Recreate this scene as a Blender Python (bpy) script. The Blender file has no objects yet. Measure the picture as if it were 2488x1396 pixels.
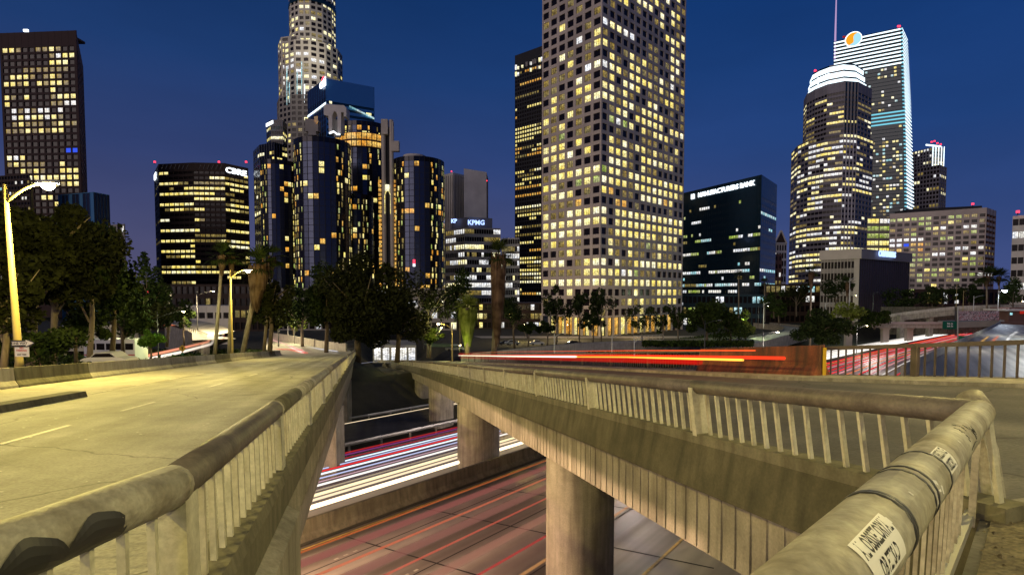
import bpy, math, random
import numpy as np
from mathutils import Vector, Matrix

random.seed(7)
RS = np.random.RandomState(7)
SC = bpy.context.scene
COL = SC.collection
R = math.radians

def lin(r, g, b):
    f = lambda c: (c/255/12.92) if c/255 <= .04045 else ((c/255+.055)/1.055)**2.4
    return (f(r), f(g), f(b), 1)

# ------------------------------------------------------------------ camera
F = 1280.0; PITCH = R(2.5); PW, PH = 2488, 1396
PCY = 712 + F*math.tan(PITCH)
cam_d = bpy.data.cameras.new('camera'); cam = bpy.data.objects.new('camera', cam_d); COL.objects.link(cam)
cam_d.sensor_fit = 'HORIZONTAL'; cam_d.sensor_width = 36; cam_d.lens = 36*F/PW
cam_d.shift_y = (PCY-PH/2)/PW
cam.location = (0, 0, 0); cam.rotation_euler = (R(90)-PITCH, 0, 0)
cam_d.clip_start = .05; cam_d.clip_end = 8000
SC.camera = cam
SC.render.resolution_x = 1024; SC.render.resolution_y = 574

# ------------------------------------------------------------------ dusk sky
w = bpy.data.worlds.new('World'); SC.world = w; w.use_nodes = True
nt = w.node_tree; nt.nodes.clear()
wo = nt.nodes.new('ShaderNodeOutputWorld'); bg = nt.nodes.new('ShaderNodeBackground')
tc = nt.nodes.new('ShaderNodeTexCoord'); sx = nt.nodes.new('ShaderNodeSeparateXYZ')
nt.links.new(tc.outputs['Generated'], sx.inputs[0])
cr = nt.nodes.new('ShaderNodeValToRGB'); el = cr.color_ramp.elements
el[0].position = 0.0; el[0].color = lin(88, 84, 114)
el[1].position = 1.0; el[1].color = lin(8, 34, 72)
for p, c in ((.10, (72, 76, 114)), (.22, (50, 65, 112)), (.36, (30, 59, 110)), (.50, (17, 50, 100))):
    e = el.new(p); e.color = lin(*c)
nt.links.new(sx.outputs['Z'], cr.inputs[0])
cr2 = nt.nodes.new('ShaderNodeValToRGB'); e2 = cr2.color_ramp.elements
e2[0].position = 0; e2[0].color = lin(70, 82, 132); e2[1].position = 1; e2[1].color = lin(10, 40, 84)
for p, c in ((.12, (50, 72, 126)), (.25, (32, 67, 127)), (.45, (17, 57, 118))):
    e = e2.new(p); e.color = lin(*c)
nt.links.new(sx.outputs['Z'], cr2.inputs[0])
mr = nt.nodes.new('ShaderNodeMapRange'); mr.inputs[1].default_value = -.3; mr.inputs[2].default_value = .7
nt.links.new(sx.outputs['X'], mr.inputs[0])
mx = nt.nodes.new('ShaderNodeMixRGB'); nt.links.new(mr.outputs[0], mx.inputs[0])
nt.links.new(cr.outputs[0], mx.inputs[1]); nt.links.new(cr2.outputs[0], mx.inputs[2])
tn = nt.nodes.new('ShaderNodeTexNoise'); tn.inputs['Scale'].default_value = 2.2; tn.inputs['Detail'].default_value = 5
mpn = nt.nodes.new('ShaderNodeMapping'); mpn.inputs['Scale'].default_value = (1, 1, 3.5); nt.links.new(tc.outputs['Generated'], mpn.inputs[0]); nt.links.new(mpn.outputs[0], tn.inputs[0])
mn = nt.nodes.new('ShaderNodeMapRange'); mn.inputs[1].default_value = .3; mn.inputs[2].default_value = .7; mn.inputs[3].default_value = .90; mn.inputs[4].default_value = 1.10; nt.links.new(tn.outputs['Fac'], mn.inputs[0])
vs = nt.nodes.new('ShaderNodeVectorMath'); vs.operation = 'SCALE'; nt.links.new(mx.outputs[0], vs.inputs[0]); nt.links.new(mn.outputs[0], vs.inputs['Scale'])
nt.links.new(vs.outputs[0], bg.inputs[0]); bg.inputs[1].default_value = 1.0
nt.links.new(bg.outputs[0], wo.inputs[0])

# low, very soft warm light: the glow of the city behind the camera
sl = bpy.data.lights.new('city_glow_sun', 'SUN'); sun = bpy.data.objects.new('city_glow_sun', sl); COL.objects.link(sun)
sl.energy = .85; sl.angle = R(40); sl.color = (1, .80, .72)
sun.rotation_euler = (R(74), 0, R(-38))

SC.view_settings.view_transform = 'Standard'; SC.view_settings.look = 'None'
SC.view_settings.exposure = 0; SC.view_settings.gamma = 1; SC.view_settings.use_curve_mapping = False
SC.render.engine = 'CYCLES'
SC.cycles.use_denoising = True; SC.cycles.use_light_tree = True
SC.cycles.max_bounces = 5; SC.cycles.diffuse_bounces = 3; SC.cycles.glossy_bounces = 3
SC.cycles.transparent_max_bounces = 24; SC.cycles.sample_clamp_indirect = 3; SC.cycles.caustics_reflective = False; SC.cycles.caustics_refractive = False

# ------------------------------------------------------------------ where a sight line meets a depth or a plane
CF = Vector((0, math.cos(PITCH), -math.sin(PITCH))); CU = Vector((0, math.sin(PITCH), math.cos(PITCH)))
def ray(px, py): return CF + Vector((1, 0, 0))*((px-1244)/F) + CU*((PCY-py)/F)
def at(px, py, Y):
    d = ray(px, py); return d*(Y/d.y)
def onplane(px, py, a, b=0, c=0):
    d = ray(px, py); return d*(a/(d.z-b*d.x-c*d.y))
def pxsize(p, s):
    return F*s/max(1, p.y)

# ------------------------------------------------------------------ materials
def mat(name):
    m = bpy.data.materials.new(name); m.use_nodes = True
    n = m.node_tree.nodes; b = n['Principled BSDF']
    return m, n, m.node_tree.links, b
def N(n, t, **k):
    x = n.new('ShaderNode'+t)
    for a, v in k.items(): setattr(x, a, v)
    return x
def rough_surface(name, c1, c2, scale=1.2, rough=.85, bump=.15, streak=0, c3=None, speck=0, stretch=(1, 1, 1), metallic=0, detail=6):
    m, n, l, b = mat(name)
    g = N(n, 'NewGeometry'); mp = N(n, 'Mapping'); mp.inputs['Scale'].default_value = stretch
    l.new(g.outputs['Position'], mp.inputs[0])
    t = N(n, 'TexNoise'); t.inputs['Scale'].default_value = scale; t.inputs['Detail'].default_value = detail; t.inputs['Roughness'].default_value = .65
    l.new(mp.outputs[0], t.inputs[0])
    r = N(n, 'ValToRGB'); r.color_ramp.elements[0].position = .34; r.color_ramp.elements[1].position = .66
    r.color_ramp.elements[0].color = c1; r.color_ramp.elements[1].color = c2
    l.new(t.outputs['Fac'], r.inputs[0]); out = r.outputs[0]
    if streak:
        mp2 = N(n, 'Mapping'); mp2.inputs['Scale'].default_value = (2.2, 2.2, .18); l.new(g.outputs['Position'], mp2.inputs[0])
        t2 = N(n, 'TexNoise'); t2.inputs['Scale'].default_value = 2.0; t2.inputs['Detail'].default_value = 5; l.new(mp2.outputs[0], t2.inputs[0])
        r2 = N(n, 'ValToRGB'); r2.color_ramp.elements[0].position = .42; r2.color_ramp.elements[1].position = .68
        r2.color_ramp.elements[0].color = (0, 0, 0, 1); r2.color_ramp.elements[1].color = (streak,)*3+(1,)
        l.new(t2.outputs['Fac'], r2.inputs[0])
        mm = N(n, 'MixRGB'); l.new(r2.outputs[0], mm.inputs[0]); l.new(out, mm.inputs[1]); mm.inputs[2].default_value = c3 or (.03, .025, .02, 1); out = mm.outputs[0]
    if speck:
        t3 = N(n, 'TexNoise'); t3.inputs['Scale'].default_value = 28; t3.inputs['Detail'].default_value = 3; l.new(g.outputs['Position'], t3.inputs[0])
        r3 = N(n, 'MapRange'); r3.inputs[1].default_value = .3; r3.inputs[2].default_value = .7; r3.inputs[3].default_value = 1-speck; r3.inputs[4].default_value = 1+speck
        l.new(t3.outputs['Fac'], r3.inputs[0])
        mm = N(n, 'VectorMath', operation='SCALE'); l.new(out, mm.inputs[0]); l.new(r3.outputs[0], mm.inputs['Scale']); out = mm.outputs[0]
    l.new(out, b.inputs['Base Color']); b.inputs['Roughness'].default_value = rough; b.inputs['Metallic'].default_value = metallic
    if bump:
        t4 = N(n, 'TexNoise'); t4.inputs['Scale'].default_value = scale*9; t4.inputs['Detail'].default_value = 8; l.new(g.outputs['Position'], t4.inputs[0])
        bp = N(n, 'Bump'); bp.inputs['Strength'].default_value = bump; bp.inputs['Distance'].default_value = .03
        l.new(t4.outputs['Fac'], bp.inputs['Height']); l.new(bp.outputs[0], b.inputs['Normal'])
    return m
def plain(name, c, rough=.6, metallic=0, var=.25, scale=.6):
    m, n, l, b = mat(name)
    g = N(n, 'NewGeometry'); t = N(n, 'TexNoise'); t.inputs['Scale'].default_value = scale; t.inputs['Detail'].default_value = 5
    l.new(g.outputs['Position'], t.inputs[0])
    r = N(n, 'MapRange'); r.inputs[1].default_value = .3; r.inputs[2].default_value = .7; r.inputs[3].default_value = 1-var; r.inputs[4].default_value = 1+var
    l.new(t.outputs['Fac'], r.inputs[0])
    mm = N(n, 'VectorMath', operation='SCALE'); mm.inputs[0].default_value = c[:3]; l.new(r.outputs[0], mm.inputs['Scale'])
    l.new(mm.outputs[0], b.inputs['Base Color']); b.inputs['Roughness'].default_value = rough; b.inputs['Metallic'].default_value = metallic
    return m
def emit(name, c, s, sample=False):
    m, n, l, b = mat(name); n.remove(b)
    e = N(n, 'Emission'); e.inputs[0].default_value = c; e.inputs[1].default_value = s
    l.new(e.outputs[0], n['Material Output'].inputs[0])
    m.cycles.emission_sampling = 'AUTO' if sample else 'NONE'
    return m
def lit_window(name, c1, c2, lo, hi, mull=3, scale=.55):
    """room light behind glass: uneven by room, brighter near the ceiling, mullions and blinds in front"""
    m, n, l, b = mat(name)
    g = N(n, 'NewGeometry'); uv = N(n, 'UVMap'); s = N(n, 'SeparateXYZ'); l.new(uv.outputs[0], s.inputs[0])
    t = N(n, 'TexNoise'); t.inputs['Scale'].default_value = scale; t.inputs['Detail'].default_value = 4; t.inputs['Roughness'].default_value = .7
    l.new(g.outputs['Position'], t.inputs[0])
    r = N(n, 'MapRange'); r.inputs[1].default_value = .33; r.inputs[2].default_value = .67; r.inputs[3].default_value = lo; r.inputs[4].default_value = hi
    l.new(t.outputs['Fac'], r.inputs[0])
    t2 = N(n, 'TexNoise'); t2.inputs['Scale'].default_value = scale*.45; l.new(g.outputs['Position'], t2.inputs[0])
    r2 = N(n, 'MapRange'); r2.inputs[1].default_value = .38; r2.inputs[2].default_value = .62; l.new(t2.outputs['Fac'], r2.inputs[0])
    mm = N(n, 'MixRGB'); mm.inputs[1].default_value = c1; mm.inputs[2].default_value = c2; l.new(r2.outputs[0], mm.inputs[0])
    a = N(n, 'Math', operation='MULTIPLY'); a.inputs[1].default_value = mull; l.new(s.outputs['X'], a.inputs[0])
    fr = N(n, 'Math', operation='FRACT'); l.new(a.outputs[0], fr.inputs[0])
    pp = N(n, 'Math', operation='PINGPONG'); pp.inputs[1].default_value = .5; l.new(fr.outputs[0], pp.inputs[0])
    ml = N(n, 'MapRange'); ml.inputs[1].default_value = .05; ml.inputs[2].default_value = .09; ml.inputs[3].default_value = .25; ml.inputs[4].default_value = 1; l.new(pp.outputs[0], ml.inputs[0])
    vt = N(n, 'MapRange'); vt.inputs[3].default_value = .62; vt.inputs[4].default_value = 1.12; l.new(s.outputs['Y'], vt.inputs[0])
    x1 = N(n, 'Math', operation='MULTIPLY'); l.new(r.outputs[0], x1.inputs[0]); l.new(ml.outputs[0], x1.inputs[1])
    mpf = N(n, 'Mapping'); mpf.inputs['Scale'].default_value = (1, 1, 2.2); l.new(g.outputs['Position'], mpf.inputs[0])
    t5 = N(n, 'TexNoise'); t5.inputs['Scale'].default_value = 1.5; t5.inputs['Detail'].default_value = 3; l.new(mpf.outputs[0], t5.inputs[0])
    r5 = N(n, 'MapRange'); r5.inputs[1].default_value = .3; r5.inputs[2].default_value = .68; r5.inputs[3].default_value = .35; r5.inputs[4].default_value = 1.75; l.new(t5.outputs['Fac'], r5.inputs[0])
    x0 = N(n, 'Math', operation='MULTIPLY'); l.new(x1.outputs[0], x0.inputs[0]); l.new(r5.outputs[0], x0.inputs[1])
    x2 = N(n, 'Math', operation='MULTIPLY'); l.new(x0.outputs[0], x2.inputs[0]); l.new(vt.outputs[0], x2.inputs[1])
    b.inputs['Base Color'].default_value = (.02, .02, .025, 1); b.inputs['Roughness'].default_value = .12
    l.new(mm.outputs[0], b.inputs['Emission Color']); l.new(x2.outputs[0], b.inputs['Emission Strength'])
    m.cycles.emission_sampling = 'NONE'
    return m
def glass(name, c, rough=.12, spec=.5, metallic=.0):
    m, n, l, b = mat(name)
    b.inputs['Base Color'].default_value = c; b.inputs['Roughness'].default_value = rough; b.inputs['Metallic'].default_value = metallic
    b.inputs['Specular IOR Level'].default_value = spec
    g = N(n, 'NewGeometry'); t = N(n, 'TexNoise'); t.inputs['Scale'].default_value = .35; t.inputs['Detail'].default_value = 3
    l.new(g.outputs['Position'], t.inputs[0]); bp = N(n, 'Bump'); bp.inputs['Strength'].default_value = .15; bp.inputs['Distance'].default_value = .1
    l.new(t.outputs['Fac'], bp.inputs['Height']); l.new(bp.outputs[0], b.inputs['Normal'])
    return m

M = {}
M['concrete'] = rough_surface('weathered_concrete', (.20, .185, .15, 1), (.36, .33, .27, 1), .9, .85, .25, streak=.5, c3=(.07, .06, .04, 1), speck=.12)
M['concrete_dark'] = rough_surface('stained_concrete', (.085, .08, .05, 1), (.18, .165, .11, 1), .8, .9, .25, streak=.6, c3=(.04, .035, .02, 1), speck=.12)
M['concrete_pale'] = rough_surface('pale_concrete', (.30, .28, .24, 1), (.46, .43, .37, 1), .7, .85, .2, streak=.35, c3=(.13, .11, .08, 1), speck=.1)
M['rail'] = rough_surface('rail_cream_paint', (.24, .22, .17, 1), (.44, .42, .34, 1), 2.6, .6, .3, streak=.6, c3=(.11, .085, .05, 1), speck=.2)
M['road'] = rough_surface('deck_road_surface', (.25, .24, .20, 1), (.38, .36, .31, 1), .35, .75, .35, speck=.2, stretch=(1.6, .35, 1))
M['road_dark'] = rough_surface('asphalt', (.05, .048, .048, 1), (.095, .088, .085, 1), .4, .7, .35, speck=.25, stretch=(1.5, .3, 1))
M['freeway'] = rough_surface('freeway_concrete', (.20, .18, .16, 1), (.32, .29, .26, 1), .22, .5, .2, speck=.15)
def worn_road(name, c0, c1, rot, cells=.16):
    m, n, l, b = mat(name); g_ = N(n, 'NewGeometry')
    mp = N(n, 'Mapping'); mp.inputs['Rotation'].default_value = (0, 0, rot); l.new(g_.outputs['Position'], mp.inputs[0])
    mp2 = N(n, 'Mapping'); mp2.inputs['Scale'].default_value = (.02, .8, .05); l.new(mp.outputs[0], mp2.inputs[0])
    t_ = N(n, 'TexNoise'); t_.inputs['Detail'].default_value = 4; t_.inputs['Scale'].default_value = 1; l.new(mp2.outputs[0], t_.inputs[0])
    r_ = N(n, 'ValToRGB'); r_.color_ramp.elements[0].position = .36; r_.color_ramp.elements[1].position = .64; r_.color_ramp.elements[0].color = c0; r_.color_ramp.elements[1].color = c1; l.new(t_.outputs['Fac'], r_.inputs[0])
    t2 = N(n, 'TexNoise'); t2.inputs['Scale'].default_value = .5; t2.inputs['Detail'].default_value = 8; t2.inputs['Roughness'].default_value = .7; l.new(g_.outputs['Position'], t2.inputs[0])
    q_ = N(n, 'MapRange'); q_.inputs[1].default_value = .32; q_.inputs[2].default_value = .68; q_.inputs[3].default_value = .62; q_.inputs[4].default_value = 1.3; l.new(t2.outputs['Fac'], q_.inputs[0])
    v_ = N(n, 'VectorMath', operation='SCALE'); l.new(r_.outputs[0], v_.inputs[0]); l.new(q_.outputs[0], v_.inputs['Scale'])
    # wandering cracks
    tw = N(n, 'TexNoise'); tw.inputs['Scale'].default_value = 1.1; tw.inputs['Detail'].default_value = 4; l.new(g_.outputs['Position'], tw.inputs[0])
    mw = N(n, 'MixRGB', blend_type='LINEAR_LIGHT'); mw.inputs[0].default_value = .35; l.new(g_.outputs['Position'], mw.inputs[1]); l.new(tw.outputs['Color'], mw.inputs[2])
    vo = N(n, 'TexVoronoi', feature='DISTANCE_TO_EDGE'); vo.inputs['Scale'].default_value = cells; l.new(mw.outputs[0], vo.inputs[0])
    cm = N(n, 'MapRange'); cm.inputs[1].default_value = .002; cm.inputs[2].default_value = .006; cm.inputs[3].default_value = .45; cm.inputs[4].default_value = 1; l.new(vo.outputs['Distance'], cm.inputs[0])
    t3 = N(n, 'TexNoise'); t3.inputs['Scale'].default_value = 24; t3.inputs['Detail'].default_value = 3; l.new(g_.outputs['Position'], t3.inputs[0])
    s3 = N(n, 'MapRange'); s3.inputs[1].default_value = .3; s3.inputs[2].default_value = .7; s3.inputs[3].default_value = .75; s3.inputs[4].default_value = 1.25; l.new(t3.outputs['Fac'], s3.inputs[0])
    mm_ = N(n, 'Math', operation='MULTIPLY'); l.new(cm.outputs[0], mm_.inputs[0]); l.new(s3.outputs[0], mm_.inputs[1])
    v2 = N(n, 'VectorMath', operation='SCALE'); l.new(v_.outputs[0], v2.inputs[0]); l.new(mm_.outputs[0], v2.inputs['Scale']); l.new(v2.outputs[0], b.inputs['Base Color'])
    bp = N(n, 'Bump'); bp.inputs['Strength'].default_value = .3; bp.inputs['Distance'].default_value = .02; l.new(t3.outputs['Fac'], bp.inputs['Height']); l.new(bp.outputs[0], b.inputs['Normal'])
    b.inputs['Roughness'].default_value = .72
    return m
M['road'] = worn_road('deck_road_surface', (.21, .20, .165, 1), (.42, .40, .34, 1), R(-106))
M['road_dark'] = worn_road('asphalt', (.045, .042, .04, 1), (.11, .10, .095, 1), R(-104))
m, n, l, b = mat('freeway_light_bands'); g_ = N(n, 'NewGeometry')
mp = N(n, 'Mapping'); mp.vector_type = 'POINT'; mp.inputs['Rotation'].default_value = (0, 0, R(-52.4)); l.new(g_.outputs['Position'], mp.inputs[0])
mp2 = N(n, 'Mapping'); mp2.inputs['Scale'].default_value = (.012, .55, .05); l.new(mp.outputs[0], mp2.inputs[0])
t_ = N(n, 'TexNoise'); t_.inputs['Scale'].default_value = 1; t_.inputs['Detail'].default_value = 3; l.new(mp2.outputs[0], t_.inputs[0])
r_ = N(n, 'ValToRGB'); r_.color_ramp.elements[0].position = .36; r_.color_ramp.elements[1].position = .66; r_.color_ramp.elements[0].color = (.11, .095, .08, 1); r_.color_ramp.elements[1].color = (.50, .45, .39, 1); l.new(t_.outputs['Fac'], r_.inputs[0])  # lighter bands along the lanes: reflected traffic light painted into the colour
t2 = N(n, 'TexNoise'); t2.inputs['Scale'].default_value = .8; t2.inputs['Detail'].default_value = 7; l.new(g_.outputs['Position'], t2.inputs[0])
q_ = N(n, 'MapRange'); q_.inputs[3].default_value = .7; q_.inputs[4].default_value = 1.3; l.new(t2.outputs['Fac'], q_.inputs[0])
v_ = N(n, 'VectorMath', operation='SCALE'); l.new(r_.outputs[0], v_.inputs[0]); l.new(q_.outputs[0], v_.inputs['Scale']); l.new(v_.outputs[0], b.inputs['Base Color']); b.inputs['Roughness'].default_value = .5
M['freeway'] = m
M['tube_dark'] = rough_surface('dark_weathered_tube', (.075, .062, .055, 1), (.16, .135, .11, 1), 2.4, .55, .25, streak=.4, speck=.15)
M['baluster'] = rough_surface('cream_baluster_paint', (.36, .35, .26, 1), (.56, .54, .42, 1), 4, .6, .15, streak=.35, c3=(.22, .16, .07, 1), speck=.1)
M['fascia'] = rough_surface('shaded_stained_fascia', (.045, .042, .022, 1), (.11, .10, .06, 1), .8, .9, .25, streak=.6, c3=(.02, .02, .01, 1), speck=.12)  # stained concrete darkened: the shade on its inclined face is in the colour
M['rail_dark'] = plain('weathered_dark_rail', (.10, .075, .062), .6, var=.3, scale=3)
M['paint'] = plain('worn_white_paint', (.62, .6, .52), .6, var=.3, scale=6)
M['paint_y'] = plain('worn_yellow_paint', (.55, .38, .08), .6, var=.3, scale=6)
M['seam'] = plain('road_seam', (.035, .03, .03), .8)
M['dirt'] = rough_surface('dry_dirt', (.08, .065, .04, 1), (.20, .17, .11, 1), 2.5, .95, .8, speck=.4)
M['soil'] = rough_surface('dark_ground', (.02, .022, .012, 1), (.05, .048, .03, 1), .3, .95, .3)
M['grass'] = plain('lawn', (.05, .11, .02), .9, var=.4, scale=3)
M['red_lit_wall'] = rough_surface('red_lit_barrier', (.09, .025, .012, 1), (.27, .08, .035, 1), .9, .8, .3, streak=.9, c3=(.05, .025, .015, 1), speck=.2)  # red traffic glow put into the base colour, dirt streaks over it
M['steel'] = plain('galvanised_steel', (.35, .35, .33), .45, .6)
M['yellow_pole'] = plain('street_lamp_pole_concrete', (.30, .235, .09), .6, var=.12)
M['white_pole'] = plain('pale_pole', (.55, .55, .5), .5, var=.1)
M['dark_metal'] = plain('dark_metal', (.03, .03, .03), .5)
M['black'] = plain('black_paint', (.012, .012, .012), .6)
M['white'] = plain('white_sheet', (.75, .74, .7), .6, var=.08)
M['red_print'] = plain('red_print', (.55, .05, .05), .6, var=.1)
M['sign_green'] = plain('sign_green', (.0, .10, .05), .5, var=.1)
M['sign_yellow'] = plain('sign_yellow', (.45, .28, .02), .5, var=.1)
M['bark'] = rough_surface('bark', (.06, .045, .03, 1), (.16, .12, .08, 1), 3, .95, .5, stretch=(1, 1, .3))
M['bark_pale'] = rough_surface('pale_bark', (.12, .095, .065, 1), (.26, .21, .15, 1), 2, .95, .4, stretch=(1, 1, .3))
def leafm(name, a, b_):
    m, n, l, b = mat(name)
    g = N(n, 'NewGeometry'); t = N(n, 'TexNoise'); t.inputs['Scale'].default_value = .8; t.inputs['Detail'].default_value = 6
    l.new(g.outputs['Position'], t.inputs[0]); r = N(n, 'ValToRGB'); r.color_ramp.elements[0].position = .35; r.color_ramp.elements[1].position = .65
    r.color_ramp.elements[0].color = a; r.color_ramp.elements[1].color = b_; l.new(t.outputs['Fac'], r.inputs[0]); l.new(r.outputs[0], b.inputs['Base Color'])
    b.inputs['Roughness'].default_value = 1; b.inputs['Specular IOR Level'].default_value = .08; return m
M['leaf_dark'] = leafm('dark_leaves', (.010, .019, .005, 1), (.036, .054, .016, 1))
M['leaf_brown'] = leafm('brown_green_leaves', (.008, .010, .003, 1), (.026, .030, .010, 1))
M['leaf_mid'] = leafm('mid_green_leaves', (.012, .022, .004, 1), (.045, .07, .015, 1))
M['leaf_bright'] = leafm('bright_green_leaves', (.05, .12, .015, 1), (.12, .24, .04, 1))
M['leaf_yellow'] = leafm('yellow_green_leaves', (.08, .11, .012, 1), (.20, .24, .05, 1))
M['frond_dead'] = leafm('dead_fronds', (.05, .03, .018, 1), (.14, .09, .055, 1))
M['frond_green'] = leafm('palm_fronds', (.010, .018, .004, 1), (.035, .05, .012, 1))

Yw = lambda k: None
M['w_yellow'] = lit_window('lit_window_yellow', (1, .78, .16, 1), (1, .88, .40, 1), .75, 1.5)
M['w_bright'] = lit_window('lit_window_bright', (1, .88, .36, 1), (1, .95, .68, 1), .8, 1.7)
M['w_dim'] = lit_window('lit_window_dim', (.9, .62, .12, 1), (.8, .65, .25, 1), .06, .5)
M['w_white'] = lit_window('lit_window_white', (.9, .93, 1, 1), (1, .95, .85, 1), .5, 1.5)
M['w_orange'] = lit_window('lit_window_orange', (1, .42, .04, 1), (1, .62, .14, 1), .4, 1.2, mull=2)
M['w_green'] = lit_window('lit_window_green', (.6, .8, .12, 1), (.9, .95, .4, 1), .15, .9)
M['w_dark'] = glass('dark_window_glass', (.010, .007, .007, 1), .2, .25)
M['w_blue'] = emit('lit_window_blue', (.05, .12, 1, 1), .9)
M['w_teal'] = lit_window('lit_window_teal', (.4, .9, 1, 1), (.8, 1, 1, 1), .3, 1.2)
M['w_red'] = emit('lit_window_red', (1, .05, .03, 1), .35)
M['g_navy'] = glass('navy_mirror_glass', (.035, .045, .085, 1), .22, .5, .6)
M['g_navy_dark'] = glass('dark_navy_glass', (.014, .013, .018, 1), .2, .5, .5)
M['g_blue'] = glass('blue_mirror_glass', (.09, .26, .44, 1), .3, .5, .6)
M['g_teal'] = glass('teal_glass', (.010, .045, .06, 1), .15, .35, .0)
M['g_tealdark'] = glass('dark_teal_glass', (.006, .02, .03, 1), .12, .6)
M['white_glow'] = emit('white_strip_light', (.75, .92, 1, 1), 2.2)
M['cyan_glow'] = emit('cyan_strip_light', (.25, .8, 1, 1), .9)
M['sign_glow'] = emit('sign_white', (.85, .93, 1, 1), 2.6)
M['sign_blue'] = emit('sign_blue_white', (.35, .5, 1, 1), 2.2)
M['red_beacon'] = emit('red_beacon', (1, .04, .08, 1), 3)
M['sodium'] = emit('sodium_lamp_glass', (1, .80, .42, 1), 40)
M['led'] = emit('white_lamp_glass', (.8, .9, 1, 1), 30)
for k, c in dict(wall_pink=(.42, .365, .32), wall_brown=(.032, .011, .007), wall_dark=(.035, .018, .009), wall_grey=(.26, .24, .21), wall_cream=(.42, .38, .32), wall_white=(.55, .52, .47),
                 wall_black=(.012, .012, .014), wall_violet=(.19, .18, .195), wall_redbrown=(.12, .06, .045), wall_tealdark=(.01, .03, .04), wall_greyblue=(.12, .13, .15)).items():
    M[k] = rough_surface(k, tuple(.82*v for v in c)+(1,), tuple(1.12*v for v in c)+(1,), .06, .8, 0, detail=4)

# ------------------------------------------------------------------ mesh helpers
WO = {}
class MB:
    def __init__(s): s.v = []; s.f = []; s.m = []; s.uv = []; s.mi = {}; s.mats = []; s.k = 0
    def slot(s, m):
        if m not in s.mi: s.mi[m] = len(s.mats); s.mats.append(m)
        return s.mi[m]
    def face(s, pts, m, uv=None):
        i = len(s.v); s.v.extend([tuple(p) for p in pts]); s.f.append(tuple(range(i, i+len(pts)))); s.m.append(s.slot(m))
        s.uv.append(uv or [(0, 0), (1, 0), (1, 1), (0, 1)][:len(pts)] if len(pts) <= 4 else [(0, 0)]*len(pts))
    def box(s, a, dx, dy, dz, m):
        """box from corner a with edge vectors"""
        a, dx, dy, dz = Vector(a), Vector(dx), Vector(dy), Vector(dz)
        p = [a, a+dx, a+dx+dy, a+dy, a+dz, a+dx+dz, a+dx+dy+dz, a+dy+dz]
        for q in ((0, 3, 2, 1), (4, 5, 6, 7), (0, 1, 5, 4), (1, 2, 6, 5), (2, 3, 7, 6), (3, 0, 4, 7)): s.face([p[k] for k in q], m)
    def cbox(s, c, sx, sy, sz, m, rz=0):
        c = Vector(c); ex = Vector((math.cos(rz), math.sin(rz), 0))*sx; ey = Vector((-math.sin(rz), math.cos(rz), 0))*sy; ez = Vector((0, 0, sz))
        s.box(c-ex/2-ey/2, ex, ey, ez, m)
    def tube(s, pts, r, m, n=8, caps=True, smooth=True):
        pts = [Vector(p) for p in pts]; rr = r if isinstance(r, (list, tuple)) else [r]*len(pts)
        base = len(s.v); ref = None
        for i, p in enumerate(pts):
            d = (pts[min(i+1, len(pts)-1)]-pts[max(i-1, 0)]).normalized()
            if ref is None: ref = d.cross(Vector((0, 0, 1)) if abs(d.z) < .9 else Vector((1, 0, 0))).normalized()
            a = (ref-d*ref.dot(d)).normalized(); ref = a; b = d.cross(a)
            for k in range(n):
                t = 2*math.pi*k/n; s.v.append(tuple(p+(a*math.cos(t)+b*math.sin(t))*rr[i]))
        sl_ = s.slot(m)
        for i in range(len(pts)-1):
            for k in range(n):
                a0 = base+i*n+k; a1 = base+i*n+(k+1) % n
                s.f.append((a0, a1, a1+n, a0+n)); s.m.append(sl_); s.uv.append([(0, 0), (1, 0), (1, 1), (0, 1)])
        if caps:
            s.f.append(tuple(base+k for k in reversed(range(n)))); s.m.append(sl_); s.uv.append([(0, 0)]*n)
            e = base+(len(pts)-1)*n; s.f.append(tuple(e+k for k in range(n))); s.m.append(sl_); s.uv.append([(0, 0)]*n)
    def prism(s, prof, frames, m):
        """extrude a closed profile [(a,b)] along frames [(origin, avec, bvec)]"""
        n = len(prof); base = len(s.v); sl_ = s.slot(m)
        for (o, a, b) in frames:
            for (u, v) in prof: s.v.append(tuple(Vector(o)+Vector(a)*u+Vector(b)*v))
        for i in range(len(frames)-1):
            for k in range(n):
                a0 = base+i*n+k; a1 = base+i*n+(k+1) % n
                s.f.append((a0, a1, a1+n, a0+n)); s.m.append(sl_); s.uv.append([(0, 0), (1, 0), (1, 1), (0, 1)])
        s.f.append(tuple(base+k for k in reversed(range(n)))); s.m.append(sl_); s.uv.append([(0, 0)]*n)
        e = base+(len(frames)-1)*n; s.f.append(tuple(e+k for k in range(n))); s.m.append(sl_); s.uv.append([(0, 0)]*n)
    def mesh(s, name, origin=(0, 0, 0), smooth=False, uv=True):
        me = bpy.data.meshes.new(name); o = Vector(origin)
        me.from_pydata([(p[0]-o.x, p[1]-o.y, p[2]-o.z) for p in s.v], [], s.f)
        for m in s.mats: me.materials.append(M[m] if isinstance(m, str) else m)
        me.polygons.foreach_set('material_index', s.m)
        if uv:
            u = me.uv_layers.new(name='UVMap'); flat = [c for fuv in s.uv for q in fuv for c in q]; u.data.foreach_set('uv', flat)
        if smooth: me.polygons.foreach_set('use_smooth', [True]*len(s.f))
        me.update(); return me
    def build(s, name, parent=None, smooth=False, kind=None, origin=None, label=None, cat=None, group=None):
        o0 = WO[parent.name] if parent else Vector(origin if origin is not None else (0, 0, 0))
        ob = bpy.data.objects.new(name, s.mesh(name, o0, smooth)); COL.objects.link(ob)
        if parent: ob.parent = parent
        else: ob.location = o0
        WO[ob.name] = Vector(o0)
        tag(ob, label, cat, group, kind); return ob
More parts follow.
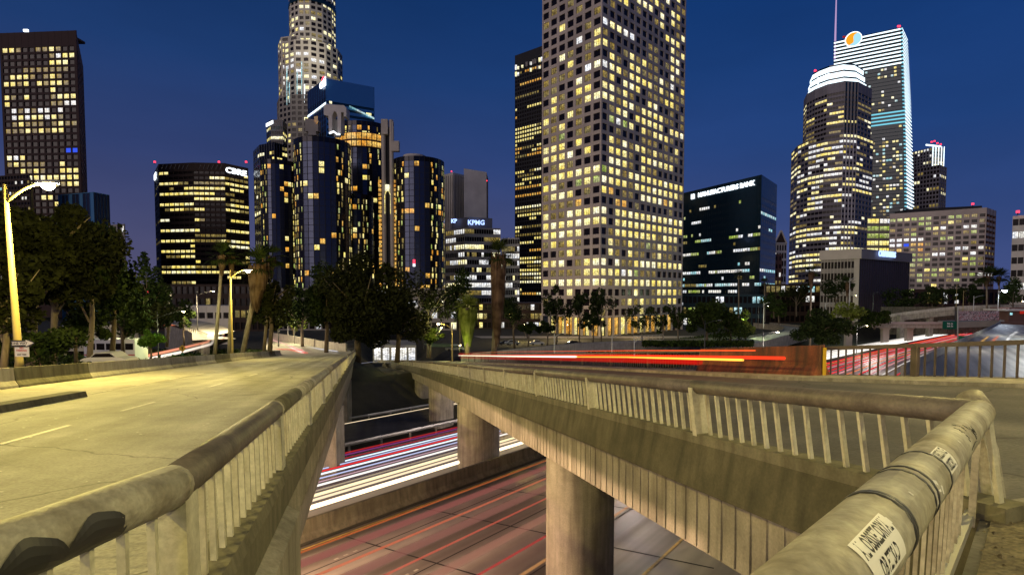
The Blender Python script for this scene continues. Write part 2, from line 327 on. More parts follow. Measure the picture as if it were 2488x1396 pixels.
def tag(o, label=None, cat=None, group=None, kind=None):
    if label: o['label'] = label
    if cat: o['category'] = cat
    if group: o['group'] = group
    if kind: o['kind'] = kind
    return o
def thing(name, label, cat, loc, group=None, kind=None):
    o = bpy.data.objects.new(name, None); COL.objects.link(o); o.location = loc; o.empty_display_size = .2
    WO[o.name] = Vector(loc); return tag(o, label, cat, group, kind)
def struct(mb, name, **k): return mb.build(name, kind='structure', **k)
def inst(name, me, parent, loc, rot=None, label=None):
    """one piece of its own that shares its mesh with its like"""
    o = bpy.data.objects.new(name, me); COL.objects.link(o); o.parent = parent; o.location = Vector(loc)-WO[parent.name]
    if rot is not None: o.rotation_mode = 'QUATERNION'; o.rotation_quaternion = rot.to_quaternion()
    WO[o.name] = Vector(loc); return o
def text_on(name, s, parent, origin, ex, ey, size, matname, depth=0, mapf=None, top=False, **kw):
    """lettering as real faces; ex, ey are the writing plane's axes"""
    cu = bpy.data.curves.new('lettering', 'FONT'); cu.body = s; cu.size = size; cu.align_x = 'CENTER'; cu.align_y = 'CENTER'; cu.extrude = depth; cu.resolution_u = 2
    if kw.get('bold'): cu.offset = size*.025
    tmp = bpy.data.objects.new('lettering', cu); COL.objects.link(tmp)
    dg = bpy.context.evaluated_depsgraph_get(); me0 = bpy.data.meshes.new_from_object(tmp.evaluated_get(dg))
    bpy.data.objects.remove(tmp)
    ex = Vector(ex).normalized(); ey = Vector(ey).normalized(); ez = ex.cross(ey); o = Vector(origin)
    po = WO[parent.name]
    for v in me0.vertices:
        c = v.co
        v.co = (mapf(c.x, c.y) if mapf else (o+ex*c.x*kw.get('sx', 1)+ey*c.y+ez*c.z))-po
    me0.name = name; me0.materials.clear(); me0.materials.append(M[matname])
    ob = bpy.data.objects.new(name, me0); COL.objects.link(ob); ob.parent = parent; WO[ob.name] = Vector(po)
    return ob
UP = Vector((0, 0, 1))
# ------------------------------------------------------------------ the lie of the land: the whole site falls away from the camera
def z_free(x, y): return -8.17+.0597*x-.0989*y
US, UN = Vector((.61, .792, 0)), Vector((-.792, .61, 0))
QS = [(-80, 21.5), (60, 21.3), (124, 16), (170, 10.5), (221, 4), (300, -8), (456, -34), (700, -90)]
def q_med(s):
    if s <= QS[0][0]: return QS[0][1]
    for (a, qa), (b, qb) in zip(QS, QS[1:]):
        if s <= b:
            t = (s-a)/(b-a); return qa+(qb-qa)*t
    return QS[-1][1]
def z_freeS(x, y): 
    z = z_free(x, y); return z if z > -34 else -34
def fw(s, dq, h=0):
    q = q_med(s)+dq; p = US*s+UN*q; return Vector((p.x, p.y, z_free(p.x, p.y)+h))
def sm(a, b, t):
    t = max(0, min(1, (t-a)/(b-a))); return t*t*(3-2*t)
def z_street(x, y):
    z = -2.45-.0984*max(y, -30)
    if y > 40 and x > -.286*y-1: z = min(z, (-1.72+.086*min(x, 8)-.1016*y)-1.0)
    if x > 0: z += min(.086*x, 1.3)*(1-sm(40, 90, y))
    strip = y > 60 and -.286*y-1 < x < -.249*y+17
    return max(z, -24 if strip else -16.9)
def z_land(x, y):
    s = .61*x+.792*y; q = -.792*x+.61*y; d = q-q_med(s)
    lo = -18 if s < 30 else (-18-24*sm(30, 110, s)-30*sm(160, 260, s))
    if s < 5: lo = -18+15*sm(5, -25, s)*0
    wgt = sm(lo-10, lo-2, d)*(1-sm(32, 40, d))
    zs = z_street(x, y); 
    return zs+(z_free(x, y)-.5-zs)*wgt if zs > z_free(x, y)-.5 else min(zs, z_free(x, y)-.5) if wgt > .5 else zs

def grid_axis(a, b, step, far):
    l = list(np.arange(a, b+.1, step)); s = step; x = b
    while x < far: s *= 1.35; x += s; l.append(x)
    return l
ys = grid_axis(-44, 300, 4, 3600)
xs = grid_axis(-120, 330, 4, 3200); xl = [-(v) for v in grid_axis(124, 160, 8, 3200)][::-1]; xs = xl+xs
g = MB(); sl_ = g.slot('soil')
for y in ys:
    for x in xs: g.v.append((x, y, z_land(x, y)))
nx = len(xs)
for j in range(len(ys)-1):
    for i in range(nx-1):
        a = j*nx+i; g.f.append((a, a+1, a+1+nx, a+nx)); g.m.append(sl_); g.uv.append([(0, 0)]*4)
struct(g, 'ground', smooth=True)

# freeway carriageways
def ribbon(mb, fn, s0, s1, a, b, m, step=8, h=0.0):
    n = max(1, int(abs(s1-s0)/step)); 
    for i in range(n):
        u, v = s0+(s1-s0)*i/n, s0+(s1-s0)*(i+1)/n
        mb.face([fn(u, b, h), fn(u, a, h), fn(v, a, h), fn(v, b, h)], m)
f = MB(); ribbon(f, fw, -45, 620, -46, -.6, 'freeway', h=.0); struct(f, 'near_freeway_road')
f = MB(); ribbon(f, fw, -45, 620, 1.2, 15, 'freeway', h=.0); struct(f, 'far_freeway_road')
f = MB(); ribbon(f, fw, -45, 140, 18.5, 31, 'road_dark', h=.35); struct(f, 'freeway_slip_road')
# joints, lane lines
f = MB()
for k in range(-6, 40):
    s = k*4.6
    f.face([fw(s, -16, .004), fw(s+.09, -16, .004), fw(s+.09, -.9, .004), fw(s, -.9, .004)], 'seam')
for dq in (-3.4, -7.1, -10.8): ribbon(f, fw, -20, 120, dq, dq+.07, 'seam', h=.004)
f.build('slab_joint', kind='structure')
f = MB()
for dq in (-3.2, -6.9, -10.6, 4.7, 8.3, 11.9, -18, -22, -26):
    for k in range(-2, 60):
        s = k*12; 
        for j in range(3): f.face([fw(s+j*.45, dq, .008), fw(s+j*.45+.2, dq, .008), fw(s+j*.45+.2, dq+.12, .008), fw(s+j*.45, dq+.12, .008)], 'paint')
for dq in (-1.0, -14.2, 1.7): ribbon(f, fw, -30, 400, dq, dq+.12, 'paint_y', h=.008)
for dq in (14.4, -33): ribbon(f, fw, -30, 400, dq, dq+.14, 'paint', h=.008)
f.build('lane_marking', kind='structure')

# median barrier: cast wall in lengths
med = thing('median_barrier', 'long low concrete wall between the two freeway carriageways', 'barrier', fw(0, 0))
prof = [(-.30, 0), (-.30, .12), (-.14, .35), (-.09, .95), (.09, .95), (.14, .35), (.30, .12), (.30, 0)]
s = -30
while s < 330:
    L = 6 if s < 60 else 30
    b = MB(); fr = []
    for k in range(3):
        p = fw(s+(L-.03)*k/2, 0); fr.append((p, UN, UP))
    b.prism(prof, fr, 'concrete_dark'); b.build('barrier_segment', med); s += L
f = MB(); ribbon(f, fw, -45, 620, -.6, 1.2, 'soil', h=.03); struct(f, 'median_strip')

# guard rails down by the slip road
def guard(label, dq, s0, s1, group):
    t = thing('guard_rail', label, 'guard rail', fw(s0, dq), group)
    b = MB()
    pts = [fw(s0+(s1-s0)*k/20, dq, .62) for k in range(21)]
    b.prism([(-.04, -.16), (.03, -.12), (-.02, 0), (.03, .12), (-.04, .16), (-.07, 0)], [(p, UN, UP) for p in pts], 'steel'); b.build('rail_beam', t)
    pm = MB(); pm.box((-.08, -.08, -.2), (.16, 0, 0), (0, .16, 0), (0, 0, .95), 'steel'); me = pm.mesh('post')
    n = int((s1-s0)/3.4)
    for k in range(n): inst('post', me, t, fw(s0+1+k*3.4, dq+.12, 0))
guard('long pale guard rail just beyond the streaked lanes below the bridges', 16.5, -5, 95, 'guard rails beside the lower road')
guard('farther dim guard rail under the dark slope between the bridges', 31.8, -5, 100, 'guard rails beside the lower road')

# ------------------------------------------------------------------ left ramp
def Lp(lam, y, h=0): return Vector((lam-.286*y, y, -1.80-.0984*y+h))
UL = Vector((-.07, .0984, 1)).normalized(); DL = Vector((-.286, 1, -.0984)).normalized(); SLt = Vector((1, 0, 0))
left = thing('left_ramp', 'left elevated road ramp lit yellow, running away beside its tube railing', 'elevated road', Lp(-7, 30))
edge = [(-6.5, -7), (-3.6, -1.5), (-2.28, 1.4), (-2.12, 2.2), (-2.1, 3.25)]
d = MB()
ys_ = list(np.arange(3.25, 100, 4))
for a, b_ in zip(ys_, ys_[1:]):
    for l0, l1, m in ((-15.4, -9.95, 'concrete_pale'), (-9.95, -1.25, 'road')):
        hh = 0.012 if l0 < -12 else 0
        d.face([Lp(l0, a, hh), Lp(l1, a, hh), Lp(l1, b_, hh), Lp(l0, b_, hh)], m)
for (xa, ya), (xb, yb) in zip(edge, edge[1:]):
    d.face([Lp(-15.4-.0, ya), Vector((xa, ya, -1.80-.0984*ya)), Vector((xb, yb, -1.80-.0984*yb)), Lp(-15.4, yb)], 'road')
d.build('road_deck', left)
m_ = MB()
for y in (-7, 1.2, 9.4, 14.2, 22.3, 30.4, 38.5, 46.6, 54.7, 62.8, 71):
    m_.face([Lp(-6.62, y, .006), Lp(-6.5, y, .006), Lp(-6.5, y+2.3, .006), Lp(-6.62, y+2.3, .006)], 'paint')
for y in (19, 23, 27, 31, 35): m_.face([Lp(-10.0, y, .018), Lp(-9.9, y, .018), Lp(-9.9, y+1.8, .018), Lp(-10, y+1.8, .018)], 'paint')
m_.face([Lp(-9.52, 3.3, .006), Lp(-9.42, 3.3, .006), Lp(-9.42, 18, .006), Lp(-9.52, 18, .006)], 'paint')
m_.build('lane_marking', left)
c_ = MB(); c_.prism([(-.32, 0), (-.30, .2), (.28, .2), (.34, 0)], [(Lp(-9.85, y), SLt, UP) for y in (-6, 6, 18.1)], 'concrete_dark'); c_.build('kerb', left)
# underside: edge beam and girder
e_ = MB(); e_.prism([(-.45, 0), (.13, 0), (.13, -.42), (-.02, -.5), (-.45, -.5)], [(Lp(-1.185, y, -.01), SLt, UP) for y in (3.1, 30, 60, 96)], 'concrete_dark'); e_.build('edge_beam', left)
gd = MB()
gd.prism([(-12, -.52), (-.14, -.52), (-.10, -1.3), (-.26, -2.6), (-12.5, -2.6)], [(Lp(-1.185, y), SLt, UP) for y in (7.2, 30, 60, 92)], 'concrete'); gd.build('girder', left)
# corbelled ledge on the near stretch, board-marked
lg = MB()
def lfr(y, hb): return [Lp(-1.185+a, y, h) for a, h in ((-.4, -.35), (.14, -.42), (.30, -.50), (.30, hb), (-.4, hb-.05))]
fr_l = [lfr(y, hb) for y, hb in ((2.2, -.62), (4.6, -.72), (5.6, -.95), (7.15, -1.42))]
for u, v in zip(fr_l, fr_l[1:]):
    for k in range(5): lg.face([u[k], v[k], v[(k+1) % 5], u[(k+1) % 5]], 'concrete')
lg.face(fr_l[-1], 'concrete'); lg.build('corbel', left)

bm = MB(); bm.box((0, 0, 0), (.02, 0, 0), (0, .33, 0), (.0, 0, .70), 'concrete'); bme = bm.mesh('form_board')
for k in range(40): inst('form_board', bme, left, Lp(-1.185-.108, 7.8+k*.36, -1.28))
for y, hh in ((9.2, 12), (36, 10), (62, 8)):
    p = MB(); c0 = Lp(-4.75, y, -2.7); zb = z_free(c0.x, c0.y)-.3
    p.box((c0.x-3, c0.y-.9, zb), (6.2, 0, 0), (0, 1.8, 0), (0, 0, c0.z-zb+.2), 'concrete'); p.build('pier', left)
# painted-over graffiti on the girder
for (y0, y1, h0, h1, nm) in ((7.9, 8.35, -1.28, -.72, 'paint_patch'), (7.6, 8.6, -2.5, -2.2, 'paint_patch')):
    pm = MB(); n = 14
    for k in range(n):
        a, b_ = k/n, (k+1)/n
        wv = lambda t: .16*math.sin(t*3.1)+.03*math.sin(t*17)
        pa, pb = y0+(y1-y0)*.5+wv(a), y0+(y1-y0)*.5+wv(b_)
        za, zb = h1+(h0-h1)*a, h1+(h0-h1)*b_
        pm.face([Lp(-1.185-.085, pa-.1, za), Lp(-1.185-.085, pa+.1, za), Lp(-1.185-.085, pb+.1, zb), Lp(-1.185-.085, pb-.1, zb)], 'black')
    pm.build(nm, left)

# ------------------------------------------------------------------ right ramp
def zr(x, y): return -1.72+.086*x-.1016*y
def Rp(t, lat, h=0):
    x = 3.87-.249*t+lat*.97-(.0004*(t-40)**2 if t > 40 else 0); y = 4.34+t+lat*.2416
    return Vector((x, y, zr(x, y)+h))
UR = Vector((-.086, .1016, 1)).normalized(); DR = (Rp(10, 0)-Rp(0, 0)).normalized(); SR = Vector((.97, .2416, .0589)).normalized()
right = thing('right_ramp', 'right elevated road ramp on round-ended piers, crossing above the freeway', 'elevated road', Rp(20, 4))
FE = [(16.5, -12), (14.2, 4), (11.5, 11.6), (9.62, 16.4)]     # far edge
d = MB()
def far_edge(t):
    y = 16.4+(t-10.3); x = 9.62-.249*(y-16.4)-(.0004*(t-40)**2 if t > 40 else 0); return Vector((x, y, zr(x, y)))
ts = [10.3]+list(np.arange(14, 151, 4))
for a, b_ in zip(ts, ts[1:]): d.face([Rp(a, .1), far_edge(a), far_edge(b_), Rp(b_, .1)], 'road_dark')
def G(x, y, h=0): return Vector((x, y, zr(x, y)+h))
d.face([Rp(0, .1), G(11.5, 11.6), far_edge(10.3), Rp(10.3, .1)], 'road_dark')
d.face([G(-1.4, -.9), G(-9, -9), G(16.8, -9), G(14.2, 4), G(11.5, 11.6), Rp(0, .1)], 'road_dark')
d.build('road_deck', right)
def edge_strip(mb, w0, w1, h0, h1, m, pts=FE, tmax=84):
    P_ = [G(*p) for p in pts]+[far_edge(t) for t in (30, 60, 75, 95, 120, 146)]
    fr = []
    for i, p in enumerate(P_):
        dd = (P_[min(i+1, len(P_)-1)]-P_[max(i-1, 0)]); dd.z = 0; dd.normalize(); inn = Vector((-dd.y, dd.x, 0))
        fr.append((p, inn, UP))
    mb.prism([(w0, h0), (w0, h1), (w1, h1), (w1, h0)], fr, m)
e_ = MB(); edge_strip(e_, -.35, 1.5, -.6, .02, 'concrete'); e_.build('safety_walk', right)
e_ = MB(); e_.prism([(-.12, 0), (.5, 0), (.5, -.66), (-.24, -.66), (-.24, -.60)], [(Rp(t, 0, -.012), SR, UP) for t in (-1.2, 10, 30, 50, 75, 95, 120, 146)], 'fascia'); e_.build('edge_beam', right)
e_ = MB(); e_.prism([(.14, -.68), (3.6, -.68), (3.3, -1.85), (.20, -1.85)], [(Rp(t, 0, 0), SR, UP) for t in (-1.2, 10, 30, 50, 75, 95, 120, 146)], 'concrete'); e_.build('girder', right)
e_ = MB(); e_.prism([(4.9, -.6), (8.4, -.6), (8.1, -1.85), (5.1, -1.85)], [(Rp(t, 0, 0), SR, UP) for t in (-1.2, 30, 60, 75, 95, 120, 146)], 'concrete'); e_.build('girder', right)
bm = MB(); bm.box((0, 0, 0), tuple(DR*.27), tuple(-SR*.028), (0, 0, 1.0), 'concrete'); bme = bm.mesh('form_board')
for k in range(75): inst('form_board', bme, right, Rp(-.6+k*.31, .165, -1.80))
# piers with rounded ends, long way with the traffic below
def pier(t, lat, w_, thick, top=-1.8):
    c = Rp(t, lat); zb = z_free(c.x, c.y)-.4; zt = c.z+top
    ring = []
    n = 32
    for k in range(n):
        a = 2*math.pi*k/n; dx = math.cos(a)*thick/2; dy = math.sin(a)*thick/2
        off = (w_-thick)/2*(1 if dx > 0 else -1)
        v = US*(dx+off)+UN*dy; ring.append(v)
    b = MB(); sl2 = b.slot('concrete')
    for z in (zb, zt):
        for v in ring: b.v.append((c.x+v.x, c.y+v.y, z))
    for k in range(n): b.f.append((k, (k+1) % n, (k+1) % n+n, k+n)); b.m.append(sl2); b.uv.append([(0, 0)]*4)
    b.f.append(tuple(range(n, 2*n))); b.m.append(sl2); b.uv.append([(0, 0)]*n)
    ob = b.build('pier', right)
    for pl_ in ob.data.polygons: pl_.use_smooth = len(pl_.vertices) == 4
pier(12.2, 1.45, 2.6, 1.8); pier(30.6, 1.55, 3.3, 2.0); pier(53.5, 1.7, 3.2, 1.6); pier(72, 1.6, 3, 1.6); pier(95, 1.6, 3, 1.6)
pier(40, 6.4, 2.8, 1.4)

# ------------------------------------------------------------------ tube railings
BH = .80
def railing(root, pts, upv, segs, post_at, bal, cap='concrete', r=.125, top=.86, split=None):
    """pts: base line points; posts and balusters stand along it square to the road"""
    pass
def bar_mesh(name, w_, d_, h, m, along, across, upv, z0=.1):
    b = MB(); a = Vector(along)*w_; c = Vector(across)*d_
    b.box(-a/2-c/2+upv*z0, a, c, upv*h, m); return b.mesh(name)
# left
lr = thing('tube_railing', 'left ramp railing of cream balusters under a fat worn concrete tube', 'railing', Lp(-1.185, 3.2))
UPb = UL
nearpts = [(-2.95, -.4), (-2.28, 1.45), (-2.12, 2.2), (-2.1, 3.2)]
def LB(y, h=0): return Lp(-1.185, y)+UPb*h
def near(x, y, h=0): return Vector((x, y, -1.80-.0984*y))+UPb*h
def cap_tube(parent, pts, m, r=.125, name='rail_tube'):
    b = MB(); b.tube(pts, r, m, n=16); return b.build(name, parent, smooth=True)
cap_tube(lr, [near(x, y, .9) for x, y in nearpts[:3]]+[near(-2.1, 2.8, .9), near(-2.09, 3.17, .9)], 'rail', .138)
cap_tube(lr, [LB(y, .9) for y in (3.19, 4.5, 5.9, 7.1)], 'tube_dark')
cap_tube(lr, [LB(y, .9) for y in (7.12, 8.4, 9.4)], 'concrete_dark')
yy = 9.42
while yy < 96:
    y2 = yy+(8 if yy < 40 else 16); cap_tube(lr, [LB(yy+.02, .9), LB(y2, .9)], 'concrete' if int(yy) % 3 else 'rail'); yy = y2
for y in (3.18, 7.1, 9.4, 11.4): 
    b = MB(); b.tube([LB(y-.03, .9), LB(y+.03, .9)], .134, 'rail', n=16); b.build('rail_collar', lr, smooth=True)
b = MB(); b.prism([(-.16, -.02), (-.16, .1), (.13, .1), (.16, -.02)], [(LB(y), SLt, UP) for y in (3.1, 30, 60, 96)], 'concrete_dark'); b.build('sill', lr)
b = MB(); b.prism([(-.16, -.02), (-.16, .1), (.13, .1), (.16, -.02)], [(near(*p), Vector((.8, -.6, 0)), UP) for p in nearpts], 'concrete'); b.build('sill', lr)
post = bar_mesh('post', .26, .2, .76, 'baluster', DL, SLt, UPb)
bal = bar_mesh('baluster', .05, .05, .74, 'baluster', DL, SLt, UPb)
posts = [3.3]+[7.16+4.02*k for k in range(22)]
for y in posts: inst('post', post, lr, LB(y))
cnt = 0; rest = MB(); rest_n = 0
for a, b_ in zip(posts, posts[1:]):
    n = 14
    for k in range(1, n+1):
        y = a+(b_-a)*k/(n+1)
        if cnt < 295: inst('baluster', bal, lr, LB(y)); cnt += 1
# near stretch bent to the left
for k in range(9):
    y = 3.02-.24*k; x = -2.1-(.05 if y < 2.2 else 0)
    inst('baluster', bal, lr, near(x, y))
# dark paint where the tube has been rolled over, with a ragged upper edge
pp_ = MB(); n = 48
for k in range(n):
    def pt(t, a):
        i = min(int(t*2), 1); (x0, y0), (x1, y1) = nearpts[3-i], nearpts[2-i]
        u = t*2-i if t < 1 else 1
        c = near(x0+(x1-x0)*u, y0+(y1-y0)*u, .9); side = Vector((.99, -.02, 0))
        return c+(side*math.cos(a)+UP*math.sin(a))*.147
    t0, t1 = .27+.73*k/n, .27+.73*(k+1)/n
    up = lambda t: -.45+.95*abs(math.sin((t-.27)*17))**.55+.04*math.sin(t*70)
    for j in range(6):
        a0 = [-1.25+(up(t)+1.25)*j/6 for t in (t0, t1)]; a1 = [-1.25+(up(t)+1.25)*(j+1)/6 for t in (t0, t1)]
        pp_.face([pt(t0, a0[0]), pt(t1, a0[1]), pt(t1, a1[1]), pt(t0, a1[0])], 'dark_metal')
pp_.build('paint_patch', lr, smooth=True)

# right ramp railing
rr_ = thing('tube_railing', 'middle railing with a dark tube, along the right ramp above its piers', 'railing', Rp(0, 0))
def RB(t, h=0, lat=0): return Rp(t, lat)+UR*h
for a, b_ in ((-.12, 3.75), (3.79, 12.1), (12.14, 25), (25.04, 45), (45.04, 66), (66.04, 88), (88.04, 113), (113.04, 145)):
    cap_tube(rr_, [RB(a+(b_-a)*k/3, .84) for k in range(4)], 'tube_dark', .105)
b = MB(); b.prism([(-.12, -.02), (-.12, .13), (.14, .13), (.14, -.02)], [(RB(t), SR, UP) for t in (-.3, 10, 40, 60, 75, 95, 120, 145)], 'concrete_dark'); b.build('sill', rr_)
post = bar_mesh('post', .10, .24, .74, 'baluster', DR, SR, UR, .1)
bal = bar_mesh('baluster', .035, .05, .72, 'baluster', DR, SR, UR, .1)
posts = [3.72+4.15*k for k in range(34)]
for t in posts: inst('post', post, rr_, RB(t))
cnt = 0
for a, b_ in zip([-.43]+posts, posts):
    n = 17
    for k in range(1, n+1):
        if cnt < 295: inst('baluster', bal, rr_, RB(a+(b_-a)*k/(n+1))); cnt += 1

# the short front railing beside the camera
fr_ = thing('tube_railing', 'thick pale tube railing across the lower right corner with two stickers', 'railing', Vector((3.87, 4.34, zr(3.87, 4.34))))
UF = Vector((.03, .0, 1)).normalized()
FD = Vector((-1.008, -1, .094)); FDn = FD.normalized(); FX = Vector((.70, -.71, 0))
def FB(s, h=0): return Vector((3.87, 4.36, -1.855))+FD*s+UF*h
FR = .106
cap_tube(fr_, [FB(s, .865) for s in (-.02, .5, 1.0, 1.6, 2.1)], 'rail', FR)
cap_tube(fr_, [FB(s, .865) for s in (2.11, 2.3, 2.42)], 'rail', FR)
cap_tube(fr_, [FB(s, .865) for s in (2.43, 2.7, 3.0, 3.45)], 'rail', FR)
for s, rad in ((2.105, FR+.002), (2.38, FR+.0025), (2.43, FR+.001), (2.72, FR+.003), (2.735, FR+.003)):
    b = MB(); b.tube([FB(s-.008, .865), FB(s+.008, .865)], rad, 'dark_metal', n=28); b.build('joint_ring', fr_, smooth=True)
b = MB(); b.tube([FB(-.05, .865), FB(.03, .865)], .102, 'concrete', n=20); b.build('tube_end', fr_, smooth=True)
bal = bar_mesh('baluster', .012, .016, .70, 'rail', FDn, FX, UF, .08)
for k in range(16): 
    inst('baluster', bal, fr_, FB(.70+k*.155, 0))
post = bar_mesh('post', .04, .045, .78, 'rail', FDn, FX, UF, -.02)
inst('post', post, fr_, FB(.22)+FX*.02); inst('post', post, fr_, FB(2.41))
b = MB(); q = Vector((4.12, 4.42, 0)); q.z = zr(q.x, q.y)
b.prism([(-.075, -.05), (-.075, .05), (.075, .05), (.075, -.05)], [(q+UP*-.04, (1, .2, 0), (-.2, 1, 0)), (q+UR*.5, (.85, .2, 0), (-.2, .9, 0)), (q+UR*.95-Vector((.10, 0, 0)), (.75, .2, 0), (-.2, .8, 0))], 'rail'); b.build('end_post', fr_)
b = MB(); b.tube([q+UR*.92-Vector((.10, 0, 0)), FB(-.03, .865)], .11, 'rail', n=14); b.build('tube_elbow', fr_, smooth=True)
b = MB(); b.prism([(-.03, 0), (-.03, .07), (.03, .07), (.03, 0)], [(FB(s), FX, UP) for s in (.0, 3.45)], 'steel'); b.build('sill', fr_)
# stickers with rows of scrawled capitals
def sticker(s0, length, a0, wid, rows, lab):
    def mp(u, v, r=FR+.0012):
        a = a0+v/FR; c = FB(s0+u/FD.length, .865); side = FX
        return c+(side*math.cos(a)+UP*math.sin(a))*r
    b = MB(); n = 10
    for i in range(4):
        for k in range(n):
            u0, u1 = -length/2+length*i/4, -length/2+length*(i+1)/4; v0, v1 = -wid/2+wid*k/n, -wid/2+wid*(k+1)/n
            b.face([mp(u0, v0), mp(u1, v0), mp(u1, v1), mp(u0, v1)], 'white')
    st = b.build('sticker', fr_, label=lab)
    for i, tx in enumerate(rows):
        vv = wid/2-wid*(i+.5)/len(rows)
        text_on('lettering', tx, st, (0, 0, 0), (1, 0, 0), (0, 1, 0), wid/len(rows)*1.02, 'black', mapf=lambda x, y, vv=vv: mp(-x*.62, vv+y, FR+.0018), bold=True)
sticker(2.02, .24, .80, .11, ['OBESZONCE', 'OBSSZERYL'], 'white sticker with black capitals beyond the joint rings')
sticker(2.98, .34, .62, .12, ['AL OBSSEZORYAL', 'OB FZ7SAD'], 'large white sticker with black capitals nearest the camera')
# scribble on the tube
b = MB(); rnd = random.Random(3)
def fm(s0, v, r=FR+.0014):
    a = .55+v/FR; c = FB(s0, .865); return c+(FX*math.cos(a)+UP*math.sin(a))*r
for k in range(14):
    s0 = 1.30+rnd.uniform(-.16, .16); v0 = rnd.uniform(-.03, .06); pts = [(s0, v0)]
    for _ in range(3): pts.append((pts[-1][0]+rnd.uniform(-.02, .02), pts[-1][1]+rnd.uniform(-.03, .03)))
    b.tube([fm(*p) for p in pts], .0013, 'black', n=4)
b.tube([fm(1.48, -.05), fm(1.32, -.035), fm(1.25, -.045)], .0018, 'black', n=4)
b.build('marker_scribble', fr_)
b = MB()
for (s0, v0, w1) in ((2.86, .04, .014), (2.34, -.01, .03), (2.30, -.035, .022), (2.60, .04, .010), (1.65, .03, .010)):
    b.face([fm(s0-w1/2, v0-w1*.8), fm(s0+w1/2, v0-w1*.6), fm(s0+w1*.6, v0+w1), fm(s0-w1*.3, v0+w1*.6)], 'white')
b.build('paint_chip', fr_)

# far-side railing of the right ramp
fr2 = thing('bar_railing', 'dark bar railing at far right in front of the streaked freeway', 'railing', G(9.62, 16.4))
P_ = [G(14.6, 2.5), G(13.0, 7.0), G(11.5, 11.6), G(9.62, 16.4)]+[far_edge(t) for t in (14, 18, 22, 26, 30, 34, 38, 44, 50, 58, 66, 76)]
P_ = [p-UP*.06 for p in P_]
b = MB(); b.prism([(-.05, .84), (-.05, .95), (.05, .95), (.05, .84)], [(p, (.93, .36, 0), UP) for p in P_], 'rail_dark'); b.build('top_rail', fr2)
b = MB(); b.prism([(-.03, .03), (-.03, .09), (.03, .09), (.03, .03)], [(p, (.93, .36, 0), UP) for p in P_], 'rail_dark'); b.build('bottom_rail', fr2)
bm = MB(); bm.box((-.016, -.02, .06), (.032, 0, 0), (0, .04, 0), (0, 0, .80), 'rail_dark'); bme = bm.mesh('baluster')
pm = MB(); pm.box((-.05, -.10, -.02), (.10, 0, 0), (0, .2, 0), (0, 0, .94), 'rail_dark'); pme = pm.mesh('post')
acc = 0; nextb = 0.1; nextp = .0; nb_ = 0
for a, b_ in zip(P_, P_[1:]):
    L = (b_-a).length; dd = (b_-a)/L; u = nextb
    while u < L:
        nb_ += 1
        if nb_ % 19 == 13: inst('post', pme, fr2, a+dd*u)
        elif nb_ < 290: inst('baluster', bme, fr2, a+dd*u)
        u += .24
    nextb = u-L

# concrete barrier on the right ramp, its red light put into the colour
kb = thing('concrete_barrier', 'stained concrete barrier with red light in its colour beside the far railing of the right ramp', 'barrier', G(9.6, 17.0))
prof = [(-.30, 0), (-.28, .12), (-.14, .38), (-.09, .98), (.09, .98), (.14, .38), (.28, .12), (.30, 0)]
y = 15.9
while y < 21:
    fr = []
    for k in range(2):
        yy = y+k*5.95; x = 9.28-.249*(yy-16.4); fr.append((G(x, yy, -.02), Vector((.97, .24, 0)), UP))
    b = MB(); b.prism(prof, fr, 'red_lit_wall'); b.build('barrier_segment', kb); y += 6
b = MB(); x = 9.30; b.box(G(x+.10, 15.86, -.02), (.12, .02, 0), (0, .02, 0), (0, 0, .9), 'sign_yellow'); b.build('end_plate', kb)

# left ramp: pale concrete barrier in lengths
lb = thing('concrete_barrier', 'pale concrete barrier along the far side of the left ramp below the street lamp', 'barrier', Lp(-14.7, 24))
y = -2.0; k = 0
while y < 94:
    L = 6
    b = MB(); b.prism([(-.3, 0), (-.28, .1), (-.14, .3), (-.09, .84), (.09, .84), (.14, .3), (.28, .1), (.30, 0)], [(Lp(-14.7, y, .01), SLt, UP), (Lp(-14.7, y+L-.05, .01), SLt, UP)], ('concrete_pale', 'concrete_pale', 'concrete', 'concrete_pale', 'concrete_dark')[k % 5]); b.build('barrier_segment', lb); y += L; k += 1

# pavement and dirt at the lower right
b = MB(); z_ = .012
b.face([G(-1.3, -.9, z_), G(4.3, -2, z_), G(5.4, 3.3, z_), G(4.75, 4.42, z_), G(4.0, 4.3, z_)], 'dirt'); struct(b, 'dirt_verge')
b = MB()
pl = [(4.0, 4.36), (4.75, 4.46), (6.2, 4.45), (8.5, 4.0), (8.5, 3.3), (6.3, 3.85), (5.0, 3.95), (4.35, 4.1)]
sl2 = b.slot('concrete'); n = len(pl)
for h in (-.02, .06):
    for p in pl: b.v.append(tuple(G(p[0], p[1], h)))
b.f.append(tuple(range(n, 2*n))); b.m.append(sl2); b.uv.append([(0, 0)]*n)
for k in range(n): b.f.append((k, (k+1) % n, (k+1) % n+n, k+n)); b.m.append(sl2); b.uv.append([(0, 0)]*4)
struct(b, 'pavement_edge')
b = MB(); rnd = random.Random(5)
for k in range(900):
    x = rnd.uniform(3.2, 6.5); y = rnd.uniform(1.6, 4.2)
    if y > x*1.0+.35: continue
    s = rnd.uniform(.006, .03); c = G(x, y, .012); a = rnd.uniform(0, 6)
    p = [c+Vector((math.cos(a+j*2.1)*s, math.sin(a+j*2.1)*s, 0)) for j in range(3)]; t = c+Vector((0, 0, s*.9))
    for j in range(3): b.face([p[j], p[(j+1) % 3], t], 'dirt')
b.build('gravel', kind='stuff', label='loose gravel and dry litter on the verge', cat='gravel')
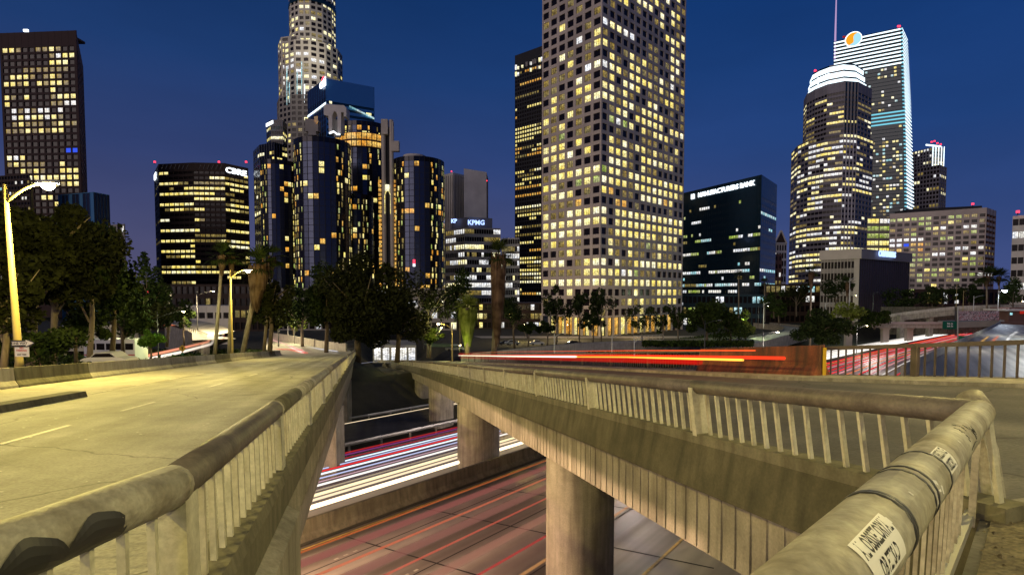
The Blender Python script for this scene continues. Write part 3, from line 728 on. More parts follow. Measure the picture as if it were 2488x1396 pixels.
# litter flecks on the left road
b = MB()
for k in range(60):
    x = rnd.uniform(-8.5, -2.6); y = rnd.uniform(3.5, 14); p = Lp(x, y, .01); s = rnd.uniform(.008, .03)
    b.face([p, p+Vector((s*2, 0, 0)), p+Vector((s*2.2, s, 0)), p+Vector((0, s, 0))], 'white')
b.build('litter', kind='stuff', label='small pale scraps of litter on the left road', cat='litter')
# ------------------------------------------------------------------ towers
GZ = -17.2
class Bld:
    def __init__(s, name, label, cat, loc, cap=300, seed=1, minpx=7.5):
        s.root = thing(name, label, cat, loc); s.wall = MB(); s.wins = []; s.cap = cap; s.rng = random.Random(seed); s.minpx = minpx; s.cache = {}
    def facade(s, A, B, z0, z1, nb, nf, pier=.2, span=.35, rec=.35, mat_='wall_grey', smat=None, lit=None, proud=.06, m0=0, m1=0, top=0, bottom=0, name='window'):
        """A, B base corners, left to right as seen from outside"""
        A = Vector((A[0], A[1], 0)); B = Vector((B[0], B[1], 0)); d = (B-A); W = d.length; d = d/W; n = Vector((d.y, -d.x, 0))
        u0, u1 = m0, W-m1; bw = (u1-u0)/nb; zb, zt = z0+bottom, z1-top; fh = (zt-zb)/nf
        pw = bw*pier; sh = fh*span; w = s.wall; smat = smat or mat_
        P = lambda u, z, o=0: A+d*u+UP*z+n*o
        def slab(ua, ub, za, zb_, o, m, sides=True, caps=True):
            w.face([P(ua, za, o), P(ub, za, o), P(ub, zb_, o), P(ua, zb_, o)], m)
            if sides:
                w.face([P(ua, za, -rec), P(ua, za, o), P(ua, zb_, o), P(ua, zb_, -rec)], m); w.face([P(ub, za, o), P(ub, za, -rec), P(ub, zb_, -rec), P(ub, zb_, o)], m)
            if caps:
                w.face([P(ua, za, -rec), P(ub, za, -rec), P(ub, za, o), P(ua, za, o)], m); w.face([P(ua, zb_, o), P(ub, zb_, o), P(ub, zb_, -rec), P(ua, zb_, -rec)], m)
        if pier > 0:
            for j in range(nb+1):
                c = u0+bw*j; a = max(0, c-pw/2) if j else 0; b_ = min(W, c+pw/2) if j < nb else W
                slab(a, b_, z0, z1, proud, mat_, caps=False)
        else:
            slab(0, max(u0, .05), z0, z1, 0, mat_); slab(min(u1, W-.05), W, z0, z1, 0, mat_)
        for i in range(nf+1):
            c = zb+fh*i; a = c-sh/2 if i else z0; b_ = c+sh/2 if i < nf else z1
            slab(0, W, a, b_, 0, smat, sides=False)
        grid = lit(s.rng, nf, nb) if lit else [['w_dark']*nb for _ in range(nf)]
        ww, wh = bw*(1-pier), fh-sh
        rot = Matrix((d, n*-1, UP)).transposed()
        for i in range(nf):
            for j in range(nb):
                mk = grid[i][j]
                c = P(u0+bw*(j+.5), zb+fh*(i+.5), -rec*.85)
                s.wins.append((pxsize(c, ww)*abs(d.x*1) , c, d, ww/2+.01, wh/2+.01, mk, rot, name))
    def lean(s, *a): pass
    def roof(s, pts, z, m='wall_dark'):
        s.wall.face([Vector((p[0], p[1], z)) for p in pts], m)
    def blank(s, A, B, z0, z1, m):
        s.wall.face([(A[0], A[1], z0), (B[0], B[1], z0), (B[0], B[1], z1), (A[0], A[1], z1)], m)
    def done(s, wallname='wall', bulk=False):
        s.wall.build(wallname, s.root)
        ws = sorted(s.wins, key=lambda t: -t[0]); 
        k = 0 if bulk else sum(1 for t in ws[:s.cap] if t[0] > s.minpx)
        ind, rest = ws[:k], ws[k:]
        for (px, c, d, a, h, mk, rot, nm) in ind:
            key = (round(a, 2), round(h, 2), mk)
            if key not in s.cache:
                b = MB(); b.face([(-key[0], 0, -key[1]), (key[0], 0, -key[1]), (key[0], 0, key[1]), (-key[0], 0, key[1])], mk); 
                b.face([(-key[0], .12, -key[1]), (-key[0], .12, key[1]), (key[0], .12, key[1]), (key[0], .12, -key[1])], 'wall_black')
                s.cache[key] = b.mesh(nm)
            inst(nm, s.cache[key], s.root, c, rot)
        if rest:
            b = MB()
            for (px, c, d, a, h, mk, rot, nm) in rest:
                b.face([c-d*a-UP*h, c+d*a-UP*h, c+d*a+UP*h, c-d*a+UP*h], mk)
            ob = b.build('window', s.root)
            if len(rest) > 1: ob['kind'] = 'stuff'
        return s.root
def runs(p, cols, dark='w_dark', stick=.7, rowvar=.35, rows=None):
    def fn(rng, nf, nb):
        g = []
        for i in range(nf):
            pr = p if rows is None else rows[min(i, len(rows)-1)]
            pr = max(0, min(1, pr+rng.uniform(-rowvar, rowvar))); on = rng.random() < pr; col = rng.choice(cols); r = []
            for j in range(nb):
                if rng.random() > stick: on = rng.random() < pr; col = rng.choice(cols)
                r.append(col if on else (dark if isinstance(dark, str) else rng.choice(dark)))
            g.append(r)
        return g
    return fn
def coded(lines, key):
    """lines from the top floor down, one letter a window"""
    def fn(rng, nf, nb):
        g = []
        for i in range(nf):
            r = nf-1-i; L = lines[r % len(lines)] if r < len(lines) else lines[-1]
            g.append([key[L[j % len(L)]] for j in range(nb)])
        return g
    return fn
def xy(px, Y, ref=450):
    p = at(px, ref, Y); return (p.x, p.y)
def zat(py, Y, px=1244): return at(px, py, Y).z
def beacon(root, p, r=.9):
    b = MB(); b.cbox((p[0], p[1], p[2]), r, r, r*1.2, 'red_beacon'); b.cbox((p[0], p[1], p[2]-r), r*.4, r*.4, r*2, 'dark_metal'); b.build('warning_light', root)

YEL = ['w_yellow', 'w_yellow', 'w_bright', 'w_dim']

# 1 -- brown granite tower, far left
B = Bld('office_tower', 'tall dark brown tower with yellow window rows at the far left edge', 'tower', (at(100, 700, 375).x, 375, GZ), seed=3)
A, b_, c, dd = xy(13, 372), xy(198, 368), xy(212, 425), xy(60, 430)
zt = zat(74, 368, 100); k1 = {'.': 'w_dark', 'y': 'w_yellow', 'b': 'w_bright', 'd': 'w_dim', 'B': 'w_blue', 'w': 'w_white'}
city = ['yyd..ddyd..', '.......dwyy', '.......yyb.', '...ddddddd.', '.yyyd.dyd..', 'yydy.ydyyd.', '.......y...', 'yd.y...dbyy', 'y......ddww', '.wdwdww.w..', '.wywyywyd..', '.dyddd.dydd', 'dddydydyy..', '...........', '...........', '.........BB', 'bwy........', 'dydddd..y..', '..ydyd..yyy', 'yyybybyybyy', 'ybyyybbydyy', '...........', '...d.yy....', '.......yyww', '.yy....y...', '...yy......', '....y...y..', '...........', '...........', '...........', '...........']
B.facade(A, b_, GZ, zt, 11, 39, .22, .34, .5, 'wall_brown', lit=coded(city, k1), top=9.5, m0=1.2, m1=1.5, bottom=8)
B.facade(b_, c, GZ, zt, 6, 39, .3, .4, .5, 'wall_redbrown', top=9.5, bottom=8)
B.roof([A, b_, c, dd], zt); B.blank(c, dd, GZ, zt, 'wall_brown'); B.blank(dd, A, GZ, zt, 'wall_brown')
r = B.done(); text = None
b = MB(); b.cbox((at(63, 74, 372).x, 372, zt+1), 3, 1, 1.5, 'sign_glow'); b.build('roof_light', r)
b = MB(); b.cbox((at(170, 74, 385).x, 385, zt+.6), 14, 9, 1.6, 'wall_brown'); b.build('plant_room', r)

# 2 -- convex office block with the roof sign
B = Bld('office_block', 'broad dark office block with ribbons of yellow windows and a glowing roof sign', 'office block', (at(490, 700, 425).x, 425, GZ), seed=5)
A0, A, A2, b1, b2 = xy(375, 455), xy(386, 424), xy(470, 419), xy(547, 421), xy(604, 438)
zt = zat(397, 422, 490)
rowp = [.3, .7, .75, .7, .6, .25, .35, .8, .7, .5, .35, .6, .3, .5, .45, .5, .2, .8, .3, .85, .55, .3, .85, .8, .5, .4, .3]
for (p, q, nb) in ((A, A2, 7), (A2, b1, 6), (b1, b2, 5)):
    B.facade(p, q, GZ, zt, nb, 27, .10, .5, .5, 'wall_dark', 'wall_dark', runs(.5, ['w_yellow', 'w_yellow', 'w_yellow', 'w_dim', 'w_bright'], stick=.8, rows=rowp, rowvar=.15), top=5.5, bottom=3)
B.facade(A0, A, GZ, zt, 4, 27, .3, .5, .4, 'wall_greyblue', lit=runs(.12, ['w_dim']), top=5.5, bottom=3)
back = xy(600, 470); B.roof([A0, A, A2, b1, b2, back], zt); B.blank(b2, back, GZ, zt, 'wall_dark'); B.blank(back, A0, GZ, zt, 'wall_dark')
r = B.done()
for k in range(9):
    t = k/9; p = Vector((A[0]+(b1[0]-A[0])*t, A[1]-.4, zt-4.6)); 
b = MB()
for k in range(16):
    x = A[0]+2+(b1[0]-A[0]-5)*k/15; b.tube([(x, 419.5, zt-5), (x+1.6, 419.5, zt-1.5)], .22, 'wall_grey', n=4)
b.build('roof_brace', r)
d2 = (Vector(b2)-Vector(b1)).normalized(); d3 = Vector((d2.x, d2.y, 0))
text_on('sign', 'CBRE', r, (Vector((b1[0], b1[1], zt-5.2))+d3*10+Vector((0, -1.0, 0))), d3, UP, 6.0, 'sign_glow', depth=.3, sx=1.25, bold=True)
text_on('sign', 'CBRE', r, Vector(((A0[0]+A[0])/2, (A0[1]+A[1])/2-1.5, zt-7)), Vector((A[0]-A0[0], A[1]-A0[1], 0)), UP, 6.5, 'sign_glow', depth=.3, bold=True)
for px in (376, 532, 598): 
    p = at(px, 396, 425); beacon(r, (p.x, 425, zt+1.2), 1.1)

# 3 -- pale stepped tower behind the hotel
B = Bld('stepped_tower', 'tallest pale stepped tower with a rounded top leaving the frame, behind the hotel', 'tower', (at(766, 700, 450).x, 450, GZ), seed=9)
def poly(cx, Y, rad, n, ph=0): 
    p0 = at(cx, 450, Y); return [(p0.x+rad*math.sin(2*math.pi*(k+ph)/n), p0.y-rad*math.cos(2*math.pi*(k+ph)/n)) for k in range(n)]
def tier(B, cx, Y, rad, n, z0, z1, nb, fh, litf, m='wall_cream', ph=.5, **k):
    P = poly(cx, Y, rad, n, ph)
    nf = max(1, int(round((z1-z0)/fh)))
    for i in range(n):
        a, c = P[i], P[(i+1) % n]
        mid = Vector(((a[0]+c[0])/2, (a[1]+c[1])/2, 0)); out = Vector((mid.x-at(cx, 450, Y).x, mid.y-Y, 0))
        if out.dot(mid) < 0: B.facade(a, c, z0, z1, nb, nf, mat_=m, lit=litf, **k)
        else: B.blank(c, a, z0, z1, m)
    B.roof(P, z1, m); return P
L3 = runs(.5, ['w_bright', 'w_bright', 'w_white', 'w_dim', 'w_yellow'], stick=.45, rowvar=.4)
zz = lambda py: zat(py, 450)
tier(B, 766, 450, 18.3, 12, zz(128), zz(-40), 2, 4.2, L3, pier=.32, span=.38)
tier(B, 765, 450, 23.6, 12, zz(258), zz(128), 2, 4.2, L3, pier=.36, span=.4)
tier(B, 745, 452, 21, 8, zz(290), zz(112), 2, 4.2, L3, pier=.36, span=.4, ph=.2)
tier(B, 762, 450, 27.5, 12, GZ, zz(258), 3, 4.2, runs(.2, ['w_bright', 'w_yellow', 'w_dim'], stick=.4, rowvar=.2), pier=.36, span=.42, m='wall_grey')
r = B.done(bulk=False)
P = poly(766, 450, 18.9, 12, .5); b = MB(); b.prism([(p[0]-P[0][0], p[1]-P[0][1]) for p in P], [((P[0][0], P[0][1], zz(30)), (1, 0, 0), (0, 1, 0)), ((P[0][0], P[0][1], zz(20)), (1, 0, 0), (0, 1, 0))], 'g_tealdark'); b.build('dark_band', r)
b = MB()
for px, y0, y1 in ((697, 165, 255), (703, 200, 250), (722, 175, 235), (733, 150, 245), (740, 205, 250)):
    p0, p1 = at(px, y1, 424), at(px, y0, 424); b.tube([p0, p1], .35, 'w_teal' if px < 735 else 'sign_glow', n=4)
b.build('light_strip', r)
for px, py, Y in ((800, 262, 400), (765, 120, 405), (735, 60, 400)):  # bare lamps added in front of the tower to brighten its walls
    p = at(px, py, Y); l_ = bpy.data.lights.new('added_floodlight', 'POINT'); l_.energy = 17000; l_.color = (1, .93, .76); l_.shadow_soft_size = 1.5
    o = bpy.data.objects.new('added_floodlight', l_); COL.objects.link(o); o.parent = r; o.location = p-WO[r.name]

# 4 -- blue glass slab with the red arc sign
B = Bld('glass_tower', 'blue glass tower with a red-arc sign at its corner, behind the hotel', 'tower', (at(830, 700, 380).x, 380, GZ), seed=4)
A, b1, c = xy(751, 392), xy(795, 368), xy(912, 384); bk = xy(880, 420); zt = zat(190, 368, 795)
B.facade(A, b1, GZ, zt, 8, 40, .08, .45, .15, 'g_blue', 'g_navy', runs(.03, ['w_dim', 'w_blue']), top=12)
def bands(rng, nf, nb):
    g = [['g_tealdark']*nb for _ in range(nf)]
    for j in range(nb): g[nf-6][j] = 'w_teal' if j > 9 else 'g_tealdark'
    for (i, j) in ((nf-1, 1), (nf-4, nb-5), (nf-2, nb-2), (nf-2, nb-3)): g[i][j] = 'w_bright'
    return g
B.facade(b1, c, GZ, zt, 18, 40, 0, .52, .12, 'g_blue', 'g_blue', bands, top=14, m0=.4, m1=.4)
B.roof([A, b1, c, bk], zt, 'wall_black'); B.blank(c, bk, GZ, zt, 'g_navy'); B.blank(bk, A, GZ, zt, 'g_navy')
r = B.done(bulk=True)
b = MB(); b.prism([(0, 0), (0, 1.2), (.4, 1.2), (.4, 0)], [(Vector((A[0], A[1]-.2, zat(272, 380))), (0, -1, 0), UP), (Vector((b1[0], b1[1]-.2, zat(258, 372))), (0, -1, 0), UP)], 'white_glow')
b.prism([(0, 0), (0, 1.2), (.4, 1.2), (.4, 0)], [(Vector((at(850, 265, 375).x, 374, zat(262, 375))), (0, -1, 0), UP), (Vector((c[0], c[1]-.6, zat(291, 384))), (0, -1, 0), UP)], 'w_teal'); b.build('light_strip', r)
dl = (Vector(b1)-Vector(A)).normalized(); d3 = Vector((dl.x, dl.y, 0)); so = at(786, 208, 371)+Vector((0, -1.5, 0))
text_on('sign', 'citi', r, so+UP*1.0, d3, UP, 9.0, 'sign_glow', depth=.2, bold=True)
b = MB(); nrm = Vector((d3.y, -d3.x, 0)); b.tube([so+d3*(2.4*math.cos(a))*.8+UP*(2.4+2.2*math.sin(a))+d3*1.5 for a in [math.pi*k/8 for k in range(9)]], .5, 'red_beacon', n=6); b.build('sign_arc', r)
p = at(853, 199, 390); beacon(r, (p.x, 388, zt+1), 1.2)

# 5 -- the hotel of mirrored glass cylinders
H = thing('cylinder_hotel', 'hotel of dark mirrored glass cylinders with orange rooms and concrete lift shafts', 'hotel', (at(850, 700, 285).x, 285, GZ))
def cyl(cx, Y, rad, ytop, label=None, n=32, fh=3.15, litp=.05, seed=1, z0=GZ, refl=(), rows_lit=None, cols=('w_orange', 'w_orange', 'w_yellow')):
    c = at(cx, 500, Y); zt = zat(ytop, Y-rad); rng = random.Random(seed)
    nf = int((zt-z0-2.5)/fh); fh = (zt-z0-2.5)/nf
    body = MB(); P = lambda a, z, rr=rad: Vector((c.x+rr*math.sin(a), c.y-rr*math.cos(a), z))
    an = [2*math.pi*k/n for k in range(n+1)]
    lits = []
    tocam = math.atan2(-c.x, c.y)*-1
    for k in range(n):
        a0, a1 = an[k], an[k+1]; mid = (a0+a1)/2
        nx_, ny_ = math.sin(mid), -math.cos(mid); vis = -(nx_*c.x+ny_*c.y) > 0
        if not vis:
            body.face([P(a0, z0), P(a1, z0), P(a1, zt), P(a0, zt)], 'g_navy_dark'); continue
        # where on the front this strip falls, -1 .. 1
        side = (nx_*c.y-ny_*c.x)/c.length
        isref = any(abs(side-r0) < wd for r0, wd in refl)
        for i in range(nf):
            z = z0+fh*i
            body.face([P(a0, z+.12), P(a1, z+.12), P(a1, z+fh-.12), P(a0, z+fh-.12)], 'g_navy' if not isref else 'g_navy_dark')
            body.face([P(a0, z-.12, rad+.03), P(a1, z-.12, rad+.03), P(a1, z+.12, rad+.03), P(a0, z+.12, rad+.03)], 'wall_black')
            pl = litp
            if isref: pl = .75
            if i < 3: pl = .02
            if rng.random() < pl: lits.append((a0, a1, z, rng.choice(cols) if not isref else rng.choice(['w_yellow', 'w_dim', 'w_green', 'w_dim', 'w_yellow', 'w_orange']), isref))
        am = a0; body.face([P(am-.012, z0, rad+.07), P(am+.012, z0, rad+.07), P(am+.012, zt, rad+.07), P(am-.012, zt, rad+.07)], 'wall_black')
        body.face([P(a0, zt-2.5), P(a1, zt-2.5), P(a1, zt), P(a0, zt)], 'g_navy_dark')
    body.face([P(an[k], zt) for k in range(n)], 'wall_black')
    t = body.build('glass_cylinder', H, label=label)
    for (a0, a1, z, mk, isref) in lits:
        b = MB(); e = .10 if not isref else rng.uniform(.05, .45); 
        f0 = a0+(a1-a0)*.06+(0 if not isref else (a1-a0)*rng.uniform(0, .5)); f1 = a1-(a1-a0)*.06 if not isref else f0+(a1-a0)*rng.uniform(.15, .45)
        b.face([P(f0, z+.35, rad+.05), P(f1, z+.35, rad+.05), P(f1, z+fh-.35, rad+.05), P(f0, z+fh-.35, rad+.05)], mk)
        b.build('window', t)  # on refl strips these glowing slivers imitate reflections in the glass, not rooms
    return t, c, zt
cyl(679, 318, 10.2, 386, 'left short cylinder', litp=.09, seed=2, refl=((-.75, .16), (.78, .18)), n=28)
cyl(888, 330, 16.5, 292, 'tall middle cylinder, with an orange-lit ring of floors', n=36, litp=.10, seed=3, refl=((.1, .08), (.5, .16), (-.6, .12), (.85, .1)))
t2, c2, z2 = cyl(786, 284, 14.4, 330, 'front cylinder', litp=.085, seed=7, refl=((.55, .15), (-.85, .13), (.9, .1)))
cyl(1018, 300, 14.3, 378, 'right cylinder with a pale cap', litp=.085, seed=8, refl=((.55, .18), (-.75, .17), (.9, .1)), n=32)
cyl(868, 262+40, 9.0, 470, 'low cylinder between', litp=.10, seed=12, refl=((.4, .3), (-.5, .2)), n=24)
# orange ring
b = MB(); c = at(888, 500, 330); 
for (ya, yb) in ((322, 337), (341, 354)):
    za, zb_ = zat(yb, 313), zat(ya, 313)
    for k in range(36):
        a0, a1 = 2*math.pi*k/36, 2*math.pi*(k+.86)/36
        b.face([(c.x+17.2*math.sin(a0), c.y-17.2*math.cos(a0), za), (c.x+17.2*math.sin(a1), c.y-17.2*math.cos(a1), za), (c.x+17.2*math.sin(a1), c.y-17.2*math.cos(a1), zb_), (c.x+17.2*math.sin(a0), c.y-17.2*math.cos(a0), zb_)], 'w_orange')
    for z in (za-.4, zb_):
        b.prism([(17.4*math.sin(2*math.pi*k/36), -17.4*math.cos(2*math.pi*k/36)) for k in range(36)], [((c.x, c.y, z), (1, 0, 0), (0, 1, 0)), ((c.x, c.y, z+.4), (1, 0, 0), (0, 1, 0))], 'wall_redbrown')
b.build('restaurant_ring', H)
# concrete lift shafts with arched heads
def shaft(px, Y, wpx, ytop, ybot, m='wall_cream', slot=True):
    b = MB(); p = at(px, 500, Y); wm = wpx*Y/F; zt = zat(ytop, Y); zb_ = zat(ybot, Y)
    for sx_ in (-.5, .5): 
        ring = [(wm*.17*math.cos(2*math.pi*k/10), wm*.2*math.sin(2*math.pi*k/10)) for k in range(10)]
        b.prism(ring, [((p.x+sx_*wm*.64, p.y, zb_), (1, 0, 0), (0, 1, 0)), ((p.x+sx_*wm*.64, p.y, zt), (1, 0, 0), (0, 1, 0))], m)
    if slot: b.cbox((p.x, p.y+1.2, zb_), wm*.5, 1, zt-zb_-4, 'wall_black')
    return b, p, wm, zt, zb_
b, p, wm, zt, zb_ = shaft(943, 292, 30, 292, 690)
b.cbox((p.x-1.2, p.y-.4, zt-8), wm*.52, 3.2, 8, 'wall_cream'); b.cbox((p.x+4.3, p.y-.2, zt-17), 4.4, 3, 5.4, 'wall_cream'); b.cbox((p.x+2.6, p.y, zt-12), 1.6, 2, 11, 'wall_cream'); b.build('lift_shaft', H)
b = MB()
for side, off in ((-1, 4.3), (1, 4.3)):
    for k in range(26):
        b.cbox((p.x+side*off, p.y-.6, zt-34-k*2.35), 1.5, .5, 1.5, 'w_orange')
ob = b.build('window', H); ob['kind'] = 'stuff'
b = MB(); b.cbox((p.x, p.y-1.2, zat(465, 292)), 2.0, 1.2, 3.4, 'w_bright'); b.tube([(p.x-1.6, p.y-1, zat(520, 292)), (p.x-1.6, p.y-1, zat(475, 292)), (p.x, p.y-1, zat(458, 292)), (p.x+1.6, p.y-1, zat(475, 292)), (p.x+1.6, p.y-1, zat(520, 292))], .25, 'w_yellow', n=5); b.build('lift_car', H)
b = MB(); p = at(822, 500, 288); zt = zat(263, 288)
prof = [(-6, -4.5)]+[(-6, 0)]+[(-4.6, 1.0), (4.8, .4), (6, -1), (6, -5.5), (4.6, -5.5), (4.6, -3.2), (3.2, -3.2), (3.0, -14), (1.2, -14), (1.2, -5.0), (.5, -3.0), (-.6, -2.6), (-1.6, -5.0), (-1.8, -14), (-3.4, -14), (-3.6, -5.2), (-4.6, -4.8)]
b.prism(prof, [((p.x, p.y-3.2, zt), (1, 0, 0), UP), ((p.x, p.y+2.6, zt), (1, 0, 0), UP)], 'wall_white')
b.cbox((p.x-.3, p.y+1.2, zt-15), 3.2, 2, 9, 'wall_white')
b.build('lift_head', H)
b = MB(); b.tube([(p.x-3, p.y-3.6, zt-14.4), (p.x-.5, p.y-4.2, zt-13.6), (p.x+1.2, p.y-4.2, zt-15), (p.x+2.8, p.y-4, zt-15)], .45, 'sign_glow', n=6); b.build('light_strip', H)
b = MB(); p = at(762, 500, 292); zt = zat(290, 292)
b.prism([(-3.2, 0), (-3.2, -7), (-1.6, -7), (-1.6, -9), (2.6, -9), (2.6, -7), (3.8, -7), (3.8, -1)], [((p.x, p.y-2, zt), (1, 0, 0), UP), ((p.x, p.y+2, zt), (1, 0, 0), UP)], 'wall_grey'); b.build('lift_head', H)
b = MB(); b.prism([(-.1, 0), (1.6, .4), (2.0, -2.6), (1.0, -3.8), (.1, -2.8)], [((p.x+2, p.y-2.4, zt+.6), (1, 0, 0), UP), ((p.x+2, p.y-2.1, zt+.6), (1, 0, 0), UP)], 'w_orange'); b.build('window', H)
b = MB(); p = at(1018, 500, 300); zt = zat(378, 287)
b.prism([(6.3*math.cos(2*math.pi*k/20), 6.3*math.sin(2*math.pi*k/20)) for k in range(20)], [((p.x-1.5, p.y-4, zt-.2), (1, 0, 0), (0, 1, 0)), ((p.x-1.5, p.y-4, zt+1.9), (1, 0, 0), (0, 1, 0))], 'wall_white'); b.build('roof_cap', H)
b = MB(); p = at(1045, 500, 286)
for k in range(5): b.cbox(tuple(at(1006, 633+k*3.5, 284)), 1.2, .3, .6, 'red_beacon' if k < 3 else 'sign_glow')
b.build('sign', H)

# 6 -- grey rounded tower left of the hotel
B = Bld('office_tower', 'grey-blue tower with a small glowing rooftop sign, left of the hotel cylinders', 'tower', (at(650, 700, 385).x, 385, GZ), seed=14)
P6 = [xy(617, 400), xy(632, 383), xy(668, 376), xy(700, 385)]; zt = zat(352, 383, 640)
for p, q, nb in zip(P6, P6[1:], (3, 6, 5)): B.facade(p, q, GZ, zt, nb, 30, .12, .45, .3, 'wall_greyblue', 'g_navy_dark', runs(.22, ['w_bright', 'w_dim', 'w_yellow'], dark='g_navy_dark', stick=.6, rowvar=.3), top=1)
B.roof(P6+[xy(690, 420)], zt); 
Q6 = [xy(650, 392), xy(660, 384), xy(690, 384), xy(700, 395)]
for p, q, nb in zip(Q6, Q6[1:], (3, 6, 3)): B.facade(p, q, zt, zat(292, 385), nb, 4, .12, .4, .3, 'wall_greyblue', 'g_navy_dark', runs(.6, ['w_bright', 'w_yellow']), top=4)
B.roof(Q6, zat(292, 385)); r = B.done(bulk=True)
b = MB(); p = at(656, 305, 380); b.box(p+Vector((-2.4, -1, -1.2)), (5.2, -.6, 2.2), (0, .5, 0), (0, 0, 2.2), 'sign_glow'); b.build('sign', r)

# 7 -- ribbed tower, blank slab, low tower with blue sign
B = Bld('ribbed_tower', 'slim grey tower with fine dark vertical ribs beside the blank pale slab', 'tower', (at(1103, 700, 430).x, 430, GZ), seed=2)
A, b1, c = xy(1079, 436), xy(1101, 428), xy(1128, 437); zt = zat(419, 428, 1103)
B.facade(A, b1, GZ, zt, 5, 1, .6, .02, .6, 'wall_white', lit=None, top=.6); B.facade(b1, c, GZ, zt, 7, 1, .5, .02, .6, 'wall_white', top=.6)
B.roof([A, b1, c, xy(1110, 455)], zt, 'wall_grey'); r = B.done(bulk=True)
p = at(1097, 418, 430); beacon(r, (p.x, 430, zt+.8), .8)
B = Bld('slab_tower', 'blank pale windowless slab tower to the right of the hotel', 'tower', (at(1155, 700, 425).x, 425, GZ))
A, b1, c = xy(1127, 422), xy(1182, 428), xy(1186, 452); zl, zr_ = zat(409, 422), zat(418, 428)
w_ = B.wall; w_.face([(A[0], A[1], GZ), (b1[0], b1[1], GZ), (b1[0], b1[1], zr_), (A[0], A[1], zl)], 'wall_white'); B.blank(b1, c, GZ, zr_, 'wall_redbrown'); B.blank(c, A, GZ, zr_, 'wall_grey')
w_.face([(A[0], A[1], zl), (b1[0], b1[1], zr_), (c[0], c[1], zr_)], 'wall_grey'); r = B.done()
p = at(1183, 443, 430); beacon(r, (p.x, 429, zat(441, 430)), .7)
B = Bld('office_block', 'low stepped white office block with a blue glowing sign, right of the hotel', 'office block', (at(1150, 700, 350).x, 350, GZ), seed=21)
A, b1, c = xy(1082, 362), xy(1128, 346), xy(1216, 352); zt = zat(552, 346, 1128)
L7 = runs(.62, ['w_white', 'w_white', 'w_bright', 'w_dim'], stick=.75, rowvar=.35)
B.facade(A, b1, GZ, zt, 9, 12, .12, .42, .4, 'wall_white', lit=L7); B.facade(b1, c, GZ, zt, 15, 12, .10, .42, .4, 'wall_white', lit=L7); B.roof([A, b1, c, xy(1150, 390)], zt, 'wall_grey')
A, b1, c = xy(1096, 364), xy(1138, 352), xy(1196, 358); z2 = zat(527, 352, 1138)
B.blank(A, b1, zt, z2, 'wall_violet'); B.blank(b1, c, zt, z2, 'wall_violet'); B.roof([A, b1, c], z2, 'wall_grey'); r = B.done(bulk=True)
text_on('sign', 'KPMG', r, at(1157, 541, 350), Vector((1, .1, 0)), UP, 4.2, 'sign_blue', depth=.3, bold=True)
text_on('sign', 'KP', r, at(1103, 537, 356), Vector((1, -.3, 0)), UP, 3.6, 'sign_blue', depth=.3, bold=True)
B = Bld('office_block', 'small bright white-windowed block between the palm and the dark tower', 'office block', (at(1236, 700, 370).x, 370, GZ), seed=22)
A, b1 = xy(1218, 372), xy(1262, 368); zt = zat(578, 370, 1236); B.facade(A, b1, GZ, zt, 8, 11, .15, .35, .4, 'wall_white', lit=runs(.5, ['w_white', 'w_bright', 'w_dim'], stick=.6)); B.roof([A, b1, xy(1250, 400)], zt); B.done(bulk=True)
b = MB()

# 8 -- dark tower behind the white grid tower
B = Bld('office_tower', 'dark tower with fine rows of yellow windows, half behind the big grid tower', 'tower', (at(1290, 700, 500).x, 500, GZ), seed=31)
A, b1 = xy(1251, 513), xy(1340, 486); zt = zat(108, 490, 1314)
rw = [.6, .6, .1, .4, .8, .7, .0, .9, .9, .9, .8, .5, .9, .9, .8, .5, .3, .8, .3, .7, .6, .9, .2, .2, .7, .6, .8, .0, .1, .8, .4, .9, .5, .4, .5, .9, .0, .0, .3, .3, .5, .6, .3, .4, .9, .9, .8, .2]
B.facade(A, b1, GZ, zt, 15, 62, .3, .42, .4, 'wall_black', lit=runs(.5, ['w_yellow', 'w_yellow', 'w_bright', 'w_dim', 'w_orange'], stick=.88, rows=rw, rowvar=.1), top=12)
B.blank(b1, xy(1320, 540), GZ, zt, 'wall_black'); B.blank(xy(1320, 540), xy(1262, 540), GZ, zt, 'wall_black'); B.blank(xy(1262, 540), A, GZ, zt, 'wall_black'); B.roof([A, b1, xy(1320, 540), xy(1262, 540)], zt, 'wall_black'); r = B.done(bulk=True)
b = MB(); A3, B3 = Vector((A[0], A[1]-.6, 0)), Vector((b1[0], b1[1]-.6, 0)); rng = random.Random(4)
for k in range(16):
    for (y0, y1) in ((4, 9), (10.5, 15)):
        q = A3+(B3-A3)*(k+.5)/17; 
        if rng.random() < .75: b.box(q+UP*(zt-y1-5)-Vector((.9, 0, 0)), (1.9, -.3, 0), (0, .3, 0), (0, 0, y1-y0-rng.uniform(0, 2.5)), rng.choice(['w_bright', 'w_white', 'wall_grey']))
b.build('crown_grille', r)

# 9 -- the big square-gridded tower
B = Bld('grid_tower', 'huge pinkish square-gridded tower with many yellow windows, centre right', 'tower', (at(1459, 700, 215).x, 215, GZ), seed=41)
C = at(1459, 560, 203.6); th = math.atan(1371/F)
dR = Vector((math.sin(th), math.cos(th), 0)); dLt = Vector((-math.cos(th), math.sin(th), 0))
WL, WR = 7.05*4.42, 14.05*4.42
Ac = C+dLt*WL; Rc = C+dR*WR
gz0 = zat(772, 203.6)
nfl = 37; fh = 3.96; zt = gz0+nfl*fh
key = {'.': 'w_dark', 'y': 'w_yellow', 'b': 'w_bright', 'd': 'w_dim', 'o': 'w_orange', 'g': 'w_green', 'w': 'w_white'}
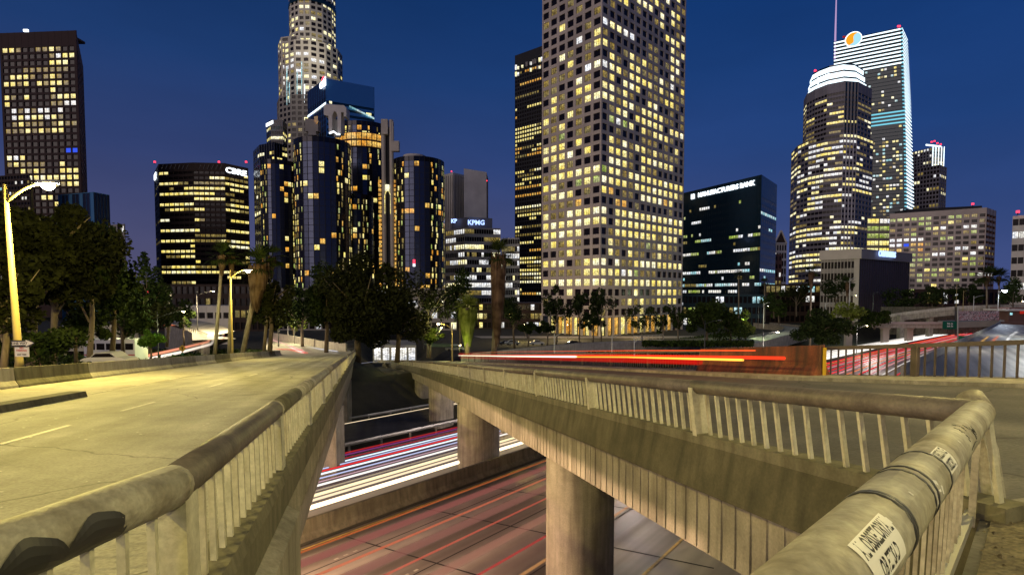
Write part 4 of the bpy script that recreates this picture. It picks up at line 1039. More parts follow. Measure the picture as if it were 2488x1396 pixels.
# floors from y=0 of the picture downwards: left face (7) then right face (14)
rows_ = [
 '.yb.d.. ..ydy..y.by.bd', '..d.d.. ...d..dby..yb.', '..d..d. ..bbby....b.dd', '.....d. .d.b...dyd.by..', '....d.y dyd.dbbb.b.yd.',
 '.d.d.y. .dyydd..dy..db', 'd...d.. .d........yby.', '..y...d ...........ydyb', '.....d. wbbww..dd..bb.', 'd...w.y d......dd.dyb.',
 '..b..dy yd.dydydd..bdd', '.d.y.d. .yddyydddbdw.y', 'dddd.wb wbydyyyydydyyd', 'dd..bb. dy.bby.dddyyd.', '.yd.yyb ybddd..yb..d.d',
 'dyd.dyb bydybdyyyydd.d', 'yd.yd.. .dyb.yyyyy.yyb', 'ddy.d.. .gwg..yyybyd..', '.dg.dd. ..d...ddd.d.y.', 'yyy.y.. .ydbdyydydddd.',
 'dyyb.y. .byyd.yybyyy..', '.dyd... .bbyd.ydd.....', 'dyyybyb gyydybyyyybyyy', 'ybd.gyg byyydyyybyyyyd', 'dyby.d. yo..dbbbbboy..',
 'ddddo.. .doo.d.....d..', 'yddbyyb b.yybyyybyybyb', 'ybyybby y.yyyyyyyyyyyy', 'yybyy.. .dyyyyyyyyyyy.', 'dydyd.. .yddyddgdyydd.',
 '..dyd.. .yd.yddddydd..', 'yyb.dyb b.bddybbbyyyyb', '.ddddyy yyywbgbdd.....', 'yybybyb bdyybyybyyyydd', '...y... .....y..dyyyyd',
 'd...y.. ...dydyddydyy.', '....... ......y.......']
rows_ = [q.split(' ') for q in rows_]
lf = coded([q[0] for q in rows_], key); rf = coded([q[1] for q in rows_], key)
cor = (C.x, C.y)
# shift the code so its last row is the lowest floor
def shifted(rs):
    def fn(rng, nf, nb):
        g = []
        for i in range(nf):
            k = len(rs)-1-i; L = rs[k] if k >= 0 else rs[3]
            g.append([key[L[min(j, len(L)-1)]] if rng.random() > .03 else rng.choice(['w_dark', 'w_dim', 'w_yellow']) for j in range(nb)])
        return g
    return fn
B.facade(Ac, C, gz0, zt, 7, nfl, .30, .35, .38, 'wall_pink', lit=shifted([q[0] for q in rows_]), proud=.05)
B.facade(C, Rc, gz0, zt, 14, nfl, .30, .35, .38, 'wall_pink', lit=shifted([q[1] for q in rows_]), proud=.05)
D_ = Ac+dR*WR; B.roof([Ac, C, Rc, D_], zt); B.blank(Rc, D_, gz0, zt, 'wall_pink'); B.blank(D_, Ac, gz0, zt, 'wall_pink')
B.roof([Ac, C, Rc, D_], gz0+.01, 'wall_pink'); r = B.done()
# open ground storey: lit lobby behind columns
pm = MB(); pm.box((-.45, -.45, 0), (.9, 0, 0), (0, .9, 0), (0, 0, gz0-GZ), 'wall_cream'); pme = pm.mesh('column')
for k in range(8): inst('column', pme, r, Ac+(C-Ac)*k/7+Vector((0, 0, GZ))-Vector((0, 0, C.z))*0 if False else Vector(((Ac+(C-Ac)*k/7).x, (Ac+(C-Ac)*k/7).y+.6, GZ)))
for k in range(1, 15): q = C+(Rc-C)*k/14; inst('column', pme, r, (q.x, q.y+.6, GZ))
b = MB(); i1 = C+(dR+dLt)*3.2; a1 = i1+dLt*(WL-6); r1 = i1+dR*(WR-6)
for p, q in ((a1, i1), (i1, r1)):
    n = 12
    for k in range(n):
        u, v = p+(q-p)*k/n, p+(q-p)*(k+.8)/n
        b.face([(u.x, u.y, GZ+.3), (v.x, v.y, GZ+.3), (v.x, v.y, gz0-.4), (u.x, u.y, gz0-.4)], 'w_orange' if k % 3 else 'w_yellow')
b.build('lobby', r)

# 10 -- dark glass bank building with lettering
B = Bld('bank_building', 'dark teal glass block with white lettering along its roof edge', 'office block', (at(1800, 700, 320).x, 320, GZ), seed=51)
A, b1, c, e = xy(1640, 362), xy(1850, 300), xy(1888, 328), xy(1872, 380); zt = zat(424, 300, 1850)
L10 = runs(.25, ['w_white', 'w_white', 'w_dim', 'w_green', 'w_teal'], stick=.6, rows=[.2, .6, .8, .3, .3, .6, .3, .85, .2, .1, .3, .5, .6, .1, .1], rowvar=.15, dark='g_tealdark')
B.facade(A, b1, GZ, zt, 40, 18, .12, .58, .15, 'g_tealdark', 'g_tealdark', L10, top=11, proud=.02)
B.facade(b1, c, GZ, zt, 8, 18, .12, .58, .15, 'g_tealdark', 'g_tealdark', runs(.12, ['w_white', 'w_teal'], dark='g_tealdark'), top=11, proud=.02)
B.blank(c, e, GZ, zt, 'wall_tealdark'); B.blank(e, A, GZ, zt, 'wall_tealdark'); B.roof([A, b1, c, e], zt, 'wall_black'); r = B.done(bulk=True)
d3 = (Vector((b1[0], b1[1], 0))-Vector((A[0], A[1], 0))).normalized(); nn = Vector((d3.y, -d3.x, 0))
def along(px, dz):
    # point on the long face under this picture column
    k = (px-1244)/F; A3 = Vector((A[0], A[1], 0)); t = (k*A3.y-A3.x)/(d3.x-k*d3.y); q = A3+d3*t; return Vector((q.x, q.y, zt+dz))+nn*.5
so = along(1757, -3.9)
text_on('sign', 'MANUFACTURERS BANK', r, so, d3, UP, 3.9, 'sign_glow', depth=.15, sx=.985, bold=True)
q = along(1681, -3.9); b = MB(); b.box(q-d3*1.3-UP*1.6, d3*2.6, nn*.4, UP*3.2, 'sign_glow'); b.build('sign_emblem', r)
b = MB(); b.box(q-d3*.25-UP*1.6+nn*.45, d3*.45, nn*.1, UP*3.2, 'black'); b.build('sign_gap', r)

# 11 -- rounded office tower with lit rings
B = Bld('office_tower', 'rounded grey tower with brilliant white crown rings and a small lit sign', 'tower', (at(2020, 700, 435).x, 435, GZ), seed=61)
PT = [(1921, 486), (1936, 462), (1962, 446), (2000, 434), (2046, 426), (2079, 428), (2119, 446)]
P11 = [xy(*p) for p in PT]; zt = zat(205, 434, 2000); zs = zat(330, 434, 2000)
P11t = [xy(1948, 470), xy(1955, 455), xy(1975, 444), xy(2004, 434), xy(2046, 427), xy(2079, 429), xy(2112, 444)]
L11 = runs(.5, ['w_yellow', 'w_bright', 'w_dim', 'w_white'], stick=.6, rows=[.6, .6, .65, .4, .4, .35, .6, .8, .8, .85, .95, .95, .7, .5, .4, .6, .5, .4, .4, .4, .4, .6, .6, .6], rowvar=.2)
for i, (p, q, nb) in enumerate(zip(P11, P11[1:], (2, 3, 4, 5, 4, 5))):
    B.facade(p, q, GZ, zs, nb, 34, .08 if i != 4 else .3, .52, .35, 'wall_grey' if i != 4 else 'wall_white', 'wall_violet', L11)
for i, (p, q, nb) in enumerate(zip(P11t, P11t[1:], (2, 3, 4, 6, 4, 4))):
    B.facade(p, q, zs, zt, nb, 9, .08 if i != 4 else .5, .5, .35, 'wall_grey', 'wall_violet' if i != 4 else 'g_tealdark', runs(.3, ['w_bright', 'w_dim', 'w_yellow', 'w_dim'], stick=.8, rowvar=.3), top=7)
B.roof(P11+[xy(2010, 520)], zs, 'wall_grey'); B.roof(P11t+[xy(2010, 500)], zt, 'wall_black'); r = B.done(bulk=True)
P11c = [Vector((*xy(px_, Y_), 0)) for px_, Y_ in ((1955, 470), (1962, 455), (1980, 446), (2006, 438), (2044, 432), (2074, 434), (2098, 446))]
for k, (dz0, dz1) in enumerate(((.5, 4.2), (5.6, 10.2), (11.6, 16))):
    cc = Vector((at(2022, 450, 462).x, 462, 0)); s_ = 1-.05*k; b = MB()
    for p, q in zip(P11c, P11c[1:]):
        p2, q2 = cc+(p-cc)*s_, cc+(q-cc)*s_
        b.face([p2+UP*(zt+dz0), q2+UP*(zt+dz0), q2+UP*(zt+dz1), p2+UP*(zt+dz1)], 'white_glow')
    b.build('crown_ring', r)
    b = MB(); b.face([cc+(p-cc)*(s_-.005)+UP*(zt+dz1+.02) for p in P11c]+[cc+Vector((0, 30, zt+dz1+.02))], 'wall_black'); b.build('roof', r)
    b = MB()
    for p, q in zip(P11c, P11c[1:]):
        p2, q2 = cc+(p-cc)*(s_-.012), cc+(q-cc)*(s_-.012)
        b.face([p2+UP*(zt+dz1), q2+UP*(zt+dz1), q2+UP*(zt+dz1+1.5), p2+UP*(zt+dz1+1.5)], 'g_tealdark')
    b.build('crown_gap', r)
fd = Vector((P11t[3][0]-P11t[2][0], P11t[3][1]-P11t[2][1], 0)); text_on('sign', 'pwc', r, at(1997, 190, 436)+Vector((0, -2, 0)), fd, UP, 6.5, 'sign_glow', depth=.3, bold=True)
p = at(1984, 165, 450); beacon(r, (p.x, 452, zt+17.5), 1.2)

# 12 -- sail-shaped tower with banded lights
W12 = thing('sail_tower', 'tallest right-hand glass tower with white light bands, a round emblem and a spire', 'tower', (at(2110, 700, 590).x, 590, GZ))
b = MB(); wn = MB(); rng = random.Random(12)
edge12 = [(66, 2191, 2203), (120, 2193, 2206), (180, 2195, 2209), (240, 2197, 2212), (300, 2199, 2214), (380, 2201, 2217), (460, 2202, 2219), (560, 2203, 2220), (720, 2203, 2221)]
YB, YA, YC = 560, 592, 585
def xe(py, k):
    for (a, b0, c0), (a2, b2_, c2_) in zip(edge12, edge12[1:]):
        if py <= a2: t = (py-a)/(a2-a); v = (b0+(b2_-b0)*t, c0+(c2_-c0)*t); return v[k]
    return edge12[-1][1+k]
ztop = zat(66, YB, 2190); nfl12 = int((ztop-GZ)/3.8)
def pt12(side, z, o=0):
    py = 712-(z)*F/YB
    if side == 'B': p = at(xe(py, 0), py, YB); return Vector((p.x, p.y-o, z))
    if side == 'C': p = at(xe(py, 1), py, YC); return Vector((p.x+o*.6, p.y-o, z))
    p = at(2026, py, YA); return Vector((p.x, p.y-o, z))
for i in range(nfl12):
    z0_, z1_ = ztop-(i+1)*3.8, ztop-i*3.8; crown = i < 10
    a0, a1, b0, b1_, c0, c1 = pt12('A', z0_), pt12('A', z1_), pt12('B', z0_), pt12('B', z1_), pt12('C', z0_), pt12('C', z1_)
    b.face([a0, b0, b1_, a1], 'g_teal' if not crown else 'wall_black'); b.face([b0, c0, c1, b1_], 'g_tealdark')
    mid = 22 <= i <= 25
    if crown or mid:
        t0 = 0 if crown else .52
        for zz_ in ((z0_+1.2, z0_+2.7),):
            p0, q0 = pt12('A', zz_[0], .6), pt12('B', zz_[0], .6); p1, q1 = pt12('A', zz_[1], .6), pt12('B', zz_[1], .6)
            p0, p1 = p0+(q0-p0)*t0, p1+(q1-p1)*t0
            wn.face([p0, q0, q1, p1], 'white_glow' if crown else 'cyan_glow')
    q0, r0, q1, r1 = pt12('B', z0_+.9, .6), pt12('C', z0_+.9, .6), pt12('B', z0_+2.2, .6), pt12('C', z0_+2.2, .6)
    wn.face([q0-Vector((2.5, 0, 0)), q0, q1, q1-Vector((2.5, 0, 0))], 'cyan_glow'); wn.face([q0, r0, r1, q1], 'white_glow')
    if not crown and not mid:
        n = 22; on = False
        for j in range(n):
            if j > 20: break
            pz = (.14 if i < 30 else .36)+(.25 if j in (15, 19) else 0)
            if rng.random() < pz:
                u0, u1 = (j+.1)/n, (j+.85)/n
                p0, q0, p1, q1 = pt12('A', z0_+.9, .3), pt12('B', z0_+.9, .3), pt12('A', z0_+2.9, .3), pt12('B', z0_+2.9, .3)
                wn.face([p0+(q0-p0)*u0, p0+(q0-p0)*u1, p1+(q1-p1)*u1, p1+(q1-p1)*u0], rng.choice(['w_yellow', 'w_bright', 'w_white', 'w_dim', 'w_teal']))
        b.face([a0+Vector((0, -.1, 0)), b0+Vector((0, -.1, 0)), b0+Vector((0, -.1, .5)), a0+Vector((0, -.1, .5))], 'cyan_glow' if i % 7 == 3 and 10 < i < 60 and False else 'wall_tealdark')
aT, bT, cT = pt12('A', ztop), pt12('B', ztop), pt12('C', ztop); bk = Vector((at(2120, 400, 640).x, 640, ztop)); b.face([aT, bT, cT, bk], 'wall_black')
aG, cG = pt12('A', GZ), pt12('C', GZ); b.face([cG, Vector((bk.x, bk.y, GZ)), bk, cT], 'wall_tealdark'); b.face([Vector((bk.x, bk.y, GZ)), aG, aT, bk], 'wall_tealdark')
b.build('glass_wall', W12); ob = wn.build('light_band', W12); ob['kind'] = 'stuff'
# emblem: a disc split by an S-curve, orange above left, pale blue below right
ec = at(2069, 99, 560)+Vector((0, -3, 0)); ex = (pt12('B', 200)-pt12('A', 200)).normalized(); er = 7.6
disc = MB(); n = 40
def ring_pts(r_, o): return [ec+ex*(r_*math.cos(2*math.pi*k/n))+UP*(r_*math.sin(2*math.pi*k/n))+Vector((0, o, 0)) for k in range(n)]
disc.face(ring_pts(er, 0), 'sign_glow'); e1 = disc.build('emblem', W12)
M['em_orange'] = emit('emblem_orange', (1, .38, .02, 1), 1.1); M['em_blue'] = emit('emblem_blue', (.45, .85, 1, 1), .95)
def half(sgn, m, o):
    h = MB(); pts = []
    for k in range(21): a = math.pi*.30+math.pi*k/20*(1) if sgn > 0 else math.pi*1.30+math.pi*k/20; pts.append((er*.9*math.cos(a), er*.9*math.sin(a)))
    e0, e1_ = pts[-1], pts[0]
    for k in range(1, 12):
        t = k/12; x = e0[0]+(e1_[0]-e0[0])*t; y = e0[1]+(e1_[1]-e0[1])*t; w_ = math.sin(t*2*math.pi)*er*.26*(-1 if sgn > 0 else -1)
        L = math.hypot(e1_[0]-e0[0], e1_[1]-e0[1]); nx_, ny_ = -(e1_[1]-e0[1])/L, (e1_[0]-e0[0])/L; pts.append((x+nx_*w_, y+ny_*w_))
    c0 = (pts[10][0]*.45, pts[10][1]*.45)
    for k in range(len(pts)):
        p, q = pts[k], pts[(k+1) % len(pts)]
        h.face([ec+ex*c0[0]+UP*c0[1]+Vector((0, o, 0)), ec+ex*p[0]+UP*p[1]+Vector((0, o, 0)), ec+ex*q[0]+UP*q[1]+Vector((0, o, 0))], m)
    h.build('emblem_half', e1)
half(1, 'em_orange', -.3); half(-1, 'em_blue', -.35)
M['spire_glow'] = emit('spire_light', (.62, .42, .75, 1), .8)
b = MB(); p = at(2032, 98, 590); b.tube([(p.x, 592, p.z-20), (p.x, 592, p.z+10), (p.x, 592, p.z+62)], [1.1, .9, .4], 'spire_glow', n=8); b.build('spire', W12)
for px, py in ((2184, 66), (2064, 92)): p = at(px, py, 565); b = MB(); b.cbox(tuple(p), 3 if px > 2100 else 14, 1, 1.6, 'red_beacon' if px > 2100 else 'w_red'); b.build('warning_light', W12)

# 13 -- far grid tower with white crown
B = Bld('grid_tower', 'distant pale grid tower with a floodlit white top, right of the sail-shaped tower', 'tower', (at(2258, 700, 650).x, 650, GZ), seed=71)
A, b1, c = xy(2205, 668), xy(2282, 640), xy(2299, 655); zt = zat(400, 640, 2282)
L13 = runs(.25, ['w_bright', 'w_white', 'w_dim'], stick=.5)
B.facade(A, b1, GZ, zt, 10, 34, .28, .35, .5, 'wall_violet', lit=L13); B.facade(b1, c, GZ, zt, 4, 34, .35, .35, .5, 'wall_violet', lit=L13); B.roof([A, b1, c, xy(2240, 690)], zt)
A, b1, c = xy(2212, 672), xy(2262, 650), xy(2292, 655); z2 = zat(358, 650, 2262)
B.facade(A, b1, zt, z2, 7, 6, .35, .35, .5, 'wall_violet', lit=L13); B.facade(b1, c, zt, z2, 6, 6, .3, .3, .4, 'wall_white', lit=runs(.5, ['w_bright', 'w_dim'])); B.roof([A, b1, c], z2)
r = B.done(bulk=True)
b = MB()
for px in (2264, 2271, 2278, 2285, 2291):
    p0 = at(px, 404, 648); b.tube([(p0.x, p0.y-1, zt), (p0.x, p0.y-1, z2)], .5, 'white_glow', n=4)
p0, p1 = at(2250, 352, 648), at(2286, 356, 648); b.tube([p0, p1], 1.0, 'white_glow', n=4); b.build('light_strip', r)
for px, py in ((2262, 347), (2269, 345), (2276, 350), (2284, 353)): p = at(px, py, 655); beacon(r, (p.x, 654, p.z), 1.3)

# 14 -- hotel block with a square grid
B = Bld('office_block', 'wide grey-pink block of thirteen window bays behind the small union building at right', 'office block', (at(2290, 700, 310).x, 310, GZ), seed=81)
A, b1, c = xy(2164, 324), xy(2400, 300), xy(2423, 312); zt = zat(504, 300, 2400); fh14 = 3.06
k14 = {'.': 'w_dark', 'y': 'w_green', 'Y': 'w_yellow', 'w': 'w_white', 'd': 'w_dim', 'o': 'w_orange', 'B': 'w_blue'}
g14 = ['yyYyyy..yydd.', '....yy.dYd..d', 'd.dd.yYw..ww.', '..dy..dd..dy.', 'www w..yy....'.replace(' ', 'w'), 'wwBood.....d.', 'do.do.dd.ww.w', '.ooyddww.d.w.', '.yoyyy....Yyd', '.yyyd.....dyd', '...d.YyYy....', '...dydydd.dyw', '....yd..dy...', '......Y......', 'yyyy.yd.g.d..'.replace('g', 'y'), '.............', '.....www.....']
B.facade(A, b1, GZ, zt, 13, 20, .28, .42, .6, 'wall_pink', lit=coded(g14, k14), top=2.6, bottom=2)
B.facade(b1, c, GZ, zt, 3, 20, .12, .5, .8, 'wall_redbrown', 'wall_pink', lit=runs(.15, ['w_white', 'w_dim']), top=2.6, bottom=2)
B.roof([A, b1, c, xy(2300, 350)], zt, 'wall_grey'); r = B.done()
b = MB(); q0, q1 = Vector((*xy(2205, 325), 0)), Vector((*xy(2388, 312), 0)); b.prism([(0, 0), (0, 3), (12, 3), (12, 0)], [(q0+UP*zt, (.1, 1, 0), UP), (q1+UP*zt, (.1, 1, 0), UP)], 'wall_black'); b.build('plant_room', r)
p = at(2360, 491, 315); beacon(r, (p.x, 314, zt+3.8), .9)

# 15 -- union building
M['wall_union'] = plain('dark_violet_panel', (.035, .022, .03), .6, var=.2, scale=.1)
B = Bld('office_building', 'low pale-topped building with white lettering and vertical fins, above the bushes at right', 'office building', (at(2095, 700, 265).x, 265, GZ), seed=91)
A, b1, c = xy(2000, 273), xy(2094, 260), xy(2216, 292); zt = zat(604, 260, 2094); zb1 = zat(628, 260, 2094)
B.facade(A, b1, GZ, zb1, 10, 6, .14, .42, .7, 'wall_cream', 'wall_grey', runs(.08, ['w_teal', 'w_white']), proud=.25, m1=2.2)
B.facade(b1, c, GZ, zb1, 22, 1, .06, .0, .12, 'wall_black', 'wall_black', lambda r_, f_, n_: [['wall_union']*n_], m0=1, m1=1)
B.roof([A, b1, c, xy(2110, 310)], zb1, 'wall_grey')
w_ = B.wall
A3, B3, C3 = Vector((*A, 0)), Vector((*b1, 0)), Vector((*c, 0)); out = Vector((0, -1.2, 0)); lo = Vector((-1.2, -.3, 0)); ro = Vector((1.2, -.4, 0))
for p, q, m in ((A3+lo, B3+out, 'wall_cream'), (B3+out, C3+ro, 'wall_violet')): w_.face([p+UP*zb1, q+UP*zb1, q+UP*zt, p+UP*zt], m)
w_.face([A3+lo+UP*zb1, B3+out+UP*zb1, C3+ro+UP*zb1], 'wall_grey'); w_.face([A3+lo+UP*zt, B3+out+UP*zt, C3+ro+UP*zt, Vector((*xy(2110, 310), zt))], 'wall_grey')
r = B.done()
d3 = (C3-B3).normalized(); text_on('sign', 'CARPENTERS', r, at(2156, 618, 271.5), d3, UP, 4.0, 'sign_blue', depth=.2, bold=True, sx=.82)

# 16 .. 18 and the fillers
B = Bld('office_block', 'narrow block of glowing yellow-green floors between the rounded tower and the grid block', 'office block', (at(2141, 700, 345).x, 345, GZ), seed=101)
A, b1 = xy(2110, 345), xy(2170, 345); zt = zat(528, 345, 2141); B.facade(A, b1, GZ, zt, 2, 14, .06, .4, .4, 'wall_grey', lit=runs(.95, ['w_green', 'w_yellow', 'w_green', 'w_white'], rowvar=.05)); B.roof([A, b1, xy(2150, 370)], zt); B.done()
B = Bld('office_block', 'part of a white-banded building cut by the right edge', 'office block', (at(2482, 700, 240).x, 240, GZ), seed=102)
A, b1 = xy(2464, 245), xy(2560, 235); zt = zat(521, 240, 2470); B.facade(A, b1, GZ, zt, 6, 9, .1, .5, .5, 'wall_white', lit=runs(.4, ['w_white', 'w_dim'])); B.roof([A, b1, xy(2540, 280)], zt); r = B.done(); p = at(2478, 520, 241); beacon(r, (p.x, 242, zt+1), .9)
B = Bld('gabled_building', 'small white lattice-fronted building with a pointed gable between two towers', 'building', (at(1900, 700, 430).x, 430, GZ), seed=103)
A, b1 = xy(1884, 430), xy(1915, 430); zt = zat(592, 430, 1900); B.facade(A, b1, GZ, zt, 5, 9, .3, .3, .5, 'wall_white', lit=runs(.25, ['w_white', 'w_dim'], stick=.3)); B.roof([A, b1, xy(1900, 450)], zt); mid = Vector(((A[0]+b1[0])/2, 429.6, zat(560, 430))); 
for u, v in ((Vector((*A, zt)), mid), (mid, Vector((*b1, zt)))): B.wall.tube([u+Vector((0, -.6, 0)), v], .7, 'wall_white', n=4)
B.wall.tube([Vector((*A, zt+.3)), Vector((*b1, zt+.3))], .7, 'wall_white', n=4); B.wall.face([Vector((*A, zt)), Vector((*b1, zt)), mid+Vector((0, .8, 0))], 'wall_dark'); B.done(bulk=True)
B = Bld('brick_block', 'narrow red-brown block beside the dark bank building', 'building', (at(1892, 700, 345).x, 345, GZ), seed=104)
A, b1 = xy(1878, 345), xy(1904, 345); zt = zat(617, 345, 1892); B.facade(A, b1, GZ, zt, 3, 8, .5, .5, .3, 'wall_redbrown', lit=runs(.2, ['w_dim', 'w_white'])); B.roof([A, b1, xy(1890, 370)], zt); B.done(bulk=True)
p = at(1906, 551, 440); 
B = Bld('glass_tower', 'low blue glass block behind the left-hand trees', 'tower', (at(205, 700, 330).x, 330, GZ), seed=105)
A, b1, c = xy(140, 335), xy(226, 325), xy(265, 335); zt = zat(466, 325, 226); B.facade(A, b1, GZ, zt, 10, 1, .05, .01, .2, 'g_blue', lit=lambda r_, f_, n_: [['g_navy' if k % 3 else 'g_blue' for k in range(n_)]]); B.facade(b1, c, GZ, zt, 5, 1, .05, .01, .2, 'g_blue', lit=lambda r_, f_, n_: [['g_navy']*n_]); B.roof([A, b1, c, xy(220, 360)], zt); B.done()
B = Bld('office_block', 'dark block with cold white window lights behind the near street lamp', 'office block', (at(40, 700, 320).x, 320, GZ), seed=106)
A, b1 = xy(-60, 330), xy(72, 320); zt = zat(424, 322, 20); B.facade(A, b1, GZ, zt, 18, 28, .2, .45, .4, 'wall_dark', lit=runs(.22, ['w_white', 'w_dim', 'w_teal'], stick=.35, rowvar=.25)); B.blank(b1, xy(80, 360), GZ, zt, 'wall_dark'); B.roof([A, b1, xy(80, 360)], zt); B.done(bulk=True)
B = Bld('office_block', 'small dark block peeping out right of the left-hand trees', 'office block', (at(283, 700, 260).x, 260, GZ), seed=107)
A, b1 = xy(262, 262), xy(299, 258); zt = zat(545, 260, 283); B.facade(A, b1, GZ, zt, 4, 10, .3, .4, .4, 'wall_grey', lit=runs(.15, ['w_dim', 'w_white'])); B.roof([A, b1, xy(290, 280)], zt); B.done(bulk=True)
def lowb(name, label, px0, px1, Y, ytop, m, nb, nf, litf, span=.4, pier=.2, seed=1, z0=GZ):
    B = Bld(name, label, 'building', (at((px0+px1)/2, 700, Y).x, Y, GZ), seed=seed); A, b1 = xy(px0, Y, 760), xy(px1, Y, 760); zt = zat(ytop, Y)
    B.facade(A, b1, z0, zt, nb, nf, pier, span, .5, m, lit=litf); B.roof([A, b1, xy(px1, Y+14, 760), xy(px0, Y+14, 760)], zt, 'wall_grey'); B.blank(b1, xy(px1, Y+14, 760), z0, zt, m); B.blank(xy(px0, Y+14, 760), A, z0, zt, m); return B.done(bulk=True)
lowb('podium_building', 'low concrete podium with lit shopfronts below the hotel cylinders', 640, 1110, 240, 700, 'wall_grey', 30, 4, runs(.35, ['w_white', 'w_dim', 'w_bright', 'w_yellow'], stick=.5), seed=201)
lowb('parking_structure', 'cream-lit parking deck across the road end, below the convex block', 440, 560, 175, 742, 'wall_white', 6, 2, runs(.2, ['w_dim']), seed=202, span=.7)
lowb('shop_building', 'low building with a row of white shop lights under the dark convex block', 300, 640, 235, 690, 'wall_dark', 24, 4, runs(.16, ['w_dim', 'w_dim', 'w_yellow'], stick=.4), seed=203)
lowb('canopy_building', 'low bright pavilion glimpsed between the two ramps', 905, 1010, 130, 838, 'wall_white', 5, 1, runs(.9, ['w_white', 'w_bright']), seed=204, span=.3)
lowb('bus_depot', 'yellow-lit low building behind the trunks at left', 150, 330, 92, 800, 'wall_cream', 6, 1, runs(.3, ['w_yellow', 'w_dim']), seed=205, span=.7)
lowb('street_block', 'row of lit ground-floor fronts behind the right-hand palms', 1860, 2100, 300, 690, 'wall_dark', 20, 4, runs(.45, ['w_white', 'w_teal', 'w_dim', 'w_bright'], stick=.5), seed=206)
lowb('street_block', 'dim low block behind the street trees at far right', 2220, 2470, 285, 702, 'wall_dark', 18, 2, runs(.2, ['w_dim', 'w_white'], stick=.4), seed=207)
lowb('street_block', 'low row of lights behind the trees left of the grid tower', 1090, 1320, 250, 735, 'wall_dark', 22, 3, runs(.4, ['w_white', 'w_yellow', 'w_orange', 'w_dim'], stick=.4), seed=208)
lowb('street_block', 'glowing low block at the foot of the dark bank building', 1660, 1860, 270, 715, 'wall_tealdark', 18, 3, runs(.45, ['w_teal', 'w_green', 'w_white', 'w_dim'], stick=.5), seed=209)
# ------------------------------------------------------------------ street lamps
def street_lamp(label, base, h, arm, armdir, group=None, poleM='yellow_pole', lit=True, power=900, col=(1, .70, .22), r0=.14, glass='sodium', head=1.0, lean=0):
    t = thing('street_lamp', label, 'street lamp', base, group)
    b = MB(); B0 = Vector(base); top = B0+UP*h+Vector((-lean, 0, 0))
    b.tube([B0, B0+UP*.5, top], [r0*1.25, r0, r0*.55], poleM, n=10); b.build('pole', t, smooth=True)
    ad = Vector(armdir).normalized(); a = MB(); s = top-UP*.9
    pts = [s+ad*arm*k/6+UP*(.9*math.sin(math.pi/2*k/6)) for k in range(7)]
    a.tube(pts, [r0*.42]*6+[r0*.3], poleM, n=6); a.build('arm', t, smooth=True)
    e = pts[-1]; hd = MB(); rz = math.atan2(ad.y, ad.x)
    ring = lambda w_, z: [(-.40*w_*head, z*head), (-.25*w_*head, (z+.06)*head)]
    hd.prism([(-.16*head, 0), (-.10*head, .12*head), (.10*head, .12*head), (.16*head, 0)], [(e-ad*.15, Vector((-ad.y, ad.x, 0)), UP), (e+ad*.65*head, Vector((-ad.y, ad.x, 0)), UP)], 'steel'); hd.build('lamp_head', t)
    if lit:
        g_ = MB(); c = e+ad*.28*head-UP*.01; rr = [(.0, -.15), (.11, -.12), (.17, 0)]
        g_.tube([c-UP*.24*head, c-UP*.20*head, c-UP*.10*head, c], [.06*head, .15*head, .22*head, .20*head], glass, n=12); g_.build('lamp_glass', t, smooth=True)
        l = bpy.data.lights.new('lamp_light', 'POINT'); l.energy = power; l.color = col; l.shadow_soft_size = .18
        o = bpy.data.objects.new('lamp_light', l); COL.objects.link(o); o.parent = t; o.location = (c-UP*.42*head)-WO[t.name]
    return t
SOD = (1, .79, .19)
b1_ = at(47, 885, 26.5); top_ = at(29, 455, 26.5)
street_lamp('near yellow-lit street lamp with the one-way sign, at the far left', Vector((b1_.x, 26.5, b1_.z-.3)), 9.3, 2.0, (1, -.1, 0), 'street lamps along the left ramp', power=13500, col=SOD, r0=.17, head=1.3, lean=.35)
b2_ = at(564, 850, 64); street_lamp('second lit street lamp, before the palm with the hanging skirt', Vector((b2_.x, 64, b2_.z-.6)), 10.3, 1.9, (1, -.1, 0), 'street lamps along the left ramp', power=6000, col=SOD, r0=.15, head=1.3)
# the same row carries on beside and behind the camera
street_lamp('street lamp of the left ramp row standing left of the camera', Lp(-15.6, -3), 9.6, 2.2, (1, 0, 0), 'street lamps along the left ramp', power=5500, col=SOD)
street_lamp('street lamp of the left ramp row standing behind the camera', Lp(-15.0, -33), 9.6, 2.2, (1, 0, 0), 'street lamps along the left ramp', power=6500, col=SOD)
street_lamp('street lamp on the right-hand pavement behind the camera', G(12.5, -8), 9.4, 2.4, (-1, .2, 0), 'street lamps along the left ramp', power=5500, col=(1, .86, .38))
street_lamp('street lamp at the outer edge of the right ramp, beyond the frame at right', G(14.9, 8.5), 9.4, 2.2, (-1, .3, 0), 'street lamps along the right ramp', power=5200, col=(1, .80, .25))
street_lamp('street lamp beside the far end of the right ramp, behind the great dark tree', Rp(92, 9.2), 7.0, 2.4, (-1, .1, 0), 'street lamps along the right ramp', power=2200, col=(1, .78, .22))
